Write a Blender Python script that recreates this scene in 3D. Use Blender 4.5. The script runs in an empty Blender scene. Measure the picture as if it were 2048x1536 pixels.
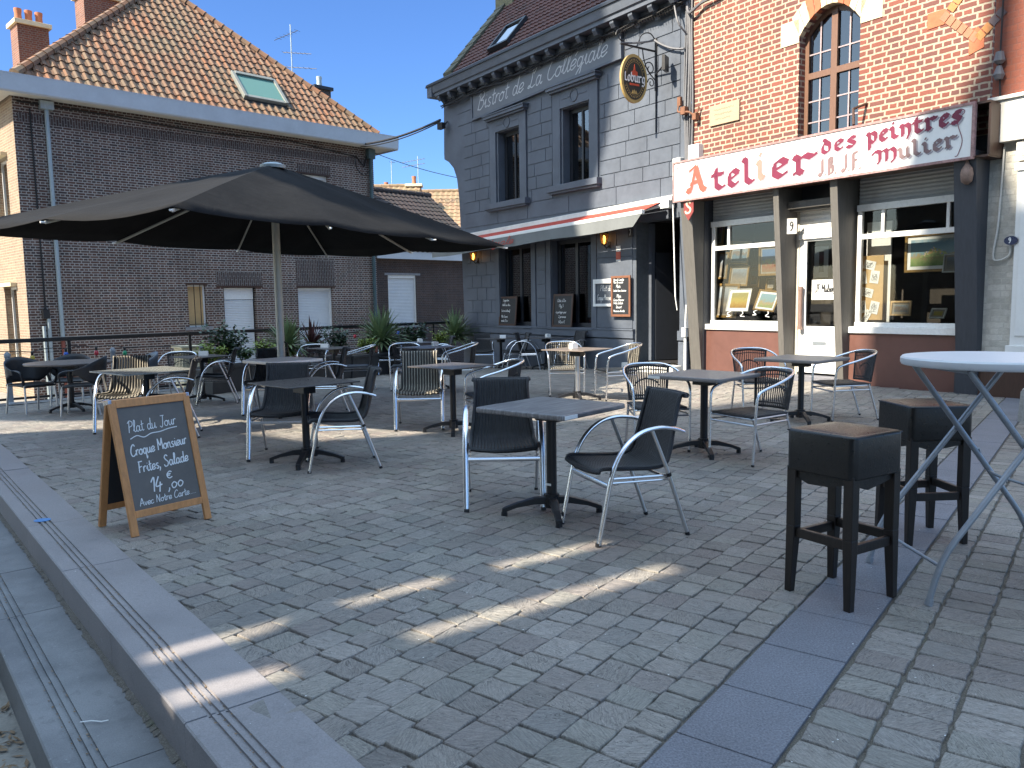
import bpy, math, random
from mathutils import Vector, Matrix
R = random.Random(7)
sc = bpy.context.scene
col = sc.collection
rad = math.radians
V = Vector

# ------------------------------------------------------------------ camera
FPX, EYE = 1600.0, 1.42
_p = math.atan(165 / 1600); _r = .0155
cf = V((0, math.cos(_p), -math.sin(_p)))
r0 = V((1, 0, 0)); u0 = V((0, math.sin(_p), math.cos(_p)))
cr = r0 * math.cos(_r) - u0 * math.sin(_r)
cu = r0 * math.sin(_r) + u0 * math.cos(_r)
CAM = V((0, 0, EYE))
cd = bpy.data.cameras.new('camera'); cd.sensor_width = 36; cd.lens = 36 * FPX / 2048; cd.clip_end = 900; cd.clip_start = .05
co = bpy.data.objects.new('camera', cd); col.objects.link(co)
m3 = Matrix((cr, cu, -cf)).transposed(); co.matrix_world = Matrix.Translation(CAM) @ m3.to_4x4()
sc.camera = co
sc.view_settings.view_transform = 'Standard'; sc.view_settings.look = 'None'; sc.view_settings.gamma = 1
sc.view_settings.exposure = 1.45
sc.cycles.use_denoising = True
sc.cycles.max_bounces = 8; sc.cycles.transparent_max_bounces = 12
sc.cycles.caustics_reflective = False; sc.cycles.caustics_refractive = False
# ------------------------------------------------------------------ sky and sun
AZ, EL = rad(33), rad(41)
MV = V((math.cos(AZ), math.sin(AZ), 0)); NV = V((-math.sin(AZ), math.cos(AZ), 0))
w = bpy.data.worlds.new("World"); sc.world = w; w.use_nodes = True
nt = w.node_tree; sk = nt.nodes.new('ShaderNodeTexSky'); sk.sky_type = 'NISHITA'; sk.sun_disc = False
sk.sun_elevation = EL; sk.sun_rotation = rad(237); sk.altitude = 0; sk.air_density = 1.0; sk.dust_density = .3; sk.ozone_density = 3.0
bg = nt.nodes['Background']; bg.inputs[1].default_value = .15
# sky tint: darkened low away from the sun, added fill brightness overhead and sunward
def wn(t, **k):
    n = nt.nodes.new('ShaderNode' + t)
    for a, b in k.items(): setattr(n, a, b)
    return n
def wl(a, b): nt.links.new(a, b)
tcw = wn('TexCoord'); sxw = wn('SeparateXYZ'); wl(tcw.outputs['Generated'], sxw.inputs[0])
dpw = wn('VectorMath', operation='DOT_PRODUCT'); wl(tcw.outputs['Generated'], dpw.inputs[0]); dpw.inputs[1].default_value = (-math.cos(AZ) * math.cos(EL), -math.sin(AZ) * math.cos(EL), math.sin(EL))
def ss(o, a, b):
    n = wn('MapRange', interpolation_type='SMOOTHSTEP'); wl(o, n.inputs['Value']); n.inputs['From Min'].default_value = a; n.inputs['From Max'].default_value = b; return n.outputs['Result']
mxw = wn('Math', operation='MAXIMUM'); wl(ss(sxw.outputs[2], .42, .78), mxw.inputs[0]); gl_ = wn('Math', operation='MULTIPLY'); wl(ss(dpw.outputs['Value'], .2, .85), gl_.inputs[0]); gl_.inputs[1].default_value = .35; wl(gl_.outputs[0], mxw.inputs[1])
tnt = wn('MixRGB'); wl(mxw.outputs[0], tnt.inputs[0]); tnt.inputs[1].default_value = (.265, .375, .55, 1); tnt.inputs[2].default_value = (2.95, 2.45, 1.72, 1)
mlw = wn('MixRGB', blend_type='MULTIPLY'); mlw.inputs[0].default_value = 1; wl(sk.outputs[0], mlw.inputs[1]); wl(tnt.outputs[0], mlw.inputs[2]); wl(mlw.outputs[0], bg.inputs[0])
sd = bpy.data.lights.new('sun', 'SUN'); sd.energy = 4.8; sd.angle = rad(.5); sd.color = (1, .90, .74)
so = bpy.data.objects.new('sun', sd); col.objects.link(so)
so.rotation_euler = V((MV.x * math.cos(EL), MV.y * math.cos(EL), -math.sin(EL))).to_track_quat('-Z', 'Y').to_euler()
so.location = (-30, -10, 40)

# ------------------------------------------------------------------ geometry helpers
def ray(px, py): return cf + cr * ((px - 1024) / FPX) - cu * ((py - 768) / FPX)
def gz(x, y):
    s = -.575 * (x - 2.6) + .818 * (y - 17); t = min(max((s + 3) / 10, 0), 1.1)
    return -.33 * t ** 1.2
def G(px, py):
    d = ray(px, py); z = 0
    for i in range(25):
        P = CAM + d * ((z - EYE) / d.z); z = gz(P.x, P.y)
    return P
class Frame:
    def __init__(s, o, t):
        s.o = V(o); s.t = V((t[0], t[1], 0)).normalized(); s.n = V((-s.t.y, s.t.x, 0))
        m = Matrix((s.t, s.n, V((0, 0, 1)))).transposed().to_4x4(); s.M = Matrix.Translation(s.o) @ m
    def px(s, x, y, d=0):
        q = ray(x, y); P = CAM + q * (((s.o + s.n * d - CAM).dot(s.n)) / q.dot(s.n)) - s.o
        return P.dot(s.t), P.z
    def rect(s, x0, y0, x1, y1, d=0):
        a = s.px(x0, y0, d); b = s.px(x1, y1, d); return a[0], b[0], b[1], a[1]
FB = Frame((2.6, 17, 0), (.575, -.818))
FH = Frame((-12.96, 21.58, 0), (.705, .709))

class MB:
    def __init__(s): s.v = []; s.f = []; s.m = []; s.c = 0; s.sm = []; s.X = None; s.smooth = False
    def add(s, vs, fs):
        o = len(s.v)
        s.v += [tuple(s.X @ V(p)) if s.X else tuple(p) for p in vs]
        for f in fs: s.f.append([i + o for i in f]); s.m.append(s.c)
        return s
    def box(s, x0, x1, y0, y1, z0, z1):
        return s.add([(x0, y0, z0), (x1, y0, z0), (x1, y1, z0), (x0, y1, z0), (x0, y0, z1), (x1, y0, z1), (x1, y1, z1), (x0, y1, z1)],
                     [(3, 2, 1, 0), (4, 5, 6, 7), (0, 1, 5, 4), (1, 2, 6, 5), (2, 3, 7, 6), (3, 0, 4, 7)])
    def hexa(s, b, t):
        return s.add(list(b) + list(t), [(3, 2, 1, 0), (4, 5, 6, 7), (0, 1, 5, 4), (1, 2, 6, 5), (2, 3, 7, 6), (3, 0, 4, 7)])
    def quad(s, *p): return s.add(p, [tuple(range(len(p)))])
    def prism(s, poly, y0, y1, pl='xz'):
        n = len(poly)
        g = (lambda a, b, y: (a, y, b)) if pl == 'xz' else ((lambda a, b, y: (y, a, b)) if pl == 'yz' else (lambda a, b, y: (a, b, y)))
        vs = [g(a, b, y0) for a, b in poly] + [g(a, b, y1) for a, b in poly]
        return s.add(vs, [tuple(range(n)), tuple(range(2 * n - 1, n - 1, -1))] + [(i, i + n, (i + 1) % n + n, (i + 1) % n) for i in range(n)])
    def tube(s, pts, r, n=8, closed=False, ry=None, up=None, caps=True):
        pts = [V(p) for p in pts]; k = len(pts)
        rs = r if isinstance(r, (list, tuple)) else [r] * k
        u = None; vs = []; fs = []
        for i, p in enumerate(pts):
            a = pts[i - 1] if (i > 0 or closed) else p; b = pts[(i + 1) % k] if (i < k - 1 or closed) else p
            t = (b - a)
            t = t.normalized() if t.length > 1e-9 else V((0, 0, 1))
            if up is not None: x = V(up) - t * V(up).dot(t)
            elif u is None:
                x = V((0, 0, 1)) if abs(t.z) < .9 else V((1, 0, 0)); x = x - t * x.dot(t)
            else: x = u - t * u.dot(t)
            x.normalize(); u = x; y = t.cross(x)
            for j in range(n):
                an = 2 * math.pi * (j + .5) / n
                vs.append(p + x * (rs[i] * math.cos(an)) + y * ((ry or rs[i]) * math.sin(an)))
        m = k if closed else k - 1
        for i in range(m):
            for j in range(n):
                a = i * n + j; b = i * n + (j + 1) % n; c = ((i + 1) % k) * n
                fs.append((a, b, c + (j + 1) % n, c + j))
        if not closed and caps: fs += [tuple(range(n - 1, -1, -1)), tuple(range((k - 1) * n, k * n))]
        return s.add(vs, fs)
    def lathe(s, prof, n=16, o=(0, 0, 0)):
        vs = []; fs = []
        for r, z in prof:
            for j in range(n): vs.append((o[0] + r * math.cos(2 * math.pi * j / n), o[1] + r * math.sin(2 * math.pi * j / n), o[2] + z))
        for i in range(len(prof) - 1):
            for j in range(n): fs.append((i * n + j, i * n + (j + 1) % n, (i + 1) * n + (j + 1) % n, (i + 1) * n + j))
        fs += [tuple(range(n - 1, -1, -1)), tuple(range((len(prof) - 1) * n, len(prof) * n))]
        return s.add(vs, fs)
    def grid(s, fn, nu, nv):
        vs = [fn(i / nu, j / nv) for j in range(nv + 1) for i in range(nu + 1)]
        return s.add(vs, [(j * (nu + 1) + i, j * (nu + 1) + i + 1, (j + 1) * (nu + 1) + i + 1, (j + 1) * (nu + 1) + i) for j in range(nv) for i in range(nu)])
    def build(s, name, mat, parent=None, smooth=None, bevel=0, kind=None):
        me = bpy.data.meshes.new(name); me.from_pydata(s.v, [], s.f)
        for mm in (mat if isinstance(mat, (list, tuple)) else [mat]): me.materials.append(mm)
        if any(s.m): me.polygons.foreach_set('material_index', s.m)
        if smooth:
            me.shade_smooth(); me.set_sharp_from_angle(angle=rad(smooth))
        me.update(); me.validate()
        o = bpy.data.objects.new(name, me); col.objects.link(o)
        if parent: o.parent = parent
        if bevel:
            b = o.modifiers.new('bevel', 'BEVEL'); b.width = bevel; b.segments = 2; b.limit_method = 'ANGLE'; b.angle_limit = rad(40)
        if kind: o['kind'] = kind
        return o
def tag(o, label, cat, group=None):
    o['label'] = label; o['category'] = cat
    if group: o['group'] = group
    return o
def thing(name, label, cat, loc=(0, 0, 0), rz=0, group=None, M=None):
    o = bpy.data.objects.new(name, None); col.objects.link(o); o.empty_display_size = .1
    if M is not None: o.matrix_world = M
    else: o.location = loc; o.rotation_euler = (0, 0, rz)
    return tag(o, label, cat, group)
def copy_tree(o, parent=None):
    c = o.copy(); col.objects.link(c)
    if parent is not None: c.parent = parent
    for ch in list(o.children): copy_tree(ch, c)
    return c
def at(F, s, d, z, rz=0): return F.M @ Matrix.Translation((s, d, z)) @ Matrix.Rotation(rz, 4, 'Z')
def spline(pts, k=6):
    P = [V(p) for p in pts]; out = []
    if len(P) < 3: return P
    for i in range(len(P) - 1):
        a = P[max(i - 1, 0)]; b = P[i]; c = P[i + 1]; d = P[min(i + 2, len(P) - 1)]
        for j in range(k):
            t = j / k
            out.append(.5 * ((2 * b) + (c - a) * t + (2 * a - 5 * b + 4 * c - d) * t * t + (3 * b - a - 3 * c + d) * t ** 3))
    out.append(P[-1]); return out

# ------------------------------------------------------------------ materials
class NT:
    def __init__(s, name):
        s.m = bpy.data.materials.new(name); s.m.use_nodes = True; s.t = s.m.node_tree; s.n = s.t.nodes
        s.b = s.n['Principled BSDF']; s.out = s.n['Material Output']; s._o = None
    def N(s, typ, **k):
        n = s.n.new('ShaderNode' + typ)
        for a, b in k.items(): setattr(n, a, b)
        return n
    def L(s, a, b): s.t.links.new(a, b)
    def obj(s):
        if s._o is None: s._o = s.N('TexCoord')
        return s._o.outputs['Object']
    def noise(s, scale, detail=4, rough=.6, vec=None, dist=0):
        n = s.N('TexNoise'); n.inputs['Scale'].default_value = scale; n.inputs['Detail'].default_value = detail; n.inputs['Roughness'].default_value = rough
        n.inputs['Distortion'].default_value = dist
        s.L(vec or s.obj(), n.inputs['Vector']); return n.outputs['Fac']
    def math(s, op, a, b=None, clamp=False):
        n = s.N('Math', operation=op); n.use_clamp = clamp
        for i, x in enumerate((a, b)):
            if x is None: continue
            if isinstance(x, (int, float)): n.inputs[i].default_value = x
            else: s.L(x, n.inputs[i])
        return n.outputs[0]
    def ramp(s, fac, stops):
        n = s.N('ValToRGB'); e = n.color_ramp.elements
        while len(e) < len(stops): e.new(.5)
        for i, (p, c) in enumerate(stops):
            e[i].position = p; e[i].color = (*c, 1) if isinstance(c, tuple) else (c, c, c, 1)
        s.L(fac, n.inputs[0]); return n.outputs[0]
    def mix(s, fac, a, b, mode='MIX'):
        n = s.N('MixRGB', blend_type=mode)
        for i, x in enumerate((fac, a, b)):
            if isinstance(x, (int, float)): n.inputs[i].default_value = x
            elif isinstance(x, tuple): n.inputs[i].default_value = (*x, 1)
            else: s.L(x, n.inputs[i])
        return n.outputs[0]
    def bump(s, h, strength=.3, dist=.01):
        n = s.N('Bump'); n.inputs['Strength'].default_value = strength; n.inputs['Distance'].default_value = dist
        s.L(h, n.inputs['Height']); s.L(n.outputs[0], s.b.inputs['Normal']); return n
    def setp(s, color=None, rough=.6, metal=0, spec=None):
        if color is not None:
            if isinstance(color, tuple): s.b.inputs['Base Color'].default_value = (*color, 1)
            else: s.L(color, s.b.inputs['Base Color'])
        if isinstance(rough, (int, float)): s.b.inputs['Roughness'].default_value = rough
        else: s.L(rough, s.b.inputs['Roughness'])
        s.b.inputs['Metallic'].default_value = metal
        if spec is not None: s.b.inputs['Specular IOR Level'].default_value = spec
        return s.m
def sc3(c, k): return tuple(min(x * k, 1) for x in c)
def mk(name, c, rough=.6, metal=0, var=.12, scale=8, bump=0, bscale=60, stretch=None, spec=None):
    t = NT(name); vec = None
    if stretch:
        mp = t.N('Mapping'); mp.inputs['Scale'].default_value = stretch; t.L(t.obj(), mp.inputs['Vector']); vec = mp.outputs[0]
    f = t.noise(scale, 5, .65, vec)
    f2 = t.noise(scale * 7, 3, .6, vec)
    ff = t.math('ADD', t.math('MULTIPLY', f, .7), t.math('MULTIPLY', f2, .3))
    c_ = t.ramp(ff, [(.3, sc3(c, 1 - var * 1.6)), (.7, sc3(c, 1 + var * 1.6))])
    rr = t.ramp(f2, [(.3, max(rough - .08, 0)), (.7, min(rough + .08, 1))])
    if bump: t.bump(t.noise(bscale, 4, .6, vec), bump, .01)
    return t.setp(c_, rr, metal, spec)
def wallvec(t):
    """(along wall, height) coordinates picked from the object normal"""
    tc = t.N('TexCoord'); sp = t.N('SeparateXYZ'); t.L(tc.outputs['Object'], sp.inputs[0])
    sn = t.N('SeparateXYZ'); t.L(tc.outputs['Normal'], sn.inputs[0])
    ax = t.math('GREATER_THAN', t.math('ABSOLUTE', sn.outputs[0]), .7)
    a = t.math('ADD', t.math('MULTIPLY', sp.outputs[0], t.math('SUBTRACT', 1, ax)), t.math('MULTIPLY', sp.outputs[1], ax))
    cb = t.N('CombineXYZ'); t.L(a, cb.inputs[0]); t.L(sp.outputs[2], cb.inputs[1]); return cb.outputs[0]
def brick(name, c1, c2, mortar, bw, bh, ms, squash=.5, sqf=2, rough=.85, bump=.5, wob=.006, third=None, stain=.25, soldier=False):
    t = NT(name); v = wallvec(t)
    if soldier:
        mp = t.N('Mapping'); mp.inputs['Rotation'].default_value = (0, 0, rad(90)); t.L(v, mp.inputs['Vector']); v = mp.outputs[0]
    nn = t.N('TexNoise'); nn.inputs['Scale'].default_value = 14; nn.inputs['Detail'].default_value = 3; t.L(v, nn.inputs['Vector'])
    sub = t.N('VectorMath', operation='SUBTRACT'); t.L(nn.outputs['Color'], sub.inputs[0]); sub.inputs[1].default_value = (.5, .5, .5)
    scl = t.N('VectorMath', operation='SCALE'); t.L(sub.outputs[0], scl.inputs[0]); scl.inputs['Scale'].default_value = wob * 2
    ad = t.N('VectorMath', operation='ADD'); t.L(v, ad.inputs[0]); t.L(scl.outputs[0], ad.inputs[1])
    b = t.N('TexBrick'); b.offset = .5; b.squash = squash; b.squash_frequency = sqf
    for k, x in (('Scale', 1), ('Mortar Size', ms), ('Mortar Smooth', .25), ('Bias', 0), ('Brick Width', bw), ('Row Height', bh)): b.inputs[k].default_value = x
    b.inputs['Color1'].default_value = (0, 0, 0, 1); b.inputs['Color2'].default_value = (1, 1, 1, 1); b.inputs['Mortar'].default_value = (.5, .5, .5, 1)
    t.L(ad.outputs[0], b.inputs['Vector'])
    bc = t.ramp(b.outputs['Color'], [(0, c1), (.45, sc3(c1, .8)), (.6, third or c2), (1, c2)])
    n1 = t.noise(35, 4, .7, v); bc = t.mix(.35, bc, t.ramp(n1, [(.3, .35), (.75, 1.0)]), 'MULTIPLY')
    mc = t.mix(.5, mortar, t.ramp(t.noise(22, 3, .6, v), [(.3, .6), (.7, 1.0)]), 'MULTIPLY')
    c = t.mix(b.outputs['Fac'], bc, mc)
    st = t.ramp(t.noise(.9, 5, .6, v), [(.35, 1 - stain), (.62, 1.0)])
    c = t.mix(1.0, c, st, 'MULTIPLY')
    h = t.math('ADD', t.math('MULTIPLY', b.outputs['Fac'], -1), t.math('MULTIPLY', n1, .5))
    t.bump(h, bump, .012)
    return t.setp(c, rough)

m_house = brick('house_brick', (.135, .066, .050), (.19, .112, .085), (.44, .40, .36), .235, .072, .012, third=(.06, .042, .042), stain=.3)
m_hside = brick('buff_house_brick', (.34, .235, .155), (.30, .19, .125), (.36, .30, .22), .235, .072, .012, third=(.24, .16, .11), stain=.15)
m_hsold = brick('soldier_brick', (.10, .06, .052), (.14, .09, .075), (.25, .235, .22), .225, .068, .011, squash=1, third=(.07, .05, .05), soldier=True)
m_annex = brick('annex_brick', (.085, .05, .042), (.10, .06, .05), (.12, .10, .09), .225, .068, .010, third=(.06, .042, .042))
m_shop = brick('shop_brick', (.265, .083, .058), (.21, .072, .055), (.45, .37, .275), .26, .088, .0155, third=(.165, .068, .058), wob=.011, bump=.6, stain=.12)
m_orange = brick('painted_brick', (.29, .085, .048), (.25, .075, .045), (.22, .08, .055), .235, .086, .009, wob=.008, stain=.15, bump=.35)
m_white_brick = brick('whitewashed_brick', (.62, .60, .54), (.66, .64, .58), (.56, .54, .49), .235, .086, .009, wob=.01, stain=.2, bump=.5)
m_chim = brick('chimney_brick', (.27, .09, .05), (.20, .07, .045), (.26, .20, .16), .215, .07, .011)
m_dchim = brick('dark_chimney_brick', (.05, .04, .035), (.06, .05, .045), (.10, .09, .08), .215, .07, .011)
m_church = brick('church_stone', (.34, .30, .24), (.30, .27, .22), (.28, .25, .2), .6, .3, .015, squash=1)
m_bwall = mk('bistro_paint', (.088, .102, .128), .6, var=.16, scale=1.6, bump=.15, bscale=40)
m_bdark = mk('bistro_dark_paint', (.018, .021, .028), .45, var=.1)
m_bsign = mk('bistro_sign_paint', (.11, .12, .138), .5, var=.08, scale=2)
m_rough = mk('roughcast', (.085, .095, .105), .8, bump=1.0, bscale=28, var=.15)
m_black = mk('black_metal', (.012, .012, .014), .4, var=.1)
m_iron = mk('wrought_iron', (.02, .02, .022), .55, var=.2, bump=.1)
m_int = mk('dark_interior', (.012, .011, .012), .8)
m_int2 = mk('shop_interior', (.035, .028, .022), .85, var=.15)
m_white = mk('white_paint', (.74, .74, .72), .4, var=.04, scale=3, bump=.04)
m_pvc = mk('white_upvc', (.78, .78, .76), .3, var=.03, scale=3)
m_offw = mk('worn_white_paint', (.62, .61, .57), .55, var=.10, scale=2.2, bump=.15, bscale=14)
m_grayp = mk('grey_timber_paint', (.105, .098, .088), .6, var=.14, scale=3, stretch=(9, 9, 1.2), bump=.12)
m_dgray = mk('charcoal_timber_paint', (.042, .046, .056), .6, var=.15, scale=4, stretch=(8, 8, 1))
m_brown = mk('brown_panel_paint', (.125, .055, .042), .55, var=.10, scale=2.5, bump=.06)
m_dbrown = mk('brown_window_paint', (.16, .085, .055), .45, var=.1, stretch=(6, 6, 1))
m_cream = mk('cream_stone', (.66, .57, .38), .8, var=.08, scale=5, bump=.2, bscale=20)
m_terra = mk('orange_brick_block', (.42, .13, .06), .8, var=.12, bump=.2)
m_plaque = mk('plaque_stone', (.38, .29, .20), .8, var=.06, bump=.1)
m_zinc = mk('zinc_pipe', (.36, .42, .44), .45, .15, var=.1, stretch=(4, 4, 1))
m_green_pipe = mk('green_pipe', (.06, .10, .11), .55, var=.2)
m_redpipe = mk('red_iron_pipe', (.23, .07, .05), .6, var=.15)
m_cable = mk('cable', (.015, .015, .016), .6)
m_gcable = mk('grey_cable', (.12, .12, .13), .6)
m_fascia = mk('grey_white_fascia', (.50, .53, .57), .5, var=.06, scale=2)
m_shut = mk('shutter_white', (.60, .62, .64), .45, var=.05, scale=2)
m_shutg = mk('shutter_grey', (.36, .37, .37), .45, var=.06)
m_stone = mk('sill_stone', (.24, .24, .25), .8, var=.12, bump=.2)
m_alu = NT('aluminium').setp((.83, .83, .85), .26, 1.0)
m_alub = NT('brushed_aluminium').setp((.66, .66, .67), .34, 1.0)
m_plast = mk('dark_plastic', (.022, .023, .027), .45, var=.08, bump=.05)
m_plast2 = mk('grey_plastic', (.10, .115, .14), .4, var=.08)
m_hpl = mk('dark_laminate_top', (.075, .068, .066), .33, var=.12, scale=5)
m_hplg = mk('pale_grey_green_top', (.22, .23, .215), .3, var=.06)
m_ltop = mk('pale_beige_top', (.82, .76, .70), .4, var=.06, scale=6, stretch=(1, 10, 1))
m_wood = mk('orange_wood', (.50, .225, .078), .5, var=.16, scale=7, stretch=(6, 6, .7), bump=.08)
m_wood_red = mk('reddish_wood', (.19, .08, .042), .5, var=.15, stretch=(6, 6, .8))
m_dkwood = mk('dark_brown_wood', (.055, .026, .016), .5, var=.2, stretch=(6, 6, .8))
m_wenge = mk('dark_stained_wood', (.014, .009, .0065), .42, var=.35, scale=6, stretch=(7, 7, .9), bump=.15)
m_board = mk('chalkboard', (.125, .115, .104), .6, var=.14, scale=3)
m_bdboard = mk('black_chalkboard', (.018, .018, .02), .55, var=.1)
m_chalk = mk('chalk', (.72, .73, .72), .9, var=.08, scale=30)
m_leather = mk('black_leatherette', (.010, .0095, .0095), .33, var=.2, scale=12, bump=.12, bscale=90)
m_gsteel = mk('grey_coated_steel', (.31, .33, .36), .35, .35, var=.06)
m_plwhite = mk('white_plastic_top', (.66, .67, .69), .4, var=.03)
m_pole = mk('pole_metal', (.50, .49, .44), .5, .2, var=.06)
def slabm(name, c, st, dirt):
    t = NT(name); n = t.noise(170, 3, .7); n2 = t.noise(2.2, 5, .65); n3 = t.noise(11, 4, .7); n4 = t.noise(45, 2, .5)
    cc = t.ramp(n, [(.3, sc3(c, .80)), (.5, c), (.72, sc3(c, 1.22))])
    cc = t.mix(1.0, cc, t.ramp(n2, [(.34, 1 - st), (.55, 1.0), (.7, 1 + st * .35)]), 'MULTIPLY')
    cc = t.mix(t.math('MULTIPLY', t.ramp(n3, [(.56, 0.0), (.70, 1.0)]), dirt), cc, sc3(c, .45))
    cc = t.mix(t.ramp(n4, [(.70, 0.0), (.74, .5)]), cc, sc3(c, 1.5))
    t.bump(t.math('ADD', n, t.math('MULTIPLY', n3, .5)), .25, .004); return t.setp(cc, t.ramp(n2, [(.3, .5), (.7, .72)]))
m_slab = slabm('bluestone_slab', (.24, .222, .222), .16, .25)
m_slab2 = slabm('worn_bluestone', (.19, .188, .190), .38, .45)
m_planter = mk('planter_fibre', (.055, .055, .055), .7, var=.15)
m_soil = mk('soil', (.03, .022, .016), .95)
m_terrapot = mk('terracotta', (.42, .15, .075), .75, var=.12)
m_bollard = mk('bollard_grey', (.26, .28, .31), .5, var=.08)
m_paper = mk('paper', (.78, .77, .74), .7, var=.04)
m_kraft = mk('kraft_paper', (.52, .35, .17), .8, var=.06)
m_gold = mk('gilt_frame', (.25, .15, .045), .4, .25, var=.25, scale=20)
m_red = mk('sign_red', (.16, .014, .042), .5, var=.12, scale=6)
m_pinkred = mk('faded_red_outline', (.22, .10, .12), .6, var=.1)
m_faded = mk('faded_orange_red', (.36, .085, .055), .6, var=.12)
m_ghost = mk('faded_grey_lettering', (.20, .13, .13), .6, var=.15)
m_shadowl = mk('grey_letter_shade', (.33, .31, .34), .6, var=.08)
m_redcloth = mk('red_awning_cloth', (.42, .05, .03), .8, var=.1)
m_grcloth = mk('grey_awning_cloth', (.16, .17, .17), .85, var=.08, scale=3)
m_leaf = [mk('leaf_green', (.09, .15, .04), .5, var=.3), mk('leaf_yellow_green', (.19, .25, .04), .5, var=.25), mk('leaf_dark', (.035, .065, .03), .4, var=.3), mk('leaf_grey_green', (.17, .23, .11), .5, var=.25), mk('leaf_purple', (.08, .032, .032), .45, var=.3)]
m_dry = mk('dry_leaf', (.22, .15, .09), .9, var=.35, scale=30)
m_signgold = mk('sign_gold', (.42, .29, .10), .45, var=.08)
m_signblk = mk('sign_black', (.02, .022, .02), .45)
m_signred = mk('sign_bright_red', (.52, .07, .03), .5)
m_cardwhite = mk('sign_white', (.78, .78, .76), .5, var=.03)

def m_glass(name, tint=(.9, .93, .92), refl=1.0):
    t = NT(name); t.n.remove(t.b)
    tr = t.N('BsdfTransparent'); tr.inputs[0].default_value = (*tint, 1)
    gl = t.N('BsdfGlossy'); gl.inputs['Roughness'].default_value = .02
    fr = t.N('Fresnel'); fr.inputs[0].default_value = 1.5
    nz = t.noise(1.2, 2); bp = t.N('Bump'); bp.inputs['Strength'].default_value = .02; bp.inputs['Distance'].default_value = .05; t.L(nz, bp.inputs['Height']); t.L(bp.outputs[0], gl.inputs['Normal'])
    f = t.math('MULTIPLY', fr.outputs[0], 1.25 * refl, True)
    mx = t.N('MixShader'); t.L(f, mx.inputs[0]); t.L(tr.outputs[0], mx.inputs[1]); t.L(gl.outputs[0], mx.inputs[2]); t.L(mx.outputs[0], t.out.inputs[0])
    return t.m
m_gl = m_glass('window_glass')
m_gldark = m_glass('dark_window_glass', (.35, .4, .42), 2.6)
def emit(name, c, k):
    t = NT(name); t.setp(c, .4); t.b.inputs['Emission Color'].default_value = (*c, 1); t.b.inputs['Emission Strength'].default_value = k; return t.m
m_lamp = emit('lit_lamp_bulb', (1.0, .62, .22), 3.0)
_t = NT('amber_lamp_glass'); _tr = _t.N('BsdfTransparent'); _tr.inputs[0].default_value = (1, .72, .34, 1); _mx = _t.N('MixShader'); _mx.inputs[0].default_value = .3; _t.setp((.5, .27, .07), .2); _t.L(_tr.outputs[0], _mx.inputs[1]); _t.L(_t.b.outputs[0], _mx.inputs[2]); _t.L(_mx.outputs[0], _t.out.inputs[0]); m_lampglass = _t.m

def m_pavers():
    t = NT('riven_paver'); g = t.N('NewGeometry'); rnd = g.outputs['Random Per Island']
    vr = t.N('VectorRotate', rotation_type='Z_AXIS'); t.L(t.obj(), vr.inputs['Vector']); t.L(t.math('MULTIPLY', rnd, 23), vr.inputs['Angle'])
    of = t.N('VectorMath', operation='ADD'); t.L(vr.outputs[0], of.inputs[0]); cb = t.N('CombineXYZ'); t.L(t.math('MULTIPLY', rnd, 91), cb.inputs[2]); t.L(cb.outputs[0], of.inputs[1])
    mp = t.N('Mapping'); mp.inputs['Scale'].default_value = (1, 2.6, 1); t.L(of.outputs[0], mp.inputs['Vector'])
    mp2 = t.N('Mapping'); mp2.inputs['Scale'].default_value = (1, 9, 1); t.L(of.outputs[0], mp2.inputs['Vector'])
    n1 = t.noise(8, 4, .55, mp.outputs[0], .7); n2 = t.noise(26, 5, .75, mp2.outputs[0]); n3 = t.noise(.45, 4, .6); n4 = t.noise(140, 2, .6)
    c = t.ramp(rnd, [(0, (.200, .178, .158)), (.18, (.270, .245, .215)), (.36, (.225, .192, .174)), (.52, (.285, .260, .225)), (.66, (.245, .228, .196)), (.8, (.215, .200, .182)), (1, (.305, .275, .245))])
    lv = t.math('FRACT', t.math('MULTIPLY', n1, 7.5)); ledge_shade = t.ramp(lv, [(0, .30), (.10, .92), (.82, 1.04), (.93, 1.25), (1, .40)])  # light and shade of the split ledges painted into the stone colour
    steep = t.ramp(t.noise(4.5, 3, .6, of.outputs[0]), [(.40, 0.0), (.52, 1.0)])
    c = t.mix(t.math('MULTIPLY', steep, .95), c, ledge_shade, 'MULTIPLY')
    c = t.mix(1.0, c, t.ramp(n2, [(.28, .45), (.5, .98), (.70, 1.38)]), 'MULTIPLY')
    c = t.mix(.4, c, t.ramp(n4, [(.3, .6), (.7, 1.25)]), 'MULTIPLY')
    c = t.mix(.9, c, t.ramp(n3, [(.34, .74), (.5, .98), (.66, 1.10)]), 'MULTIPLY')
    h = t.math('ADD', t.math('MULTIPLY', n1, 1.2), t.math('ADD', t.math('MULTIPLY', t.math('MULTIPLY', t.math('FLOOR', t.math('MULTIPLY', n1, 7.5)), .13), steep), t.math('MULTIPLY', n2, .35)))
    t.bump(h, 1.0, .009)
    return t.setp(c, t.ramp(n2, [(.3, .5), (.7, .8)]), 0, .4)
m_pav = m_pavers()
def m_sand():
    t = NT('joint_sand'); n = t.noise(160, 3, .7); n2 = t.noise(3, 4)
    c = t.ramp(n, [(.3, (.07, .062, .052)), (.55, (.135, .12, .10)), (.72, (.26, .235, .20))])
    moss = t.ramp(n2, [(.60, 0.0), (.72, 1.0)])
    c = t.mix(t.math('MULTIPLY', moss, .55), c, (.05, .075, .02))
    t.bump(n, .6, .004); return t.setp(c, .95)
m_joint = m_sand()
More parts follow.
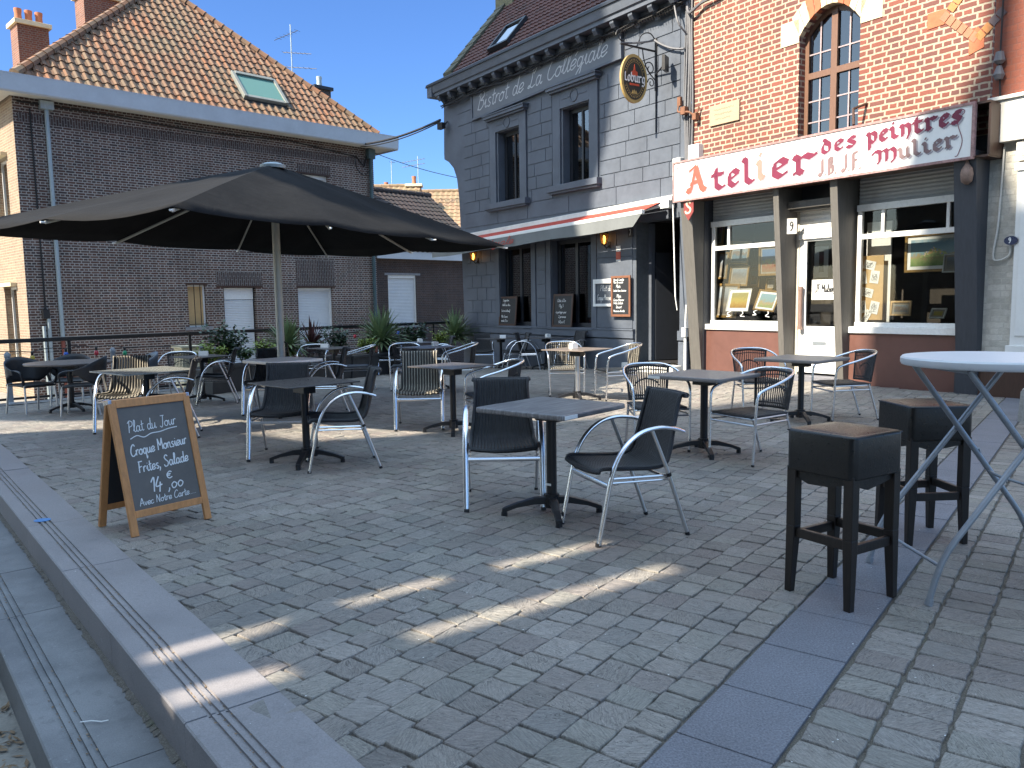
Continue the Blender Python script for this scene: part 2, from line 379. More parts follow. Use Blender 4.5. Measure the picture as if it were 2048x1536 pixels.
def m_granite():
    t = NT('speckled_granite'); n = t.noise(130, 3, .75); n2 = t.noise(2.5, 4); v = t.N('TexVoronoi'); v.inputs['Scale'].default_value = 90; t.L(t.obj(), v.inputs['Vector'])
    c = t.ramp(n, [(.3, (.085, .085, .095)), (.5, (.16, .16, .18)), (.7, (.25, .25, .275))])
    c = t.mix(.6, c, t.ramp(n2, [(.3, .72), (.7, 1.12)]), 'MULTIPLY')
    t.bump(t.math('ADD', n, v.outputs['Distance']), .35, .004); return t.setp(c, .7)
m_gran = m_granite()
def m_street():
    t = NT('street_concrete'); n = t.noise(2, 5); n2 = t.noise(70, 3, .7)
    c = t.ramp(n, [(.3, (.21, .195, .17)), (.7, (.30, .28, .245))]); c = t.mix(.5, c, t.ramp(n2, [(.3, .6), (.7, 1.1)]), 'MULTIPLY')
    t.bump(n2, .3, .004); return t.setp(c, .85)
m_str = m_street()
def m_tile(name, stops, moss=(.10, .10, .04), mossk=.5):
    t = NT(name); g = t.N('NewGeometry'); rnd = g.outputs['Random Per Island']
    c = t.ramp(rnd, stops); n = t.noise(6, 5, .7); n2 = t.noise(.7, 4)
    c = t.mix(.6, c, t.ramp(n, [(.3, .62), (.7, 1.15)]), 'MULTIPLY')
    c = t.mix(t.math('MULTIPLY', t.ramp(n2, [(.45, 0.0), (.7, 1.0)]), mossk), c, moss)
    t.bump(t.noise(60, 3), .2, .005); return t.setp(c, .8)
m_tile1 = m_tile('clay_roof_tile', [(0, (.16, .075, .042)), (.3, (.20, .105, .06)), (.55, (.165, .11, .072)), (.75, (.235, .095, .042)), (1, (.19, .13, .085))], (.13, .11, .068), .6)
m_tile2 = m_tile('dark_red_tile', [(0, (.075, .028, .022)), (.5, (.10, .035, .028)), (1, (.06, .026, .024))], (.05, .03, .02), .3)
m_tile3 = m_tile('blackish_tile', [(0, (.035, .026, .026)), (.5, (.05, .034, .032)), (1, (.028, .024, .025))], (.03, .03, .02), .3)
m_tile4 = m_tile('far_tan_tile', [(0, (.26, .16, .10)), (.5, (.30, .20, .12)), (1, (.22, .17, .10))], (.18, .16, .08), .4)
def m_wicker(name, c, c2):
    t = NT(name); tc = t.obj(); sp = t.N('SeparateXYZ'); t.L(tc, sp.inputs[0])
    s = t.math('SINE', t.math('MULTIPLY', t.math('ADD', sp.outputs[2], sp.outputs[1]), 620))
    s2 = t.math('SINE', t.math('MULTIPLY', sp.outputs[0], 260))
    w_ = t.math('MULTIPLY', s, t.math('SIGN', s2)); n = t.noise(25, 3)
    cc = t.ramp(t.math('ADD', t.math('MULTIPLY', w_, .25), t.math('MULTIPLY', n, .9)), [(.25, c2), (.65, c)])
    t.bump(w_, .6, .002); return t.setp(cc, .45)
def m_wick2(name, c, c2, per):  # dark between ribs painted into the colour: strand gaps and their shade
    t = NT(name); sp = t.N('SeparateXYZ'); t.L(t.obj(), sp.inputs[0]); f = t.math('COSINE', t.math('MULTIPLY', sp.outputs[0], 6.2832 / per)); n = t.noise(160, 2)
    t.bump(t.math('SINE', t.math('MULTIPLY', t.math('ADD', sp.outputs[2], sp.outputs[1]), 700)), .3, .002)
    return t.setp(t.mix(t.ramp(f, [(.0, 0.0), (.62, .15), (.80, 1.0)]), c2, t.mix(.5, c, t.ramp(n, [(.3, .6), (.7, 1.1)]), 'MULTIPLY')), .6)
m_wbl = m_wicker('black_wicker', (.036, .036, .040), (.010, .010, .011))
m_wbe = m_wick2('beige_wicker', (.40, .36, .29), (.03, .027, .022), .42 / 13)
def m_woodtop():
    t = NT('grey_wood_grain_top'); mp = t.N('Mapping'); mp.inputs['Scale'].default_value = (14, 1.2, 4); t.L(t.obj(), mp.inputs['Vector'])
    n = t.noise(3, 6, .65, mp.outputs[0], .4); n2 = t.noise(14, 4, .6, mp.outputs[0])
    c = t.ramp(t.math('ADD', t.math('MULTIPLY', n, .7), t.math('MULTIPLY', n2, .3)), [(.34, (.085, .078, .078)), (.5, (.17, .16, .16)), (.66, (.30, .285, .28))])
    sp = t.N('SeparateXYZ'); t.L(t.obj(), sp.inputs[0]); gr = t.math('GREATER_THAN', t.math('FRACT', t.math('MULTIPLY', sp.outputs[0], 11.5)), .94); c = t.mix(t.math('MULTIPLY', gr, .55), c, (.05, .046, .046))
    t.bump(n2, .15, .002); return t.setp(c, .38)
m_wtop = m_woodtop()
def m_canopy():
    t = NT('black_canopy_cloth'); n = t.noise(1.6, 5); n2 = t.noise(240, 2)
    c = t.ramp(n, [(.3, (.011, .011, .012)), (.7, (.017, .017, .018))]); t.bump(t.math('ADD', t.noise(5, 3, .5, None, 1.2), t.math('MULTIPLY', n2, .08)), .25, .03); return t.setp(c, .9, 0, .12)
m_can = m_canopy()

# ------------------------------------------------------------------ lettering (single-stroke glyphs drawn as thin paint)
GL = {'a': (11, "8,8 4,10 1,6 2,1 5,0 8,5 8,10 8,3 10,0 12,2"), 'b': (10, "0,2 4,14 4,20 2,20 1,12 1,3 3,0 7,2 8,6 6,9 2,7"), 'c': (9, "8,8 5,10 1,7 1,2 4,0 9,3"),
 'd': (11, "8,8 4,10 1,6 2,1 5,0 8,5 9,20 8,4 10,0 12,2"), 'e': (9, "1,4 6,5 8,8 5,10 1,7 1,2 4,0 9,3"), 'f': (8, "0,2 5,12 7,19 5,21 3,17 3,-6 4,-9 6,-5 4,0 8,2"),
 'g': (10, "8,8 4,10 1,6 2,2 5,1 8,5 8,10 8,-4 5,-9 2,-7 5,-2 11,3"), 'h': (10, "0,2 4,14 4,20 2,20 1,10 1,0 2,7 5,10 7,8 7,2 9,0 11,2"), 'i': (6, "1,4 3,10 3,3 5,0 7,2;3,14 3.4,14.8"),
 'k': (9, "0,2 4,14 4,20 2,20 1,10 1,0;7,10 2,5 8,0 10,1"), 'l': (6, "0,2 4,12 5,19 3,21 2,16 2,4 4,0 7,2"), 'm': (14, "1,10 1,0;1,6 4,10 6,8 6,0;6,6 9,10 11,8 11,2 13,0 14,1"),
 'n': (10, "1,10 1,0;1,6 4,10 7,9 7,2 9,0 10,1"), 'o': (10, "5,10 1,7 1,2 5,0 8,3 8,8 5,10 7,8 10,9"), 'p': (10, "1,10 1,-9;1,6 4,10 8,8 8,3 5,0 1,2"), 'q': (10, "8,8 4,10 1,6 2,1 5,0 8,5;8,10 8,-9 10,-5"),
 'r': (7, "1,10 1,0;1,6 4,10 7,9"), 's': (8, "7,9 4,10 2,8 4,5 7,3 5,0 1,1"), 't': (7, "3,18 3,3 5,0 7,2;0,11 7,12"), 'u': (11, "1,10 1,3 3,0 6,2 8,8;8,10 8,2 10,0 11,2"), 'v': (9, "1,10 4,0 8,10"),
 'x': (9, "1,10 8,0;8,10 1,0"), 'y': (10, "1,10 1,4 4,2 8,6;8,10 8,-4 5,-9 2,-6"), 'z': (9, "1,10 8,10 1,0 8,0"), 'B': (13, "4,20 3,10 2,0;0,16 4,21 10,20 11,15 5,11 11,10 12,4 7,0 1,2"), 'C': (13, "12,17 9,21 4,17 1,8 3,1 8,0 13,4"),
 'L': (12, "7,14 10,19 7,21 5,16 5,8 3,1 0,1 2,3 7,0 12,2"), 'A': (13, "0,0 5,18 6,20 7,18 12,0;3,7 11,8"), 'D': (14, "3,20 3,0;0,19 8,20 13,12 10,2 3,0"), 'F': (11, "3,20 2,0;1,20 11,20;3,10 9,11"), 'J': (12, "10,20 8,4 5,-1 1,2;4,20 13,20"),
 'M': (15, "1,0 2,19 2.3,20 7,8 12,20 12.3,19 13,0"), 'N': (13, "1,0 2,19 2.4,19 9.6,1 10,1 11,20"), 'P': (12, "4,20 2,0;0,17 5,21 11,18 10,12 3,10"), 'S': (12, "10,18 6,21 2,17 5,12 10,7 8,1 2,0 0,4"), 'T': (12, "0,20 12,20;6,20 5,0"),
 'W': (15, "0,20 3,1 3.3,1 7,13 11,1 11.3,1 14,20"), 'R': (12, "3,20 2,0;0,18 5,21 11,18 9,12 3,11 11,0"), 'V': (13, "0,20 6,0 12,20"), '1': (7, "1,14 6,20 5,0"), '2': (10, "1,16 5,20 9,15 1,0 10,0"), '4': (12, "6,20 1,7 11,8;8,12 6,-2"), '5': (10, "9,20 3,20 2,12 7,12 9,6 6,0 1,2"), '7': (10, "1,20 9,20 4,0"), '8': (10, "5,20 2,16 8,6 5,0 2,5 8,15 5,20"),
 '9': (10, "8,15 5,11 2,15 5,20 8,16 7,6 3,0"), '0': (10, "5,10 1,6 3,0 7,1 9,6 5,10"), 'O': (12, "6,20 1,14 2,4 6,0 11,6 10,16 6,20"), '€': (12, "10,16 6,19 2,14 2,5 6,0 11,3;0,12 8,12;0,8 7,8"), ',': (5, "2,2 2,-1 0,-5"), '.': (4, "1,0 1.6,.6"), "'": (4, "1,20 1,16"),
 'é': (9, "1,4 6,5 8,8 5,10 1,7 1,2 4,0 9,3;5,13 8,17"), 'ô': (10, "5,10 1,7 1,2 5,0 8,3 8,8 5,10 7,8 10,9;2,13 5,16 8,13"), 'à': (11, "8,8 4,10 1,6 2,1 5,0 8,5 8,10 8,3 10,0 12,2;3,16 6,13"), ' ': (7, ""), '-': (8, "1,6 6,6")}
BL = {'t': (9, "3,17 3,3 6,0 9,2;0,12 8,12"), 'e': (9, "8,3 5,0 2,3 2,10 5,13 8,10 3,6"), 'l': (8, "1,20 3,18 3,3 6,0 8,2"), 'i': (8, "1,13 3,11 3,3 6,0 8,2;3,17 4,18.5"), 'r': (11, "1,13 3,11 3,2 1,0;3,2 5,0;3,10 6,13 9,11 11,13"),
 'd': (10, "8,10 4,13 2,9 2,3 5,0 8,3 8,11 3,18"), 's': (9, "8,11 5,13 2,10 8,4 5,0 1,2"), 'p': (11, "1,13 3,11 3,-7;3,3 6,0 9,3 9,10 6,13 3,10"), 'n': (11, "1,13 3,11 3,0;3,10 6,13 9,10 9,2 7,-4"), 'M': (19, "0,12 3,16 6,14 6,3 4,0;6,13 10,16 11,13 11,2;11,13 15,16 17,12 17,3 14,-1"),
 'u': (12, "1,13 3,11 3,3 6,0 9,3;9,13 9,3 11,0"), 'A': (16, "1,2 4,0 8,17 13,2 16,0;4,6 11,7;3,15 8,18"), ' ': (6, ""), 'L': (9, "3,18 3,2 8,1"), 'o': (10, "5,13 2,10 2,3 5,0 8,3 8,10 5,13"), 'b': (10, "2,19 2,3 5,0 8,3 8,10 5,13 2,10"), 'g': (10, "8,10 5,13 2,10 2,3 5,0 8,3 8,12 8,-4 5,-7 1,-5"),
 'J': (8, "6,18 6,3 3,0 0,3"), 'B': (10, "2,18 2,0;2,18 7,17 7,11 2,9 8,8 8,2 2,0"), 'F': (9, "2,18 2,0;2,18 8,18;2,10 7,10"), '.': (5, "1,0 2,1")}
def strokes(txt, size, font=GL, slant=0, gap=0, x0=0):
    k = size / 10; x = x0; out = []
    for ch in txt:
        adv, d = font.get(ch, (8, ""))
        for st in d.split(';'):
            if not st: continue
            pts = [tuple(map(float, q.split(','))) for q in st.split(' ')]
            P = [V((x + (a + b * slant) * k, 0, b * k)) for a, b in pts]
            out.append(spline(P, 5) if font is GL else P)
        x += (adv + gap) * k
    return out, x
def ribbon(mb, pts, w, y=0):
    """flat painted stroke in the xz plane"""
    n = len(pts); vs = []; fs = []
    for i, p in enumerate(pts):
        a = pts[max(i - 1, 0)]; b = pts[min(i + 1, n - 1)]; t = (b - a)
        t = t.normalized() if t.length > 1e-9 else V((1, 0, 0)); q = V((-t.z, 0, t.x)) * (w / 2)
        e = V((0, y - i * 1.5e-5, 0)); vs += [p + q + e, p - q + e]
    fs = [(2 * i, 2 * i + 1, 2 * i + 3, 2 * i + 2) for i in range(n - 1)]
    mb.add(vs, fs)
def nibs(mb, pts, w, y=0, ang=42):
    q = V((math.cos(rad(ang)), 0, math.sin(rad(ang)))) * (w / 2)
    for i in range(len(pts) - 1):
        a, b = pts[i], pts[i + 1]; e = V((0, y - i * 2e-4, 0)); t = (b - a).normalized()
        p = V((-t.z, 0, t.x)) * (w * .17)
        mb.add([a - q + e, b - q + e, b + q + e, a + q + e], [(0, 1, 2, 3)])
        e2 = e - V((0, 1e-4, 0)); mb.add([a - p - t * w * .1 + e2, b - p + t * w * .1 + e2, b + p + t * w * .1 + e2, a + p - t * w * .1 + e2], [(0, 1, 2, 3)])
def write(mb, txt, x, z, size, w, y, slant=.15, gap=0, font=GL, fit=None, rot=0, jit=0):
    S, xe = strokes(txt, size, font, slant, gap)
    k = (fit / xe) if fit else 1
    Mx = Matrix.Translation((x, 0, z)) @ Matrix.Rotation(-rot, 4, 'Y') @ Matrix.Diagonal((k, 1, 1, 1))
    for i, s in enumerate(S):
        P = [Mx @ p for p in s]
        (ribbon if font is GL else nibs)(mb, P, w, y - (i % 7) * 1e-4)
    return xe * k

# ================================================================== SETTING: street, steps, terrace
KO = V((-.47, 2.33, 0)); KU = V((-.633, .774, 0)).normalized(); KN = V((-KU.y, KU.x, 0))     # KN points down the steps, to the left
def kp(u, o, z): return KO + KU * u + KN * o + V((0, 0, z))
RA, RB = V((-8.7, 13.56, 0)), V((-1.5, 22.4, 0)); RD = (RB - RA).normalized(); RN = V((-RD.y, RD.x, 0))
KCORN = 12.9
def smooth(x): x = min(max(x, 0), 1); return x * x * (3 - 2 * x)
def zst(x, y): return -.345 - .71 * smooth((y - 3 + max(0, -x - 6) * .3) / 13)
m = MB()
def sheet(u, v):
    x = -300 + 600 * u; y = -300 + 600 * v
    return (x, y, zst(0, 100) - .25)
m.grid(sheet, 2, 2); m.build('ground', m_str, kind='structure')
m = MB(); m.grid(lambda u, v: ((-34 + 56 * u), (-6 + 60 * v), zst(-34 + 56 * u, -6 + 60 * v)), 56, 60); m.build('street', m_str, kind='structure')
# terrace bed (joint sand) follows the slope
def inside_terrace(x, y, e=0):
    P = V((x, y, 0))
    if (P - KO).dot(KN) > -e: return False
    if (P - RA).dot(RN) > -e - .1: return False
    q = FB.M.inverted() @ P
    return q.y < .0
m = MB()
def bed(u, v):
    b = RA + RN * .0
    # bilinear between camera side and back, clipped by kerb, rail and facade lines
    y = -2.5 + 27.5 * v
    xl = max(KO.x + KU.x / KU.y * (y - KO.y) + .002, RA.x - .25 + RD.x / RD.y * (y - RA.y) if y > 13 else -99)
    fx = 2.6 + FB.t.x / FB.t.y * (y - 17) + .05
    xr = min(max(fx, xl + .01), 24)
    x = xl + (xr - xl) * u
    return (x, y, gz(x, y) - .013)
m.grid(bed, 60, 120); m.build('terrace_bed', m_joint, kind='structure')
m = MB()
for i in range(40):                                      # side of the terrace below the rail
    a = RA - RD * 2 + RD * (i * .36); b = RA - RD * 2 + RD * ((i + 1) * .36)
    m.quad(V((a.x, a.y, -1.6)), V((b.x, b.y, -1.6)), V((b.x, b.y, gz(b.x, b.y) + .03)), V((a.x, a.y, gz(a.x, a.y) + .03)))
    p, q = a - RN * .34, b - RN * .34
    m.quad(V((a.x, a.y, gz(a.x, a.y) + .03)), V((b.x, b.y, gz(b.x, b.y) + .03)), V((q.x, q.y, gz(q.x, q.y) + .012)), V((p.x, p.y, gz(p.x, p.y) + .012)))
m.build('terrace_edge', m_slab2, kind='structure')

BD = V((math.cos(rad(53.3)), math.sin(rad(53.3)), 0)); BN = V((BD.y, -BD.x, 0)); BO = V((.83, 2.93, 0)); BW = .335
def paver(mb, u, v, lu, lv, fine):
    c = BO + BD * u + BN * v
    if c.y < .9 or abs(c.x) > .80 * c.y + 1.3: return
    if not inside_terrace(c.x, c.y, -.05): return
    z0 = gz(c.x, c.y) + R.uniform(-.0025, .0025); tu, tv = R.uniform(-.022, .030), R.uniform(-.016, .016)
    hu, hv = lu / 2, lv / 2; j = .0045
    if fine:
        prof = []
        for (a, b) in ((-1, -1), (-.34, -1), (.36, -1), (1, -1), (1, -.3), (1, .35), (1, 1), (.33, 1), (-.36, 1), (-1, 1), (-1, .34), (-1, -.35)):
            k = R.uniform(.955, .995) if abs(a) == 1 and abs(b) == 1 else 1
            prof.append((a * hu * (k if abs(b) == 1 else 1) + R.uniform(-j, j), b * hv * (k if abs(a) == 1 else 1) + R.uniform(-j, j)))
    else:
        prof = [(a * hu + R.uniform(-j, j), b * hv + R.uniform(-j, j)) for a, b in ((-1, -1), (1, -1), (1, 1), (-1, 1))]
    n = len(prof); vs = []
    for k, dz in ((1.02, -.02), (1.0, -.004), (.965, 0)):
        for a, b in prof:
            a2, b2 = a * k, b * k
            p = c + BD * a2 + BN * b2; vs.append((p.x, p.y, z0 + dz + a2 * tu + b2 * tv))
    fs = []
    for r_ in (0, 1): fs += [(r_ * n + (i + 1) % n, r_ * n + i, (r_ + 1) * n + i, (r_ + 1) * n + (i + 1) % n) for i in range(n)]
    fs.append(tuple(range(3 * n - 1, 2 * n - 1, -1))); mb.add(vs, fs)
m = MB()
row = 0; v = -.006
while v > -16:
    wv = R.uniform(.138, .152); u = -9 + R.uniform(0, .15)
    while u < 26:
        l = R.choice((.135, .15, .165, .18)) + R.uniform(-.008, .008)
        c = BO + BD * u + BN * v
        paver(m, u + l / 2, v - wv / 2, l - .010, wv - .0035, c.length < 8)
        u += l
    v -= wv
v = BW + .006
while v < 12:
    wv = R.uniform(.192, .206); u = -6 + R.uniform(0, .15)
    while u < 22:
        l = R.choice((.125, .135, .145, .155)) + R.uniform(-.006, .006); c = BO + BD * u + BN * v
        paver(m, u + l / 2, v + wv / 2, l - .010, wv - .013, c.length < 8)
        u += l
    v += wv
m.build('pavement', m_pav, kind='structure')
m = MB(); u = -4.2
while u < 15:
    l = R.uniform(.36, .44)
    a, b = u + .003, u + l - .003; P = [BO + BD * a + BN * .006, BO + BD * b + BN * .006, BO + BD * b + BN * (BW - .006), BO + BD * a + BN * (BW - .006)]
    if inside_terrace(P[0].x, P[0].y, .1):
        zt = R.uniform(-.001, .002)
        m.hexa([V((p.x, p.y, gz(p.x, p.y) - .03)) for p in P], [V((p.x, p.y, gz(p.x, p.y) + zt)) for p in P])
    u += l
m.build('granite_band', m_gran, kind='structure', bevel=.003)
# kerb slabs and the lower step, with three anti-slip grooves near each nosing
def step(name, o0, o1, zt, zb, L0, mat, seed):
    m = MB(); rr = random.Random(seed); u = -2.6; W = o1 - o0
    while u < KCORN:
        l = rr.uniform(1.02, 1.16) if o0 == 0 else rr.uniform(.78, .92); e = rr.uniform(-.002, .002)
        prof = [(o0, zb), (o0, zt - .004), (o0 + .004, zt)]
        for g in (.145, .115, .085):
            x = o1 - g; prof += [(x - .007, zt), (x - .006, zt - .009), (x + .006, zt - .009), (x + .007, zt)]
        prof += [(o1 - .006, zt), (o1, zt - .006), (o1, zb)]
        n = len(prof); vs = []
        for uu in (u + .002, u + l - .002): vs += [kp(uu, o, z + e + gz(*kp(uu, o, 0).xy) * (1 if o0 == 0 else .6)) for o, z in prof]
        m.add(vs, [(i, i + 1, n + i + 1, n + i) for i in range(n - 1)] + [tuple(range(n)), tuple(range(2 * n - 1, n - 1, -1))])
        u += l
    return m.build(name, mat, kind='structure')
step('kerb', 0.0, .345, .004, -.17, 1.1, m_slab, 3)
step('step', .352, .70, -.165, -.60, .85, m_slab2, 5)
m = MB(); m.hexa([kp(-3, .02, -1.5), kp(-3, .69, -1.5), kp(KCORN, .69, -1.5), kp(KCORN, .02, -1.5)], [kp(-3, .02, -.178), kp(-3, .69, -.21), kp(KCORN, .69, -.5), kp(KCORN, .02, -.36)]); m.build('step_base', m_slab2, kind='structure')
m = MB(); rj = random.Random(8)
for i in range(330):                                     # moss and grit packed in the joint at the foot of the riser
    u = -2 + i * .045; e = rj.uniform(.0, .016); o0 = .338; z = -.163 + gz(*kp(u, .36, 0).xy) * .6
    m.quad(kp(u, o0, z + .012), kp(u + .046, o0, z + .012 + rj.uniform(-.004, .004)), kp(u + .046, .36 + e, z), kp(u, .36 + rj.uniform(0, .016), z))
m.build('joint_moss', m_joint, kind='stuff')
m = MB()
for i in range(700):                                     # grit caught in the anti-slip grooves
    st_ = rj.random() < .62; u = rj.uniform(-.4, 7); g = rj.choice((.145, .115, .085)); o = (.345 if st_ else .70) - g + rj.uniform(-.006, .006); z = (.004 if st_ else -.165) - rj.uniform(.001, .006); q = kp(u, o, z); a = rj.uniform(0, 3); r_ = rj.uniform(.002, .0055)
    m.add([(q.x + r_ * math.cos(a + k), q.y + r_ * math.sin(a + k), q.z + (.003 if k == 1.3 else 0)) for k in (0, 1.3, 2.6, 3.9, 5.2)], [(0, 1, 2, 3, 4)])
m.build('groove_grit', m_dry, kind='stuff')
# litter
m = MB()
for i in range(430):
    u = R.uniform(-.3, 2.6); o = .715 + abs(R.gauss(0, .10)); c = kp(u, o, 0)
    if (math.sin(u * 9) + math.sin(u * 23 + 1)) < R.uniform(-1.2, 1.0): continue
    z = zst(c.x, c.y) + .004 + R.uniform(0, .012); a = R.uniform(0, 6.3); L_ = R.uniform(.008, .035); W_ = R.uniform(.003, .010)
    d1 = V((math.cos(a), math.sin(a), R.uniform(-.2, .4))); d2 = V((-math.sin(a), math.cos(a), R.uniform(-.2, .4)))
    p = V((c.x, c.y, z)); m.quad(p - d1 * L_, p + d2 * W_, p + d1 * L_, p - d2 * W_)
m.build('leaf_litter', m_dry, kind='stuff')
m = MB(); rs = random.Random(3)
for i in range(520):                                     # pale grit and petals scattered over the paving
    x = rs.uniform(-5, 4.5); y = rs.uniform(2.0, 9)
    if not inside_terrace(x, y, -.3) or abs(x) > .7 * y: continue
    s = rs.uniform(.0015, .0042); a = rs.uniform(0, 3); z = gz(x, y) + .005
    m.add([(x + s * math.cos(a + k), y + s * math.sin(a + k), z + (.002 if k % 2 else 0)) for k in (0, 1.3, 2.6, 3.9, 5.2)], [(0, 1, 2, 3, 4)])
m.build('paving_grit', m_paper, kind='stuff')
m = MB(); P = G(150, 1352); m.X = Matrix.Translation(kp((P - KO).dot(KU) - .1, .52, -.157)) @ Matrix.Rotation(rad(3), 4, 'Z')
m.tube([(-.05, 0, 0), (-.01, .004, .002), (.03, -.002, 0), (.055, .002, .002)], .0022, 5); tag(m.build('twig', m_paper), 'thin pale twig lying on the lower stone step', 'twig')

# ------------------------------------------------------------------ wall and roof helpers
def wall(mb, s0, s1, z0, z1, holes, d=0, rev=.15):
    S = sorted({s0, s1, *[h[0] for h in holes], *[h[1] for h in holes]}); Z = sorted({z0, z1, *[h[2] for h in holes], *[h[3] for h in holes]})
    for a, b in zip(S, S[1:]):
        for e, f in zip(Z, Z[1:]):
            cs, cz = (a + b) / 2, (e + f) / 2
            if any(h[0] < cs < h[1] and h[2] < cz < h[3] for h in holes): continue
            mb.quad((a, d, e), (b, d, e), (b, d, f), (a, d, f))
    for a, b, e, f in [h[:4] for h in holes]:
        mb.quad((a, d, e), (a, d, f), (a, d + rev, f), (a, d + rev, e)); mb.quad((b, d, f), (b, d, e), (b, d + rev, e), (b, d + rev, f))
        mb.quad((a, d, f), (b, d, f), (b, d + rev, f), (a, d + rev, f)); mb.quad((b, d, e), (a, d, e), (a, d + rev, e), (b, d + rev, e))
def tiles(mb, o, ux, vx, U0, U1, VL, tw, tl, ins, amp=.028, seed=1):
    rr = random.Random(seed); nx = ux.cross(vx).normalized()
    for j in range(int(VL / tl) + 1):
        for i in range(int((U1 - U0) / tw) + 1):
            u = U0 + i * tw; v = j * tl
            if not ins(u + tw / 2, v + tl * .5): continue
            lift = rr.uniform(-.004, .006); vs = []; prof = ((0, .2), (.2, 1), (.45, .75), (.68, .0), (.98, .12))
            du = rr.uniform(-.006, .006)
            for (vv, h) in ((v - .03 + rr.uniform(-.006, .006), .042 + lift), (v + tl, .012)):
                for a, b in prof: vs.append(o + ux * (u + a * tw * 1.04 + du) + vx * vv + nx * (h + b * amp))
            for a, b in prof: vs.append(o + ux * (u + a * tw * 1.04 + du) + vx * (v - .03) + nx * (.015 + b * amp))
            mb.add(vs, [(k, k + 1, k + 6, k + 5) for k in range(4)] + [(10 + k, 11 + k, k + 1, k) for k in range(4)])
def ridge(mb, a, b, r=.13, step=.34, seed=2):
    a, b = V(a), V(b); L_ = (b - a).length; d = (b - a) / L_; n = int(L_ / step)
    for i in range(n):
        p = a + d * (i * L_ / n); q = a + d * ((i + 1.12) * L_ / n); mb.tube([p, p + d * .05, q], [r * 1.12, r, r * .92], 8)
def slats(mb, s0, s1, z0, z1, d, pitch=.05, dep=.012):
    z = z0
    while z < z1 - .01:
        t = min(z + pitch, z1)
        mb.quad((s0, d, z), (s1, d, z), (s1, d - dep, z + (t - z) * .45), (s0, d - dep, z + (t - z) * .45))
        mb.quad((s0, d - dep, z + (t - z) * .45), (s1, d - dep, z + (t - z) * .45), (s1, d, t - .004), (s0, d, t - .004))
        mb.quad((s0, d, t - .004), (s1, d, t - .004), (s1, d, t), (s0, d, t)); z = t
def window(root, s0, s1, z0, z1, d, mat, cols=2, rows=1, fw=.06, bar=.03, gl=None, name='window', dep=.06):
    m = MB()
    m.box(s0, s0 + fw, d, d + dep, z0, z1); m.box(s1 - fw, s1, d, d + dep, z0, z1); m.box(s0 + fw, s1 - fw, d, d + dep, z0, z0 + fw); m.box(s0 + fw, s1 - fw, d, d + dep, z1 - fw, z1)
    for i in range(1, cols): c = s0 + fw + (s1 - s0 - 2 * fw) * i / cols; m.box(c - bar / 2, c + bar / 2, d + .004, d + dep - .01, z0 + fw, z1 - fw)
    for i in range(1, rows): c = z0 + fw + (z1 - z0 - 2 * fw) * i / rows; m.box(s0 + fw, s1 - fw, d + .006, d + dep - .012, c - bar / 2, c + bar / 2)
    o = m.build(name, mat, root); g = MB(); g.quad((s0 + fw, d + dep * .5, z0 + fw), (s1 - fw, d + dep * .5, z0 + fw), (s1 - fw, d + dep * .5, z1 - fw), (s0 + fw, d + dep * .5, z1 - fw)); g.build('pane', gl or m_gldark, o)
    return o

# ================================================================== the hipped brick house on the left
hb = thing('brick_house', 'dark brown brick house with hipped clay tile roof and skylight, behind the big parasol', 'house', M=FH.M)
HW = 11.42
holes = [(4.36, 4.93, .78, 2.08), (5.50, 6.62, -1.04, 2.0), (8.14, 9.50, -.25, 2.0), (8.41, 9.48, 4.3, 5.82)]
ms_ = MB(); m = MB(); wall(m, 0, HW, -1.3, 7.15, holes, 0, .2); m.quad((HW, 0, -1.3), (HW, HW, -1.3), (HW, HW, 7.15), (HW, 0, 7.15)); m.quad((0, HW, -1.3), (0, HW, 7.15), (HW, HW, 7.15), (HW, HW, -1.3))
FS = Frame(FH.o, (-FH.n.x, -FH.n.y))
def sidehole(x0, y0, x1, y1):
    a = FS.px(x0, y0); b = FS.px(x1, y1); return (-b[0], -a[0], b[1], a[1])
SH = [(.95, 2.2, 3.75, 5.55), (.95, 2.2, -.25, 2.05), (5.2, 6.6, 3.75, 5.55), (5.2, 6.6, .2, 2.05)]
for a, b in zip([0, .95, 2.2, 5.2, 6.6], [.95, 2.2, 5.2, 6.6, HW]):
    hs = [h for h in SH if h[0] < (a + b) / 2 < h[1]]; zs = [-1.3] + sorted([z for h in hs for z in h[2:4]]) + [7.15]
    for k in range(0, len(zs), 2): ms_.quad((0, b, zs[k]), (0, a, zs[k]), (0, a, zs[k + 1]), (0, b, zs[k + 1]))
for h in SH:
    ms_.quad((0, h[0], h[2]), (0, h[0], h[3]), (.2, h[0], h[3]), (.2, h[0], h[2])); ms_.quad((0, h[1], h[2]), (0, h[1], h[3]), (.2, h[1], h[3]), (.2, h[1], h[2]))
    ms_.quad((0, h[0], h[3]), (0, h[1], h[3]), (.2, h[1], h[3]), (.2, h[0], h[3]))
m.build('wall', m_house, hb); ms_.build('side_wall', m_hside, hb)
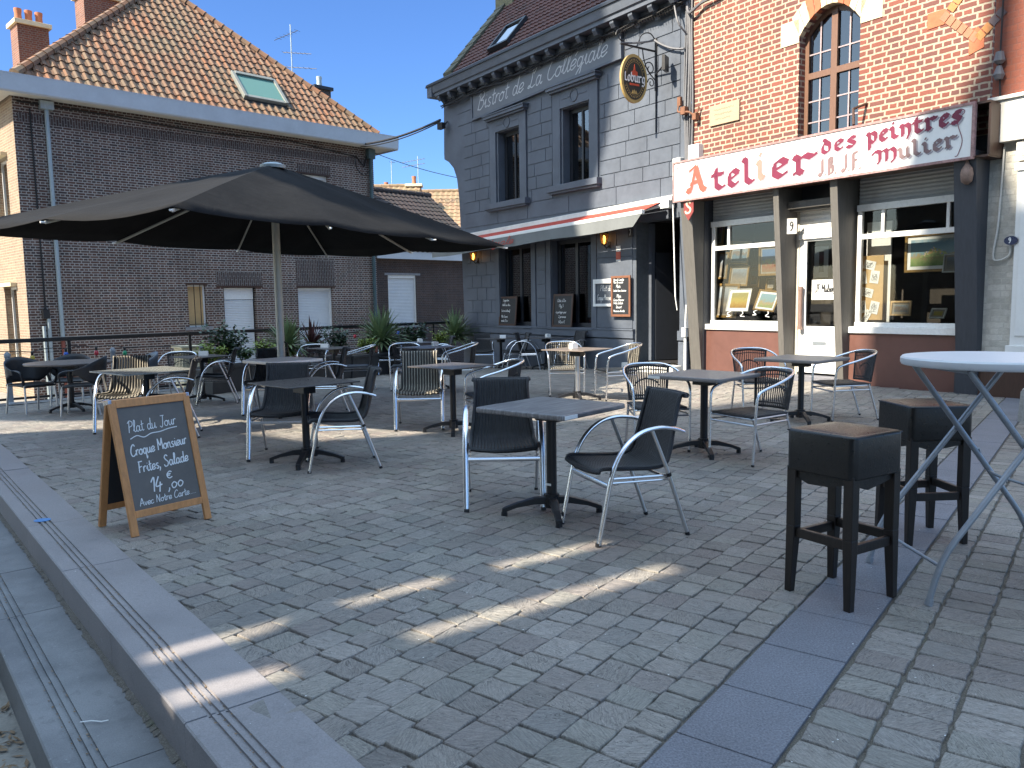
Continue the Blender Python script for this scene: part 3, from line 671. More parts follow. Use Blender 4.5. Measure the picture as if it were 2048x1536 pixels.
for h in SH:                                              # side windows with cream sill and lintel
    m = MB(); m.box(.16, .22, h[0], h[0] + .07, h[2], h[3]); m.box(.16, .22, h[1] - .07, h[1], h[2], h[3]); m.box(.16, .22, h[0] + .07, h[1] - .07, h[3] - .07, h[3]); m.box(.16, .22, h[0] + .07, h[1] - .07, h[2], h[2] + .07); m.box(.165, .215, (h[0] + h[1]) / 2 - .04, (h[0] + h[1]) / 2 + .04, h[2] + .07, h[3] - .07)
    o = m.build('side_window', m_pvc, hb); m = MB(); m.quad((.19, h[0] + .07, h[2] + .07), (.19, h[1] - .07, h[2] + .07), (.19, h[1] - .07, h[3] - .07), (.19, h[0] + .07, h[3] - .07)); m.build('pane', m_gldark, o)
    m = MB(); m.quad((.24, h[0], h[2]), (.24, h[1], h[2]), (.24, h[1], h[3]), (.24, h[0], h[3])); m.build('curtain', m_paper, o)
    m = MB(); m.box(-.10, .17, h[0] - .12, h[1] + .12, h[2] - .09, h[2]); m.box(-.16, .02, h[0] - .1, h[1] + .1, h[3] + .002, h[3] + .10); m.build('stone_sill', m_cream, o)
m = MB()
for a, b, e, f in ((5.28, 6.86, 2.06, 2.5), (8.1, 9.62, 2.06, 2.95), (8.3, 9.6, 5.88, 6.15), (.1, HW - .1, 6.34, 6.58)): m.box(a, b, -.004, .05, e, f)
m.build('soldier_course', m_hsold, hb)
m = MB()
for a, b, e in ((4.3, 4.99, 2.08), (5.28, 6.86, 2.0), (8.1, 9.62, 2.0), (8.3, 9.6, 5.82)): m.box(a, b, -.012, .12, e, e + .06)
m.build('steel_lintel', m_dkwood, hb)
m = MB(); m.box(5.58, 6.56, .13, .17, 1.62, 1.99); o = m.build('shutter', m_pvc, hb); m = MB(); slats(m, 5.58, 6.56, -1.04, 1.60, .15, .055); m.build('slats', m_shut, o)
m = MB(); m.box(8.14, 8.19, .10, .18, -.25, 2); m.box(9.45, 9.5, .10, .18, -.25, 2); m.box(8.19, 9.45, .1, .18, 1.90, 1.99); o = m.build('shutter', m_pvc, hb); m = MB(); slats(m, 8.19, 9.45, -.25, 1.9, .16, .055); m.build('slats', m_shut, o)
m = MB(); m.box(8.41, 8.47, .10, .18, 4.3, 5.82); m.box(9.42, 9.48, .10, .18, 4.3, 5.82); m.box(8.47, 9.42, .1, .18, 5.7, 5.82); o = m.build('shutter', m_pvc, hb); m = MB(); slats(m, 8.47, 9.42, 4.3, 5.7, .16, .055); m.build('slats', m_shut, o)
o = window(hb, 4.36, 4.93, .78, 2.08, .12, m_pvc, 1, 1, .05, gl=m_kraft); m = MB()
for s in (4.55, 4.74): m.box(s - .008, s + .008, -.02, .0, .70, 2.08)
m.box(4.36, 4.93, -.022, -.006, .86, .88); m.build('bar', m_black, o); m = MB(); m.box(4.22, 5.08, -.05, .13, .69, .78); m.build('stone_sill', m_stone, o)
m = MB(); m.box(-.62, HW + .62, -.62, HW + .6, 7.34, 7.36); m.box(-.62, HW + .62, -.62, -.06, 6.965, 7.0); m.box(-.62, -.06, -.06, HW + .6, 6.965, 7.0); m.box(HW + .06, HW + .62, -.06, HW + .6, 6.965, 7.0); m.build('soffit', m_offw, hb)
m = MB(); m.prism([(-.66, 6.97), (-.62, 6.93), (-.60, 6.93), (-.60, 7.40), (-.70, 7.40), (-.69, 7.35)], -.66, HW + .66, 'yz')
m.box(-.68, -.62, -.60, HW + .6, 6.93, 7.40); m.box(HW + .62, HW + .68, -.60, HW + .6, 6.93, 7.40); m.build('gutter', m_fascia, hb)
_q = FH.M.inverted().to_3x3() @ ray(318, -29); _o = FH.M.inverted() @ CAM; AP = _o + _q * ((HW / 2 - .06 - _o.x) / _q.x); E0 = V((-.02, -.5, 7.36)); E1 = V((HW - .1, -.5, 7.36)); E2 = V((HW - .1, HW + .4, 7.36)); E3 = V((-.02, HW + .4, 7.36))
m = MB(); ex = (E1 - E0).normalized(); mid = (E0 + E1) / 2; vx = (AP - mid); VL = vx.length; vx.normalize(); WW = (E1 - E0).length
nx_ = ex.cross(vx).normalized(); Ei = FH.M.inverted()
def roof_uv(px, py):
    q = ray(px, py); o_ = Ei @ CAM; d_ = Ei.to_3x3() @ q; P = o_ + d_ * ((E0 + nx_ * .13 - o_).dot(nx_) / d_.dot(nx_)) - E0; return P.dot(ex), P.dot(vx)
_a, _b, _c, _d = roof_uv(460, 143), roof_uv(547, 158), roof_uv(578, 207), roof_uv(492, 194)
sk0 = ((_a[0] + _d[0]) / 2, (_b[0] + _c[0]) / 2, (_c[1] + _d[1]) / 2, (_a[1] + _b[1]) / 2)      # skylight in (u, v) of the slope
for a, b in ((E0, E1), (E1, E2), (E2, E3), (E3, E0)): m.quad(a + V((0, 0, -.02)), b + V((0, 0, -.02)), AP + V((0, 0, -.02)))
tiles(m, E0, ex, vx, 0, WW, VL, .25, .33, lambda u, v: u > v * (AP.x - E0.x) / VL - .02 and u < WW - v * (E1.x - AP.x) / VL + .02 and v < VL and not (sk0[0] - .02 < u < sk0[1] + .02 and sk0[2] < v < sk0[3] + .05), .05)
ridge(m, E0 + V((0, 0, .06)), AP + V((0, 0, .06))); ridge(m, E1 + V((0, 0, .06)), AP + V((0, 0, .06)), .11)
ro = m.build('roof', m_tile1, hb, smooth=35)
nx = ex.cross(vx).normalized(); SKM = Matrix((ex, vx, nx)).transposed().to_4x4(); SKM.translation = E0
m = MB(); m.X = SKM; a, b, e, f = sk0
m.box(a, a + .11, e, f, .02, .17); m.box(b - .11, b, e, f, .02, .17); m.box(a + .11, b - .11, e, e + .12, .02, .15); m.box(a + .11, b - .11, f - .13, f, .02, .19); o = m.build('skylight', mk('roof_window_frame', (.20, .21, .19), .5), ro, bevel=.01); m = MB(); m.X = SKM; m.box(a - .05, b + .22, e - .16, f + .02, .0, .035); m.build('dark_surround', m_black, ro)  # dark plate around the skylight, wider below and on one side
m = MB(); m.X = SKM; m.quad((a + .11, e + .12, .13), (b - .11, e + .12, .13), (b - .11, f - .13, .13), (a + .11, f - .13, .13)); t_ = NT('skylight_glass'); m.build('pane', t_.setp((.09, .20, .17), .08), ro)
def chimney(par, s, d, z0, z1, w, dd, mat, pots, cap=m_cream, pot=m_terrapot):
    m = MB(); m.box(s - w / 2, s + w / 2, d - dd / 2, d + dd / 2, z0, z1); o = m.build('chimney', mat, par)
    m = MB(); m.box(s - w / 2 - .09, s + w / 2 + .09, d - dd / 2 - .09, d + dd / 2 + .09, z1, z1 + .14); m.build('cap', cap, o, bevel=.01)
    for i in range(pots):
        x = s - w / 2 + w * (i + .5) / pots; m = MB(); m.lathe([(.12, z1 + .14), (.105, z1 + .42), (.12, z1 + .52), (.12, z1 + .58), (.09, z1 + .58), (.085, z1 + .42)], 12, (x, d, 0)); m.build('chimney_pot', pot, o, smooth=40)
a = FH.px(64, 130, 6.2); b = FH.px(64, 52, 6.2); w_ = FH.px(97, 100, 6.2)[0] - FH.px(30, 100, 6.2)[0]; chimney(ro, a[0], 6.2, 7.6, b[1] - .12, w_ * .92, .8, m_chim, 3)
a = FH.px(215, 60, 6.0); b = FH.px(215, 8, 6.0); w_ = FH.px(262, 30, 6)[0] - FH.px(158, 30, 6)[0]; chimney(ro, a[0], 6.0, 9.5, b[1], w_, .9, m_chim, 2)
a = FH.px(640, 205, 6.0); chimney(ro, a[0], 6.0, 9.0, FH.px(640, 182, 6.0)[1], .75, .55, m_dchim, 1, m_black, m_zinc)
# rainwater pipes and conduits of the house
m = MB(); m.tube([(.78, -.08, 6.75), (.78, -.08, .62)], .055, 10); m.box(.62, .94, -.2, -.0, 6.72, 6.93)
for z in (6.2, 4.3, 2.6, .9): m.tube([(.78, -.08, z), (.78, -.08, z + .05)], .066, 10)
o = m.build('downpipe', m_zinc, hb, smooth=40); m = MB(); m.tube([(.78, -.08, .62), (.78, -.08, -1.2)], .05, 10); m.tube([(.78, -.08, .52), (.78, -.08, .64)], .068, 10); m.build('iron_shoe', m_redpipe, o, smooth=40)
m = MB(); m.tube([(11.24, -.09, 6.93), (11.24, -.09, .35)], .065, 10); m.box(11.1, 11.38, -.2, 0, 6.6, 6.93); o = m.build('downpipe', m_green_pipe, hb, smooth=40); m = MB(); m.tube([(11.24, -.09, .35), (11.24, -.09, -1.2)], .055, 10); m.build('iron_shoe', m_redpipe, o, smooth=40)
m = MB(); m.tube([(.40, -.02, 6.7), (.42, -.02, 1.3)], .02, 6); m.tube([(.1, -.03, 6.85), (2.5, -.03, 6.82), (5, -.03, 6.72), (8, -.03, 6.85), (10.7, -.03, 6.62), (11, -.03, 6.3), (11.1, -.05, 6.7)], .022, 6); m.tube(spline([(10.6, -.05, 6.6), (10.65, -.1, 6.2), (10.95, -.12, 6.0), (11.3, -.1, 6.35)]), .018, 6); m.box(.33, .5, -.1, 0, 1.15, 1.4); m.build('cable_run', m_cable, hb)
m = MB(); m.tube([(.34, -.06, .95), (.34, -.06, -1.25)], .045, 8); m.tube([(.47, -.06, 1.15), (.47, -.06, -1.25)], .05, 8); m.build('conduit_pipe', m_zinc, hb, smooth=40)
# lower annex to the right of the house
an = thing('brick_annex', 'low dark brick annex with blackish tile roof, between the brick house and the bistro', 'annex', M=at(FH, HW + .02, .25, 0))
m = MB(); h_ = [(.66, 2.0, .62, 2.48)]; wall(m, 0, 5.4, -1.3, 3.2, h_, 0, .14); m.build('wall', m_annex, an)
m = MB(); m.box(.66, .71, .04, .1, .62, 2.48); m.box(1.95, 2.0, .04, .1, .62, 2.48); m.box(.71, 1.95, .03, .1, 2.38, 2.48); o = m.build('shutter', m_pvc, an); m = MB(); slats(m, .71, 1.95, .62, 2.38, .09, .055); m.build('slats', m_shut, o)
m = MB(); m.box(.5, 2.2, -.06, .1, .50, .62); m.box(.5, 2.2, -.02, .12, 2.48, 2.56); m.build('stone_sill', m_stone, an)
m = MB(); m.box(0, 5.5, -.30, -.22, 3.08, 3.38); m.box(0, 5.5, -.22, 0, 3.12, 3.18); m.build('gutter', m_fascia, an)
m = MB(); o_ = V((0, -.28, 3.36)); vx2 = V((0, 3.6, 2.75)).normalized(); tiles(m, o_, V((1, 0, 0)), vx2, 0, 5.4, 4.5, .24, .32, lambda u, v: u < 5.5, .032, 5); m.quad((0, -.28, 3.34), (5.5, -.28, 3.34), (5.5, 3.3, 6.08), (0, 3.3, 6.08)); m.quad((0, 3.3, 6.08), (5.5, 3.3, 6.08), (5.5, 6.9, 3.3), (0, 6.9, 3.3)); ridge(m, (0, 3.3, 6.15), (5.5, 3.3, 6.15), .12, .42); m.build('roof', m_tile3, an, smooth=35)
# houses far behind
def far_house(label, px0, px1, yr, D, d_r, chims, ant=None):
    c = CAM + ray((px0 + px1) / 2, 600) * D; a = CAM + ray(px0, yr) * D; b = CAM + ray(px1, yr) * D; L_ = (b - a).length; zr = a.z
    h = thing('far_house', label, 'house', (a.x, a.y, 0), math.atan2(b.y - a.y, b.x - a.x))
    m = MB(); m.box(-.2, L_, 1.0 - d_r, 6, -1.5, zr - 2.6); m.build('wall', m_chim, h)
    m = MB(); vx_ = V((0, d_r, 2.8)).normalized(); tiles(m, V((-.3, -d_r, zr - 2.8)), V((1, 0, 0)), vx_, 0, L_, V((0, d_r, 2.8)).length - .2, .3, .36, lambda u, v: True, .035, 9)
    m.quad((-.3, -d_r, zr - 2.82), (L_, -d_r, zr - 2.82), (L_, 0, zr), (-.3, 0, zr)); m.quad((-.3, 0, zr), (L_, 0, zr), (L_, 5, zr - 3), (-.3, 5, zr - 3)); ridge(m, (-.3, 0, zr + .03), (L_, 0, zr + .03), .12, .4); r_ = m.build('roof', m_tile4, h, smooth=35)
    for (px, y0, w, pots) in chims: chimney(r_, (px - px0) / (px1 - px0) * L_, .1, zr - 1, (CAM + ray(px, y0) * D).z - .7, w, .5, m_chim, pots)
    return h
far_house('far tan tiled roof with two chimneys, seen just right of the brick house', 742, 842, 374, 44, 3.4, [(772, 360, .3, 1), (828, 348, .75, 1)])
far_house('far tan tiled roof set lower, seen against the left edge of the bistro', 838, 1000, 384, 46, 3.4, [])
def antenna(name, label, P, h, dirs, mat):
    m = MB(); m.tube([(0, 0, -1.0), (0, 0, h)], .022, 6); o = tag(m.build(name, mat), label, 'antenna'); o.location = P
    m = MB()
    for z, a, L_, n in dirs:
        d = V((math.cos(a), math.sin(a), 0)); q = V((-d.y, d.x, 0))
        m.tube([d * -L_ * .3 + V((0, 0, z)), d * L_ * .7 + V((0, 0, z - .12 * L_))], .013, 5)
        for i in range(n):
            p = d * (L_ * (-.28 + .95 * i / n)) + V((0, 0, z - .12 * L_ * (i / n))); m.tube([p - q * .16, p + q * .16], .006, 4)
    m.build('aerial_arm', m_black, o); return o
s_, z_ = FH.px(585, 155, 5.2); P = FH.M @ V((s_, 5.2, z_)); antenna('roof_antenna', 'tall grey TV antenna with three slanted arms on the brick house roof', P, 2.05, [(1.75, rad(150), 1.3, 6), (1.0, rad(-10), 1.2, 6), (.45, rad(-10), 1.5, 6)], m_zinc)
P = CAM + ray(837, 372) * 44; antenna('roof_antenna', 'pale TV antenna on the far tan roof beside its brick chimney', P, 1.6, [(1.45, rad(170), 1.3, 7), (1.2, rad(170), 1.3, 7)], m_zinc)
P = CAM + ray(784, 372) * 44; antenna('roof_antenna', 'thin bare antenna mast above the far tan roof', P, 1.35, [(1.3, 0, .3, 2)], m_zinc)

# ================================================================== the bistro
bb = thing('bistro_building', 'slate grey painted bistro with block-lined walls, cornice and dark red roof', 'building', M=FB.M)
UW = [(-4.98, -4.06, 3.95, 5.72), (-2.33, -1.42, 4.08, 5.78)]; LW = [(-4.97, -3.62, .80, 2.85), (-2.79, -1.36, .80, 2.85)]; DR = (.06, 1.30, .10, 3.02)
m = MB(); wall(m, -6.74, 1.575, -.8, 7.3, UW + LW, 0, .28)
m.v = []; m.f = []; m.m = []
wall(m, -6.74, 1.575, -.8, 7.3, UW + LW + [DR], 0, .30)
m.prism([(-6.74, -.8), (-6.74, 7.3), (-7.64, 7.3), (-7.70, 5.62), (-7.69, 5.47), (-7.45, 5.36), (-7.2, 5.16), (-7.03, 4.85), (-6.96, 4.45), (-6.93, 4.2), (-6.86, 2.9), (-6.80, 1.2), (-6.76, -.8)][::-1], .0, 2.0)
m.quad((-6.7, 2.0, -.8), (-6.7, 7, -.8), (-6.7, 7, 7.3), (-6.7, 2.0, 7.3)); m.quad((-6.7, 7, -.8), (1.57, 7, -.8), (1.57, 7, 7.3), (-6.7, 7, 7.3)); m.quad((1.57, .31, -.8), (1.57, .31, 7.3), (1.57, 7, 7.3), (1.57, 7, -.8))
m.build('wall', m_bwall, bb)
# raised blocks with grooves between them
m = MB(); rb = random.Random(11)
def blocks(s0, s1, z0, z1, rows, lens, skip=[], pr=.016, g=.011):
    hh = (z1 - z0) / rows
    for r_ in range(rows):
        u = s0 - (r_ % 2) * lens[0] * .5
        while u < s1 - .02:
            l = rb.choice(lens); a, b = max(u, s0), min(u + l, s1); u += l
            if s1 - b < .12: b = s1; u = s1
            za, zb = z0 + r_ * hh, z0 + (r_ + 1) * hh
            segs = [(a, b)]
            for (p, q, e, f) in skip:
                if f <= za + .02 or e >= zb - .02: continue
                ns = []
                for (x, y) in segs:
                    if q <= x or p >= y: ns.append((x, y)); continue
                    if x < p - .04: ns.append((x, p))
                    if y > q + .04: ns.append((q, y))
                segs = ns
            for x, y in segs:
                if y - x < .05: continue
                x0, x1, y0, y1 = x + g / 2, y - g / 2, za + g / 2, zb - g / 2; c = .005
                m.add([(x0, .001, y0), (x1, .001, y0), (x1, .001, y1), (x0, .001, y1), (x0 + c, -pr, y0 + c), (x1 - c, -pr, y0 + c), (x1 - c, -pr, y1 - c), (x0 + c, -pr, y1 - c)],
                      [(4, 5, 6, 7), (0, 1, 5, 4), (1, 2, 6, 5), (2, 3, 7, 6), (3, 0, 4, 7)])
ARCH = [(-5.36, -3.68, 3.6, 6.16), (-2.71, -1.04, 3.7, 6.28), (-6.06, -.28, 6.22, 7.2)]
blocks(-6.62, 1.30, 3.82, 6.22, 8, (.62, .74, .86), ARCH); blocks(-6.62, 1.3, 3.44, 3.82, 1, (1.3, 1.6), [])
blocks(-.26, 1.3, 6.22, 6.9, 2, (.9, .8)); blocks(-6.9, -6.08, 6.22, 6.55, 1, (1.0,)); blocks(-6.92, -6.08, 6.55, 6.95, 1, (1.0,))
blocks(-6.62, -5.18, .80, 2.80, 6, (.46, .54), []); blocks(-3.36, -3.02, .80, 2.85, 6, (.6,)); blocks(-1.16, -.02, .80, 2.85, 4, (1.3,))
m.build('block_courses', m_bwall, bb)
m = MB()
m.box(-6.80, .04, -.07, .0, .60, .79); m.box(-6.79, .035, -.05, .0, -.8, .57); m.box(1.30, 1.56, -.07, 0, .60, .79); m.box(1.31, 1.56, -.05, 0, -.8, .57); m.box(-6.81, .05, -.085, -.0, .765, .80)
m.build('plinth', m_bwall, bb, bevel=.006)
for (a, b, e, f), hood in zip(UW, (6.09, 6.22)):          # moulded surrounds of the upper windows
    m = MB(); p = .045
    m.box(a - .34, a - .06, -p, .0, e - .02, hood - .02); m.box(b + .06, b + .34, -p, .0, e - .02, hood - .02); m.box(a - .06, b + .06, -p, 0, f + .02, hood - .02)
    m.box(a - .42, b + .42, -.18, 0, hood, hood + .07); m.box(a - .38, b + .38, -.13, 0, hood - .05, hood); m.box(a - .45, b + .45, -.2, 0, hood + .07, hood + .1)
    m.box(a - .45, b + .45, -.17, .28, e - .14, e); m.box(a - .40, b + .40, -.12, 0, e - .19, e - .14)
    c = (a + b) / 2; m.tube([(c + .13 * math.cos(t * .3927), -p - .004, (f + hood) / 2 + .13 * math.sin(t * .3927)) for t in range(16)], .016, 6, closed=True); m.box(a + .0, c - .16, -p - .012, -p, (f + hood) / 2 - .015, (f + hood) / 2 + .012); m.box(c + .16, b, -p - .012, -p, (f + hood) / 2 - .015, (f + hood) / 2 + .012)
    m.build('window_surround', m_bwall, bb, bevel=.005)
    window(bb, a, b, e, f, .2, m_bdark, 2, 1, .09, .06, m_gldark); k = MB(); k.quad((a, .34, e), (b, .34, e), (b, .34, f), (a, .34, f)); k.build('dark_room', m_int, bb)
for (a, b, e, f) in LW:
    m = MB(); m.box(a - .2, a - .02, -.03, 0, e, f + .2); m.box(b + .02, b + .2, -.03, 0, e, f + .2); m.box(a - .02, b + .02, -.03, 0, f + .02, f + .2); m.build('window_surround', m_bwall, bb, bevel=.005)
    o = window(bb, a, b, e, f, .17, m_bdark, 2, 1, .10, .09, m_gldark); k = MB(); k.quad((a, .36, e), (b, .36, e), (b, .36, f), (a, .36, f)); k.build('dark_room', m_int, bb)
    m = MB(); m.box(a - .1, b + .1, -.09, .18, e - .05, e - .002); m.build('window_sill', m_bwall, bb, bevel=.005)
    m = MB()
    def cur(u, v, s0=(a + b) / 2 + .16, s1=b - .16): return (s0 + (s1 - s0) * u, .275 + .018 * math.sin(u * 30), e + .12 + (f - e - .5) * v)
    m.grid(cur, 40, 1); m.build('curtain', mk('curtain_cloth', (.07, .06, .045), .8), o)
# entrance
m = MB(); m.box(DR[0] - .0, DR[0] + .02, .0, .55, .1, 3.02); m.build('roughcast_reveal', m_rough, bb)
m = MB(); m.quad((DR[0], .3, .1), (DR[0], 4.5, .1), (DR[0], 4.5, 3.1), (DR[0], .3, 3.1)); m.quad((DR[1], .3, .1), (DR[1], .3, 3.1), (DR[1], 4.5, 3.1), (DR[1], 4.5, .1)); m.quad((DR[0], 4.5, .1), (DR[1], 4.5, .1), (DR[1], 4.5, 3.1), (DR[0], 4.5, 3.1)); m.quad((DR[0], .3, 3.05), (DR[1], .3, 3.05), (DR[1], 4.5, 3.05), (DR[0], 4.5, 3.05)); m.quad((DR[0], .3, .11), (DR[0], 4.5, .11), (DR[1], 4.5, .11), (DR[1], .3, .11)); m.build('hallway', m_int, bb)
m = MB(); m.box(DR[0] + .02, DR[0] + .11, .35, .45, .12, 3.0); m.build('door_frame', m_bwall, bb)
m = MB(); m.X = Matrix.Translation((DR[0] + .12, .46, 0)) @ Matrix.Rotation(rad(72), 4, 'Z'); m.box(0, .85, -.03, .03, .13, 2.4); o = m.build('door', m_bdark, bb)
m = MB(); m.X = Matrix.Translation((DR[0] + .12, .46, 0)) @ Matrix.Rotation(rad(72), 4, 'Z'); m.tube([(.75, -.08, .9), (.75, -.08, 1.4)], .014, 6); m.build('handle', m_alub, o)
m = MB()
for k in range(5):
    for i in range(9): x = .35 + i * .1 + rb.uniform(-.02, .02); z = 1.0 + k * .32; m.lathe([(.03, z), (.03, z + .13), (.012, z + .19), (.012, z + .24)], 6, (x, 4.2, 0))
    m.box(.3, 1.28, 4.1, 4.4, .96 + k * .32, .99 + k * .32)
m.build('bottle_shelf', mk('bottle_glass', (.06, .07, .06), .25), bb)
m = MB(); m.box(DR[0] - .12, DR[1] + .1, -.30, .34, -.2, .10); m.build('door_step', m_offw, bb, bevel=.01)
# cornice, gutter, roof
m = MB(); CL = -7.82
m.prism([(0, 6.96), (-.07, 6.96), (-.07, 7.02), (-.10, 7.02), (-.10, 7.12), (-.36, 7.12), (-.36, 7.2), (-.40, 7.22), (-.44, 7.40), (.0, 7.40)], CL + .25, 1.56, 'yz'); m.box(CL + .0, CL + .25, -.44, 1.2, 7.12, 7.40)
co_ = m.build('cornice', m_bwall, bb)
for i in range(17):
    s = CL + .42 + i * .545; m = MB(); m.prism([(-.10, 7.12), (-.33, 7.12), (-.335, 7.06), (-.27, 6.98), (-.20, 7.0), (-.14, 6.94), (-.10, 6.86)], s - .06, s + .06, 'yz'); m.build('modillion', m_bwall, co_, bevel=.006)
m = MB(); m.tube([(CL - .02, -.42, 7.44), (1.56, -.42, 7.44)], .05, 8); m.box(CL - .05, 1.56, -.47, -.1, 7.40, 7.42); m.build('gutter', m_bdark, bb)
m = MB()
for dz, dd in ((6.93, -.14), (6.90, -.16), (6.955, -.12), (6.87, -.13)):
    m.tube([(s, dd - .03 * abs(math.sin(s * 1.9 + dz * 50)), dz - .05 * abs(math.sin(s * 2.85 + dz * 30)) + .012 * (s + 7)) for s in [CL + .3 + i * .2 for i in range(46)]], .016, 5)
for i in range(120): s = CL + .8 + i * .07; m.tube([(s, -.12, 7.0), (s + .02, -.20, 6.93), (s + .03, -.16, 6.86)], .006, 4)
m.build('cable_bundle', m_cable, bb)
m = MB(); rv = V((0, 1, 1.15)).normalized(); o_ = V((-7.2, -.25, 7.42)); tiles(m, o_, V((1, 0, 0)), rv, 0, 8.8, 5.6, .16, .20, lambda u, v: not (1.75 < u < 2.75 and .45 < v < 1.5), .020, 8)
m.quad((-7.2, -.25, 7.40), (1.6, -.25, 7.40), (1.6, 3.6, 11.83), (-7.2, 3.6, 11.83)); m.quad((-7.2, 3.6, 11.83), (1.6, 3.6, 11.83), (1.6, 7.2, 7.4), (-7.2, 7.2, 7.4)); rf = m.build('roof', m_tile2, bb, smooth=35)
m = MB()
for i in range(15):
    y0 = -.05 + i * .25; z = 7.62 + y0 * 1.15; m.hexa([(-7.5, y0, z), (-7.06, y0, z), (-7.06, y0 + .245, z + .282), (-7.5, y0 + .245, z + .282)], [(-7.5, y0 - .05, z + .20), (-7.06, y0 - .05, z + .20), (-7.06, y0 + .20, z + .46), (-7.5, y0 + .20, z + .46)])
m.prism([(-.05, 7.3), (3.7, 11.6), (3.7, 7.3)], -7.46, -7.1, 'yz'); m.build('verge_coping', mk('mossy_stone', (.085, .085, .06), .9, var=.25, bump=.4, bscale=12), rf)
m = MB(); m.box(-7.55, -6.7, 1.75, 2.4, 9.4, 10.25); m.box(-7.6, -6.65, 1.7, 2.45, 10.25, 10.33); m.build('chimney', mk('mossy_chimney', (.14, .135, .08), .9, var=.25), rf)
RM = Matrix((V((1, 0, 0)), rv, V((1, 0, 0)).cross(rv))).transposed().to_4x4(); RM.translation = o_
m = MB(); m.X = RM
for a, b, e, f in ((1.8, 1.88, .5, 1.45), (2.62, 2.7, .5, 1.45), (1.88, 2.62, .5, .58), (1.88, 2.62, 1.37, 1.45)): m.box(a, b, e, f, 0, .14)
o = m.build('skylight', m_bdark, rf); m = MB(); m.X = RM; m.quad((1.88, .58, .1), (2.62, .58, .1), (2.62, 1.37, .1), (1.88, 1.37, .1)); m.build('pane', m_gldark, rf)
m = MB(); m.box(-1.3, .2, .75, 1.6, 8.5, 9.6); m.build('dormer', m_wood_red, rf)
# the long painted sign
a = FB.px(950, 192, -.05); b = FB.px(1246, 112, -.05)
sg = thing('bistro_sign', 'long grey painted sign with white script lettering under the bistro cornice', 'sign', M=at(FB, -6.02, 0, 6.27) @ Matrix.Rotation(rad(-1.75), 4, 'Y')); s0, s1, z0, z1 = 0, 5.70, .0, .58
m = MB(); m.box(s0, s1, -.075, -.02, z0, z1); m.build('panel', m_bsign, sg)
m = MB(); m.box(s0 - .05, s1 + .05, -.10, -.02, z1, z1 + .05); m.box(s0 - .05, s1 + .05, -.10, -.02, z0 - .05, z0); m.box(s0 - .05, s0, -.1, -.02, z0, z1); m.box(s1, s1 + .05, -.1, -.02, z0, z1); m.build('frame', m_bwall, sg)
m = MB(); write(m, "Bistrot de La Collégiale", s0 + .2, z0 + .15, .205, .026, -.078, .34, .6, fit=5.1); m.build('lettering', mk('sign_lettering', (.46, .47, .49), .6), sg)
# awning
aw = thing('awning', 'grey and red half-open fabric awning above the bistro windows', 'awning', M=at(FB, 0, 0, 0))
AD = -.62; a0, a1 = -7.42, 1.22; zl, zr = 3.20, 3.40
def az_(s, z): return z + (s + 7.4) * .0226
m = MB(); m.hexa([(a0, -.17, az_(a0, 3.14)), (a1, -.17, az_(a1, 3.14)), (a1, -.0, az_(a1, 3.14)), (a0, -.0, az_(a0, 3.14))], [(a0, -.17, az_(a0, 3.24)), (a1, -.15, az_(a1, 3.24)), (a1, -.0, az_(a1, 3.28)), (a0, -.0, az_(a0, 3.28))]); m.build('cassette', m_offw, aw, bevel=.01)
b0, b1 = -7.35, .92
m = MB(); m.quad((b0, -.17, az_(b0, 3.14)), (b1, -.17, az_(b1, 3.14)), (b1, AD, az_(b1, 2.97)), (b0, AD, az_(b0, 2.97))); m.build('cloth', m_redcloth, aw)
m = MB(); m.hexa([(b0, AD - .05, az_(b0, 2.90)), (b1, AD - .05, az_(b1, 2.90)), (b1, AD + .03, az_(b1, 2.90)), (b0, AD + .03, az_(b0, 2.90))], [(b0, AD - .05, az_(b0, 2.975)), (b1, AD - .05, az_(b1, 2.975)), (b1, AD + .03, az_(b1, 2.985)), (b0, AD + .03, az_(b0, 2.985))]); m.build('front_bar', m_white, aw, bevel=.008)
m = MB()
def val(u, v): s = b0 + (b1 - b0) * u; return (s - (1 - v) * .25 * max(0, (u - .97) / .03), AD - .055 - .012 * math.sin(s * 6) * (1 - v), az_(s, 2.66) + .24 * v + .012 * math.sin(s * 2.3) * (1 - v))
m.grid(val, 120, 3); va = m.build('valance', m_grcloth, aw, smooth=60)
m = MB(); write(m, "La Collégiale", -5.9, az_(-5.9, 2.72), .085, .016, AD - .072, .3, .8, fit=2.5, rot=rad(1.3)); m.build('lettering', m_redcloth, va)
m = MB(); m.tube([(.95, -.15, 3.27), (.55, -.4, 3.17), (.88, AD, 3.12)], .03, 6); m.tube([(-7.1, -.15, 3.08), (-6.7, -.4, 3.0), (-7.1, AD, 2.95)], .03, 6); m.box(.98, 1.2, -.22, -.05, 3.2, 3.35); m.build('folding_arm', m_white, aw)
m = MB(); m.tube([(1.26, -.16, 3.25), (1.42, -.25, 1.45)], .014, 6); m.tube([(1.42, -.25, 1.45), (1.46, -.24, 1.2)], .010, 6); m.build('crank', m_white, aw)
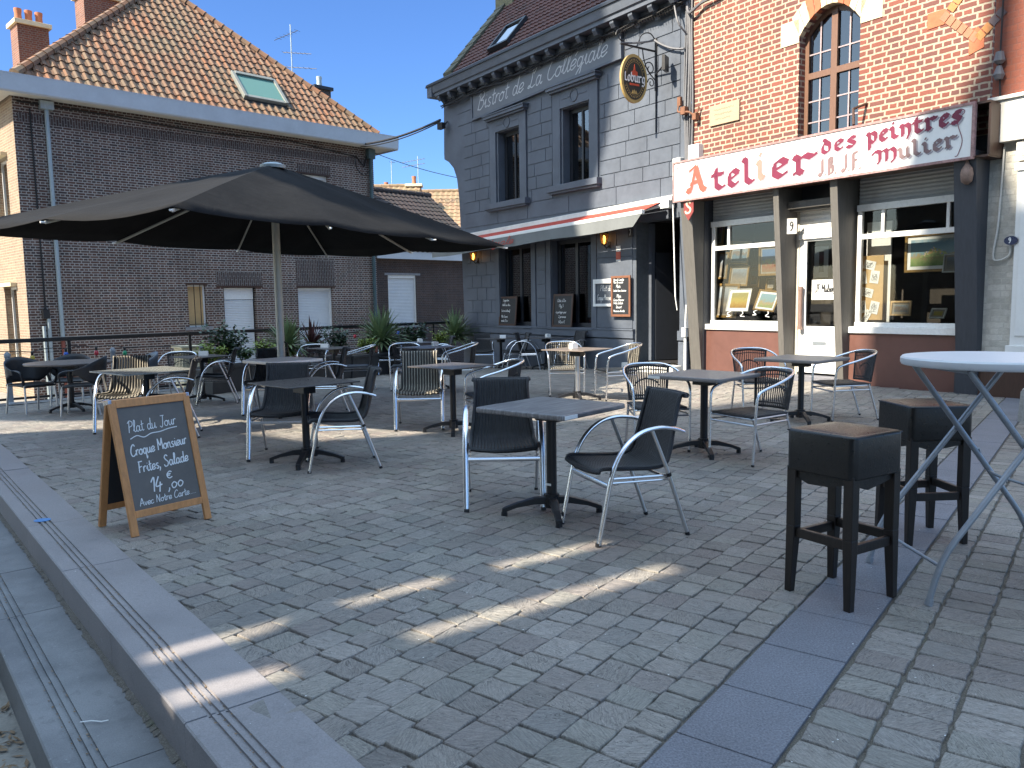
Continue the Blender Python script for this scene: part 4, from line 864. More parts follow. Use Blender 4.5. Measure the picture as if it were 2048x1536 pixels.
# wall lamps
def lamp(label, s, z):
    t = thing('wall_lantern', label, 'lantern', M=at(FB, s, 0, z), group='lit lanterns on the bistro wall')
    m = MB(); m.lathe([(.03, .17), (.10, .13), (.11, .11)], 6, (0, -.17, 0)); m.box(-.04, .04, -.03, 0, -.2, -.06); m.tube([(0, -.02, -.14), (0, -.1, -.2), (0, -.17, -.14)], .014, 6); m.lathe([(.05, -.14), (.055, -.12)], 6, (0, -.17, 0))
    for k in range(6): c_, s_ = math.cos(k * 1.047), math.sin(k * 1.047); m.tube([(.055 * c_, -.17 + .055 * s_, -.12), (.105 * c_, -.17 + .105 * s_, .11)], .006, 4)
    m.build('frame', m_iron, t); m = MB(); m.lathe([(.048, -.12), (.098, .11)], 6, (0, -.17, 0)); m.build('glass', m_lampglass, t); m = MB(); m.lathe([(.01, -.11), (.028, -.06), (.034, 0), (.024, .05), (.01, .07)], 8, (0, -.17, 0)); m.build('bulb', m_lamp, t)
lamp('lit amber lantern on the bistro wall at its left end, beside the parasol tip', *FB.px(957, 512))
lamp('lit amber lantern on the bistro wall near the doorway', *FB.px(1220, 478))
def chalkb(label, s0, s1, z0, z1, d, wood, lines, tilt=0, sz=.05, name='chalkboard_menu', board=None):
    W = s1 - s0; H_ = z1 - z0
    t = thing(name, label, 'chalkboard', M=at(FB, s0, d, z0) @ Matrix.Rotation(-tilt, 4, 'X'))
    m = MB(); f = .05; m.box(0, W, -.03, 0, 0, f); m.box(0, W, -.03, 0, H_ - f, H_); m.box(0, f, -.03, 0, f, H_ - f); m.box(W - f, W, -.03, 0, f, H_ - f); m.build('frame', wood, t, bevel=.004)
    m = MB(); m.box(f, W - f, -.016, -.002, f, H_ - f); m.build('board', board or m_bdboard, t)
    m = MB()
    for (tx, x, z, sz_) in lines:
        sz_ *= .62; xe = strokes(tx, sz_, GL, .15, .3)[1]; write(m, tx, x * W, z * H_, sz_, .0065, -.018, .15, .3, fit=min(xe, (.9 - x) * W))
    m.build('chalk_writing', m_chalk, t)
chalkb('small dark framed chalkboard leaning in the left bistro window', -5.03, -4.26, .80, 1.55, -.02, m_dkwood, [("Suggestion", .18, .84, .045), ("Welsh au chou", .15, .68, .045), ("Tartare de boeuf", .10, .48, .042), ("Plat Savoie", .12, .28, .045), ("viande, 15,00", .12, .14, .042)], rad(5))
chalkb('dark framed chalkboard about a shared rib leaning in the right bistro window', -2.76, -2.02, .80, 1.58, -.02, m_dkwood, [("Côte à l'os", .20, .76, .055), ("1 kg 5", .28, .60, .055), ("à partager pour", .16, .42, .045), ("2 personnes", .3, .28, .045), ("48,00 €", .32, .12, .055)], rad(5))
chalkb('orange framed menu chalkboard hung beside the bistro doorway, half in sunlight', -.60, .0, 1.06, 1.93, -.075, m_wood_red, [("Boeuf Carotte", .12, .88, .042), ("Pain de viande", .12, .82, .036), ("Plats", .25, .71, .05), ("Salade César, Landaise", .12, .62, .030), ("Plats", .28, .47, .05), ("Croque Monsieur", .12, .39, .036), ("Frites Salade", .12, .31, .040), ("Dessert", .25, .21, .044), ("Mousse au chocolat", .12, .12, .032)])
t = thing('menu_case', 'white framed glass menu case half behind the orange framed chalkboard', 'menu case', M=at(FB, -1.24, 0, 1.28))
m = MB(); m.box(0, .72, -.06, 0, 0, .06); m.box(0, .72, -.06, 0, .5, .60); m.box(0, .06, -.06, 0, .06, .5); m.box(.66, .72, -.06, 0, .06, .5); m.build('frame', m_white, t, bevel=.005); m = MB(); m.box(.06, .66, -.02, -.004, .06, .5); m.build('board', mk('slate_board', (.07, .08, .1), .5), t)
m = MB(); write(m, "Plat du", .2, .34, .06, .008, -.023); write(m, "Croque Monsieur", .1, .14, .06, .008, -.023, fit=.5); m.build('chalk_writing', m_chalk, t)
t = thing('door_number', 'small dark plate numbered 7 on the bistro wall under the awning', 'house number', M=at(FB, *(lambda q: (q[0], 0, q[1]))(FB.px(1262, 466)))); m = MB(); m.box(-.07, .07, -.02, 0, -.09, .09); m.build('plate', m_bdark, t); m = MB(); write(m, "7", -.035, -.05, .055, .014, -.023, 0); m.build('numeral', m_chalk, t)
q = FB.px(1238, 505); t = thing('wall_sticker', 'small white and red stickers on the bistro wall beneath the lantern', 'sticker', M=at(FB, q[0], -.018, q[1])); m = MB(); m.box(-.07, .07, -.004, 0, .02, .14); m.box(-.07, .07, -.004, 0, -.19, -.15); m.build('white_part', m_paper, t); m = MB(); m.box(-.07, .07, -.004, 0, -.15, .02); m.build('red_part', m_signred, t)
# hanging oval sign on a scrolled bracket
WS, WZ = FB.px(1314, 125); t = thing('sign_bracket', 'scrolled wrought iron bracket on the bistro wall holding the oval sign', 'bracket', M=at(FB, WS, 0, 0))
zt = 6.30; m = MB(); P_ = -.98
m.tube([(0, -.03, 5.55), (0, -.03, 6.55)], .028, 6); m.tube([(0, -.03, 5.55), (.0, -.03, 4.75)], .012, 5); m.tube([(0, -.03, zt), (0, P_, zt)], .02, 6)
sp_ = lambda c, r0_, turns, dirn, n=26: [(0, c[0] + dirn * (r0_ * (1 - .75 * i / n)) * math.cos(turns * 6.28 * i / n), c[1] + (r0_ * (1 - .75 * i / n)) * math.sin(turns * 6.28 * i / n)) for i in range(n)]
m.tube(sp_((P_ + .02, zt + .14), .14, 1.3, -1), .012, 5); m.tube(spline([(0, -.03, 6.5), (0, -.2, 6.62), (0, -.42, 6.55), (0, -.55, zt)]), .012, 5); m.tube(sp_((-.2, 5.95), .14, 1.2, -1), .012, 5); m.tube(spline([(0, -.05, 5.75), (0, -.25, 5.9), (0, -.36, 6.1), (0, -.4, zt)]), .012, 5); m.tube(sp_((-.16, 5.68), .10, 1.2, -1), .011, 5)
m.tube([(-.02, P_ + .12, zt), (-.02, P_ + .12, zt - .18)], .008, 4); m.tube([(-.02, P_ + .5, zt), (-.02, P_ + .5, zt - .2)], .008, 4); m.build('ironwork', m_iron, t)
m = MB(); m.tube([(0, -.05, 5.85), (.42, -.2, 5.95)], .016, 5); m.X = Matrix.Translation((.46, -.24, 5.93)) @ Matrix.Rotation(rad(25), 4, 'Z'); m.box(-.03, .03, -.12, .12, -.14, .14); m.build('floodlight', m_black, t)
ov = thing('oval_pub_sign', 'oval black beer sign with gold rim and white lettering on the bistro bracket', 'sign', M=at(FB, WS - .02, P_ + .36, zt - .60) @ Matrix.Rotation(rad(88), 4, 'Z') @ Matrix.Diagonal((.80, 1, .87, 1)))
def oval(rx, rz, n=40): return [(rx * math.cos(6.2832 * i / n), rz * math.sin(6.2832 * i / n)) for i in range(n)]
m = MB(); m.prism(oval(.42, .53), -.025, .025); m.build('gold_rim', m_signgold, ov, smooth=30)
m = MB(); m.prism(oval(.355, .462), -.03, .03); m.build('black_panel', m_signblk, ov, smooth=30)
m = MB()
for yy, sg_ in ((-.033, 1), (.033, -1)):
    for rx, rz in ((.27, .36),):
        for a0_, a1_ in ((.25, 2.9), (3.5, 5.9)): ribbon(m, [V((sg_ * rx * math.cos(a0_ + (a1_ - a0_) * i / 20), 0, rz * math.sin(a0_ + (a1_ - a0_) * i / 20))) for i in range(21)], .008, yy)
for i in range(15):
    for a_ in (.45 + i * .16, 3.6 + i * .16): c_, s_ = math.cos(a_), math.sin(a_); ribbon(m, [V((.295 * c_, 0, .385 * s_)), V((.325 * c_, 0, .425 * s_))], .018, -.033)
m.prism([(-.09, -.33), (-.05, -.25), (-.03, -.30), (0, -.23), (.03, -.30), (.05, -.25), (.09, -.33)], -.034, -.03); m.build('gold_lettering', m_signgold, ov)
m = MB(); m.prism([(-.10, .06), (-.09, .15), (-.03, .17), (-.012, .27), (0, .31), (.012, .27), (.03, .17), (.09, .15), (.10, .06)], -.034, -.03); m.build('red_emblem', m_signred, ov); m = MB(); m.box(-.15, .15, -.034, -.03, -.155, -.11); m.build('red_band', m_signred, ov)
m = MB(); write(m, "Loburg", -.335, -.075, .105, .042, -.036, 0, 0, BL, fit=.67); m.build('white_lettering', m_cardwhite, ov)
# wires between the roofs
A_ = FB.M @ V((-7.7, -.1, 6.55)); q = FH.px(720, 289, -.1); B_ = FH.M @ V((q[0], -.1, q[1]))
def sagline(mb, a, b, sag, r, n=16): mb.tube([a.lerp(b, i / n) - V((0, 0, sag * 4 * (i / n) * (1 - i / n))) for i in range(n + 1)], r, 5)
m = MB(); sagline(m, A_, B_, .12, .035); sagline(m, A_ + V((0, 0, -.05)), B_ + V((0, 0, -.08)), .14, .018); tag(m.build('overhead_cable', m_cable), 'thick black cable sagging between the brick house eave and the bistro cornice', 'cable')
q = FH.px(742, 303, 0); m = MB(); sagline(m, FH.M @ V((q[0], 0, q[1])), CAM + ray(930, 358) * 30, .1, .012); tag(m.build('overhead_cable', m_cable), 'thin wire running from the brick house corner behind the bistro', 'cable')
t = thing('corner_floodlight', 'small floodlight fixed under the left end of the bistro cornice', 'floodlight', M=at(FB, -7.45, -.12, 6.35)); m = MB(); m.box(-.16, .1, -.14, -.02, -.1, .06); m.tube([(0, 0, 0), (0, .1, .12)], .02, 5); m.build('housing', m_black, t)
m = MB()
for k in range(5):
    s = 1.44 + k * .045; m.tube([(s + .02 * math.sin(z * 2 + k), -.035 - .012 * (k % 2), z) for z in [4.05 + i * .3 for i in range(12)]], .016 + .006 * (k % 3), 5)
m.tube(spline([(1.5, -.05, 7.0), (1.6, -.12, 6.75), (1.9, -.1, 6.85), (2.4, -.08, 6.9), (3.1, -.05, 7.1)]), .03, 6); m.tube(spline([(1.3, -.2, 7.0), (1.45, -.25, 6.6), (1.5, -.06, 6.4)]), .018, 5); m.X = FB.M; m.v = [tuple(FB.M @ V(p)) for p in m.v]; m.X = None
tag(m.build('cable_run', m_gcable), 'bundle of grey cables running down between the bistro and the red brick shop', 'cables')
m = MB(); m.X = FB.M; sagline(m, V((1.45, -.08, 6.15)), V((WS + .03, -.1, zt + .2)), .06, .022, 10); sagline(m, V((WS, -.1, zt + .2)), V((WS, -.95, zt + .02)), .02, .018, 8); tag(m.build('sign_cable', m_gcable), 'cable feeding the oval sign bracket from the party wall', 'cable')
m = MB(); q = FB.px(1380, 215); m.X = at(FB, q[0], -.04, q[1]); m.tube(spline([(-.18, -.05, .12), (-.18, -.1, -.05), (-.02, -.12, -.1), (.1, -.1, -.12), (.22, -.05, -.2), (.28, -.02, -.05)]), .018, 6); m.box(-.22, -.14, -.08, -.02, .05, .22); m.box(.18, .27, -.1, 0, -.28, -.16); m.box(-.08, .03, -.14, -.04, -.14, .0); tag(m.build('iron_hook', mk('rusty_iron', (.20, .09, .05), .8, var=.3)), 'rusty iron insulator bracket beside the grey cables', 'bracket')

# ================================================================== the painters' shop
sh = thing('brick_shop', 'red brick shop with cream mortar and a dark timber shopfront', 'shop', M=FB.M)
S0, S1 = 1.585, 6.98
m = MB(); UWh = (3.93, 5.02, 3.6, 6.1); zA = 5.72                                   # arched upper window
def archz(s): k = (s - UWh[0]) / (UWh[1] - UWh[0]) * 2 - 1; return zA + .36 * (1 - k * k)
wall(m, S0, S1, 3.4, 8.2, [UWh], 0, .0)
N_ = 14
for i in range(N_):
    a = UWh[0] + (UWh[1] - UWh[0]) * i / N_; b = UWh[0] + (UWh[1] - UWh[0]) * (i + 1) / N_
    m.quad((a, 0, archz(a)), (b, 0, archz(b)), (b, 0, 6.1), (a, 0, 6.1)); m.quad((a, 0, archz(a)), (a, .2, archz(a)), (b, .2, archz(b)), (b, 0, archz(b)))
m.quad((UWh[0], 0, 3.6), (UWh[0], 0, zA), (UWh[0], .2, zA), (UWh[0], .2, 3.6)); m.quad((UWh[1], 0, zA), (UWh[1], 0, 3.6), (UWh[1], .2, 3.6), (UWh[1], .2, zA)); m.quad((UWh[0], .2, 3.6), (UWh[0], 0, 3.6), (UWh[1], 0, 3.6), (UWh[1], .2, 3.6))
m.quad((S1, 0, -.3), (S1, 7, -.3), (S1, 7, 8.2), (S1, 0, 8.2)); m.quad((S0, 7, -.3), (S0, 7, 8.2), (S1, 7, 8.2), (S1, 7, -.3)); m.build('brick_wall', m_shop, sh)
m = MB(); vo = []
for i in range(11):                                          # cream and orange arch stones
    k0, k1 = i / 11, (i + 1) / 11; s0 = UWh[0] + (UWh[1] - UWh[0]) * k0; s1 = UWh[0] + (UWh[1] - UWh[0]) * k1
    def outer(s): c = (UWh[0] + UWh[1]) / 2; return (c + (s - c) * 1.28, archz(s) + .27 + .05)
    a, b = outer(s0), outer(s1); m.c = 1 if i in (2, 3, 7, 8) else 0
    g = .006; m.prism([(s0 + g, archz(s0) - .0), (s1 - g, archz(s1) - .0), (b[0] - g, b[1]), (a[0] + g, a[1])], -.012, .1)
m.c = 0; m.box(UWh[0] - .36, UWh[0] - .005, -.012, .05, zA - .10, zA + .28); m.box(UWh[1] + .005, UWh[1] + .36, -.012, .05, zA - .10, zA + .28); m.build('arch_stones', [m_cream, m_terra], sh)
m = MB(); m.box(S0 + 2.0, S0 + 2.1, -.003, .02, 7, 7.1)
# window joinery
a, b, e = UWh[0], UWh[1], 3.6; fw = .075; dF = .16; m = MB(); c = (a + b) / 2
m.box(a, a + fw, dF, dF + .06, e, zA + .08); m.box(b - fw, b, dF, dF + .06, e, zA + .08); m.box(c - .055, c + .055, dF - .01, dF + .06, e, archz(c) - .05); m.box(a + fw, c - .055, dF, dF + .06, e, e + .09); m.box(c + .055, b - fw, dF, dF + .06, e, e + .09); m.box(a + fw, c - .055, dF - .012, dF + .06, 5.02, 5.12); m.box(c + .055, b - fw, dF - .012, dF + .06, 5.02, 5.12)
for i in range(N_):
    s0 = a + (b - a) * i / N_; s1 = a + (b - a) * (i + 1) / N_; m.prism([(s0, archz(s0) - .085), (s1, archz(s1) - .085), (s1, archz(s1)), (s0, archz(s0))], dF + .003, dF + .057)
o = m.build('window', m_dbrown, sh); m = MB()
for x0, x1 in ((a + fw, c - .055), (c + .055, b - fw)):
    xm = (x0 + x1) / 2; m.box(xm - .012, xm + .012, dF + .015, dF + .03, e + .09, 5.02); m.box(xm - .012, xm + .012, dF + .015, dF + .03, 5.12, archz(xm) - .08)
    for z in (4.0, 4.32, 4.66, 5.42): m.box(x0, x1, dF + .017, dF + .028, z - .011, z + .011)
m.build('glazing_bars', mk('pale_bar', (.34, .27, .28), .5), o); m = MB(); m.quad((a + fw, dF + .035, e), (b - fw, dF + .035, e), (b - fw, dF + .035, 6.1), (a + fw, dF + .035, 6.1)); m.build('pane', m_gldark, o)
m = MB(); m.grid(lambda u, v: (a + .02 + .98 * (b - a) * u, .34 + .02 * math.sin(u * 60), e + 2.5 * v), 60, 1); m.build('curtain', mk('sky_reflection_curtain', (.16, .20, .27), .9, var=.1), o); m = MB(); m.grid(lambda u, v: (a + .27 + .10 * u, .29 + .02 * math.sin(u * 9), e + 1.9 * v), 12, 1); m.build('white_curtain', m_paper, o); m = MB(); m.quad((a, .6, e), (b, .6, e), (b, .6, 6.1), (a, .6, 6.1)); m.build('dark_room', m_int, o)  # full-width blue-grey curtain stands in for sky reflected in the panes
# diamond of glazed bricks at the right end
dm = MB(); cx, cz = 6.72, 6.05
def dq(p0, p1, wd, n, mi0):
    p0, p1 = V((p0[0], 0, p0[1])), V((p1[0], 0, p1[1])); d = (p1 - p0) / n; q = V((-d.z, 0, d.x)).normalized() * wd / 2
    for i in range(n):
        A = p0 + d * (i + .06); B = p0 + d * (i + .94); dm.c = mi0(i)
        dm.add([A - q + V((0, -.014, 0)), B - q + V((0, -.014, 0)), B + q + V((0, -.014, 0)), A + q + V((0, -.014, 0)), A - q, B - q, B + q, A + q], [(0, 1, 2, 3), (0, 4, 5, 1), (1, 5, 6, 2), (2, 6, 7, 3), (3, 7, 4, 0)])
pt = FB.px; L1 = pt(1885, 30); L2 = pt(1955, 78); L3 = pt(2010, 18); Lt = pt(1920, -20)
dq(L1, L2, .12, 6, lambda i: 0); dq(L2, L3, .12, 4, lambda i: 1 if i > 1 else 2); dq(pt(1900, 22), pt(1922, -8), .12, 2, lambda i: 2)
q0 = pt(1855, 60); q1 = pt(1890, 25); dm.c = 3; dm.prism([(q0[0], q0[1]), (q1[0], q1[1] - .16), (q1[0] + .07, q1[1] - .02), (q1[0], q1[1] + .05), (q0[0], q0[1] + .22)], -.01, .02)
q0 = pt(1938, 105); dm.prism([(q0[0], q0[1] - .04), (q0[0] + .2, q0[1] + .02), (q0[0] + .2, q0[1] + .22), (q0[0] + .1, q0[1] + .32), (q0[0], q0[1] + .22)], -.01, .02)
dm.build('glazed_brick_diamond', [mk('brown_orange_glaze', (.36, .15, .08), .5), mk('grey_glaze', (.12, .08, .08), .5), mk('orange_glaze', (.48, .20, .06), .5), m_terra], sh)
# shopfront: stall risers, fins, windows, shutters, door
m = MB(); m.box(1.60, 1.92, .0, .4, -.2, 3.4); m.box(1.92, 6.66, .30, .36, 2.95, 3.9); m.box(6.66, 7.0, -.02, .4, -.2, 3.6); m.box(1.6, 7, .38, .42, 3.3, 4.0); m.build('shopfront_frame', m_dgray, sh)
W1, W2, DO = (1.98, 3.66), (4.98, 6.66), (3.88, 4.76)
m = MB(); m.box(1.88, 3.70, .08, .35, -.2, .84); m.build('stall_riser', m_brown, sh, bevel=.004); m = MB(); m.box(4.92, 6.68, .08, .35, -.2, .84); m.build('stall_riser', m_brown, sh, bevel=.004)
def fin(s, w_, top, bot, mt, name='timber_fin', z1=3.36):
    m = MB(); m.hexa([(s - w_ / 2, -bot, -.1), (s + w_ / 2, -bot, -.1), (s + w_ / 2, .3, -.1), (s - w_ / 2, .3, -.1)], [(s - w_ / 2, -top, z1), (s + w_ / 2, -top, z1), (s + w_ / 2, .3, z1), (s - w_ / 2, .3, z1)]); return m.build(name, mt, sh, bevel=.004)
fin(1.78, .26, .38, .03, m_grayp); fin(3.77, .11, .36, .06, m_grayp); fin(4.86, .13, .38, .04, m_grayp); fin(6.86, .30, .40, .06, m_dgray)
m = MB(); m.box(3.83, 4.79, -.10, -.02, 2.90, 3.02); m.box(3.83, 4.79, -.02, .3, 2.86, 2.92); m.build('door_hood', m_grayp, sh, bevel=.004)
def shopwin(w_, mull, ts):
    a, b = w_; m = MB(); d = .14
    m.box(a, a + .07, d, d + .07, .93, 2.84); m.box(b - .06, b, d, d + .07, .93, 2.84); m.box(a + .07, b - .06, d - .01, d + .07, 2.32, 2.40); m.box(a - .06, b + .02, d - .10, d + .08, .83, .93)
    m.box(a - .0, b, d - .02, d + .07, .93, 1.0)
    for x in mull: m.box(x - .025, x + .025, d, d + .06, 2.40, 2.84)
    o = m.build('shop_window', m_pvc, sh, bevel=.004); g = MB(); g.quad((a + .07, d + .035, 1.0), (b - .06, d + .035, 1.0), (b - .06, d + .035, 2.84), (a + .07, d + .035, 2.84)); g.build('pane', m_gl, o)
    m = MB(); m.box(a, b, d - .03, d + .05, 2.76, 2.86); p = m.build('roller_shutter', m_pvc, sh); m = MB(); slats(m, a, b, 2.86, 3.36, d + .04, .058, .012); m.build('slats', m_shutg, p)
shopwin(W1, (2.38, 3.46), 0); shopwin(W2, (5.40, 6.40), 0)
a, b = DO; m = MB(); d = .20
m.box(a - .08, a, d - .02, d + .08, .05, 2.9); m.box(b, b + .05, d - .02, d + .08, .05, 2.9); dfr = m.build('door_frame', mk('cream_door_frame', (.50, .46, .38), .6), sh)
m = MB(); m.box(a, a + .14, d, d + .05, .12, 2.42); m.box(b - .07, b, d, d + .05, .12, 2.42); m.box(a + .14, b - .07, d, d + .05, .12, .92); m.box(a + .14, b - .07, d - .012, d, .22, .68); m.box(a + .14, b - .07, d, d + .05, 2.36, 2.42); do_ = m.build('door', m_pvc, sh, bevel=.004)
m = MB(); m.quad((a + .14, d + .025, .92), (b - .07, d + .025, .92), (b - .07, d + .025, 2.36), (a + .14, d + .025, 2.36)); m.build('pane', m_gl, do_)
m = MB(); m.tube([(a + .08, d - .07, .90), (a + .08, d - .07, 1.55)], .035, 10); m.tube([(a + .08, d - .07, .86), (a + .08, d - .07, .92)], .042, 10); m.tube([(a + .08, d - .07, 1.53), (a + .08, d - .07, 1.60)], .042, 10); m.build('pull_handle', mk('copper_handle', (.36, .24, .20), .35, .4), do_, smooth=40); m = MB(); m.box(a + .3, a + .56, d - .016, d - .0, .60, .66); m.build('letter_slot', m_alub, do_)
m = MB(); m.box(a, b, d - .04, d + .0, 2.40, 2.48); p = m.build('roller_shutter', m_pvc, sh); m = MB(); slats(m, a, b, 2.48, 2.98, d - .0, .085, .012); m.build('slats', m_pvc, p)
m = MB(); m.box(3.75, 4.86, -.12, .3, -.2, .08); m.build('door_step', m_gran, sh)
# room behind the glass
m = MB(); y0, y1 = .30, 1.5
m.quad((1.9, y0, .9), (3.8, y0, .9), (3.8, y1, .9), (1.9, y1, .9)); m.quad((4.9, y0, .9), (6.7, y0, .9), (6.7, y1, .9), (4.9, y1, .9)); m.quad((1.9, y1, .1), (6.7, y1, .1), (6.7, y1, 3.0), (1.9, y1, 3.0)); m.quad((1.9, y0, .1), (1.9, y1, .1), (1.9, y1, 3), (1.9, y0, 3)); m.quad((6.7, y0, .1), (6.7, y0, 3), (6.7, y1, 3), (6.7, y1, .1)); m.quad((1.9, y0, 3.), (6.7, y0, 3.), (6.7, y1, 3), (1.9, y1, 3)); m.quad((1.9, y0, .09), (1.9, y1, .09), (6.7, y1, .09), (6.7, y0, .09)); m.build('show_room', m_int2, sh)
m = MB(); m.box(4.98, 5.40, .42, .44, 1.0, 2.6); m.build('white_screen', m_paper, sh)
q = FB.px(1388, 215)
# fascia sign board
SD = -.46; sgn = thing('shop_sign', 'white wooden fascia sign with red blackletter words above the painters shop', 'sign', M=at(FB, 0, 0, 0)); sa, sb, sz0, sz1 = 1.58, 6.97, 3.27, 3.95
m = MB(); m.box(sa, sb, SD, SD + .03, sz0, sz1); m.build('panel', m_white, sgn)
m = MB(); m.box(sa - .03, sb + .03, SD - .015, SD + .04, sz1, sz1 + .035); m.box(sa - .03, sb + .03, SD - .015, SD + .04, sz0 - .035, sz0); m.box(sa - .03, sa, SD - .015, SD + .04, sz0, sz1); m.box(sb, sb + .04, SD - .015, SD + .04, sz0, sz1); m.build('frame', mk('worn_red_frame', (.33, .20, .19), .8, var=.35, scale=14), sgn)
m = MB(); m.box(sa, sb + .2, SD + .04, .0, sz0 - .02, sz0 + .01); m.box(sa, sb + .2, SD + .04, .0, sz1 - .0, sz1 + .03); m.box(sb + .18, sb + .21, SD + .06, 0, sz0, sz1); m.build('case', m_dkwood, sgn)
m = MB(); m.box(4.58, 4.59, SD - .004, SD, sz0, sz1); m.build('panel_joint', m_stone, sgn)
def bl(txt, x, z, size, w_, mat, fit, sh_=True, name='lettering', rot=0):
    if sh_: k = MB(); write(k, txt, x + .022, z - .022, size, w_, SD - .003, 0, 1, BL, fit=fit, rot=rad(rot)); k.build('letter_shade', m_shadowl, sgn)
    k = MB(); write(k, txt, x, z, size, w_, SD - .006, 0, 1, BL, fit=fit, rot=rad(rot)); k.build(name, mat, sgn)
def SX(px, py): return FB.px(px, py, SD)
q = SX(1372, 388); bl("A", q[0], q[1] + .02, .255, .125, m_faded, .50)
q = SX(1424, 380); bl("tel", q[0], q[1] + .0, .21, .115, m_red, .96, rot=1.5)
q = SX(1513, 363); bl("i", q[0], q[1] + .03, .23, .12, mk('pale_peach', (.33, .19, .15), .6), .19)
q = SX(1540, 358); bl("er", q[0], q[1] + .01, .215, .125, m_red, .92)
q = SX(1641, 306); bl("des", q[0], q[1] - .02, .118, .068, m_red, .64, rot=3.0); q = SX(1733, 289); bl("peintres", q[0], q[1] - .0, .120, .075, m_red, 1.40, rot=3.0)
q = SX(1744, 332); bl("M", q[0], q[1] + .015, .118, .07, m_red, .42, rot=2.0); q = SX(1795, 321); bl("ulier", q[0], q[1] + .02, .110, .058, m_ghost, .86, rot=3.4)
q = SX(1638, 353); bl("J.B.", q[0], q[1] + .0, .14, .065, m_ghost, .34, False, rot=2); q = SX(1684, 344); bl("J.F.", q[0], q[1] + .0, .14, .065, m_ghost, .35, False, rot=2)
m = MB()
for x, sgn_ in ((sb - .15, 1), (sa + .13, -1)):
    ribbon(m, spline([V((x - .05, 0, sz1 - .10)), V((x - .08, 0, sz1 - .05)), V((x, 0, sz1 - .03)), V((x + .05, 0, sz1 - .07)), V((x, 0, sz1 - .12)), V((x - .05, 0, sz1 - .09)), V((x - .03, 0, sz1 - .25)), V((x + .03, 0, sz1 - .45)), V((x - .02, 0, sz0 + .05)), V((x - .06, 0, sz0 + .03))]), .012, SD - .004)
for dx, dz in ((-.02, .48), (.06, .56), (.33, .50), (.42, .42), (-.06, .30), (-.04, .18), (.40, .26)):
    x, z = sa + .26 + dx, sz0 + dz; ribbon(m, spline([V((x, 0, z)), V((x + .03, 0, z + .03)), V((x + .06, 0, z)), V((x + .03, 0, z - .02))]), .010, SD - .004)
m.build('painted_scrolls', m_pinkred, sgn)
# small fittings of the shopfront
t = thing('shield_sign', 'dark red shield with a cream letter S below the shop sign', 'sign', M=at(FB, *(lambda q: (q[0], -.42, q[1]))(FB.px(1378, 415, -.42)))); m = MB(); m.prism([(-.12, .2), (.12, .2), (.12, -.08), (0, -.24), (-.12, -.08)], -.012, .012); m.build('shield', mk('dark_red_shield', (.22, .04, .035), .5), t); m = MB(); write(m, "S", -.075, -.10, .10, .035, -.016, 0, 0, GL, fit=.15); m.build('letter', m_cream, t)
t = thing('door_number', 'pale square plate numbered 9 on the shop door pier', 'house number', M=at(FB, 3.815, -.10, 2.62) @ Matrix.Rotation(rad(38), 4, 'Z')); m = MB(); m.box(0, .17, -.012, .012, -.13, .13); m.build('plate', m_offw, t); m = MB(); write(m, "9", .045, -.08, .075, .016, -.016, 0); m.build('numeral', m_black, t)
t = thing('stone_plaque', 'pale engraved stone plaque on the red brick wall', 'plaque', M=at(FB, 2.05, 0, 4.60)); m = MB(); m.box(0, .68, -.035, .01, 0, .36); m.build('slab', m_plaque, t, bevel=.004); m = MB(); [ribbon(m, spline([V((.1 + .02 * r_ + i * .02, 0, .27 - r_ * .085 + (.012 if i % 2 else -.012) * (1 if (i * 7 + r_) % 5 else 0))) for i in range(24 - 3 * r_)], 3), .006, -.037) for r_ in range(3)]; m.build('engraving', mk('engraved_stone', (.27, .20, .13), .9), t)
t = tag(MB().box(0, .26, -.14, 0, 0, .30).build('junction_box', m_white, bevel=.01), 'white electric box at the foot of the grey cables above the shop sign', 'box'); t.matrix_world = at(FB, 1.62, 0, 4.02)
t = tag(MB().box(0, .2, -.12, 0, 0, .42).build('junction_box', m_offw, bevel=.01), 'white plastic box on the bistro wall at the left end of the shop sign', 'box'); t.matrix_world = at(FB, 1.2, 0, 3.72)
m = MB(); q = FB.px(1735, 242, -.05); m.X = at(FB, q[0], 0, q[1]); m.tube([(-.05, 0, .28), (-.12, -.25, .18), (.0, -.42, -.1)], .022, 6); tag(m.build('iron_stay', m_dkwood), 'rusty iron stay bar between the arched window and the shop sign', 'bracket')
m = MB(); m.X = FB.M; m.box(1.50, 1.60, -.16, -.03, .68, .86); m.tube([(1.55, -.1, .7), (1.55, -.1, -.05)], .03, 8); m.tube([(1.55, -.1, .86), (1.53, -.06, 1.3)], .02, 6); tag(m.build('cable_box', m_white), 'white junction box and pipe on the post between bistro and shop', 'box')
t = thing('carved_head', 'small weathered carved head at the top of the right shop pier', 'ornament', M=at(FB, *(lambda q: (q[0], -.40, q[1]))(FB.px(1934, 348, -.4)))); m = MB(); m.lathe([(.02, -.14), (.07, -.10), (.085, 0), (.07, .07), (.03, .13), (.01, .19)], 9); m.build('head', mk('weathered_stone', (.22, .15, .12), .9, var=.3), t, smooth=60)
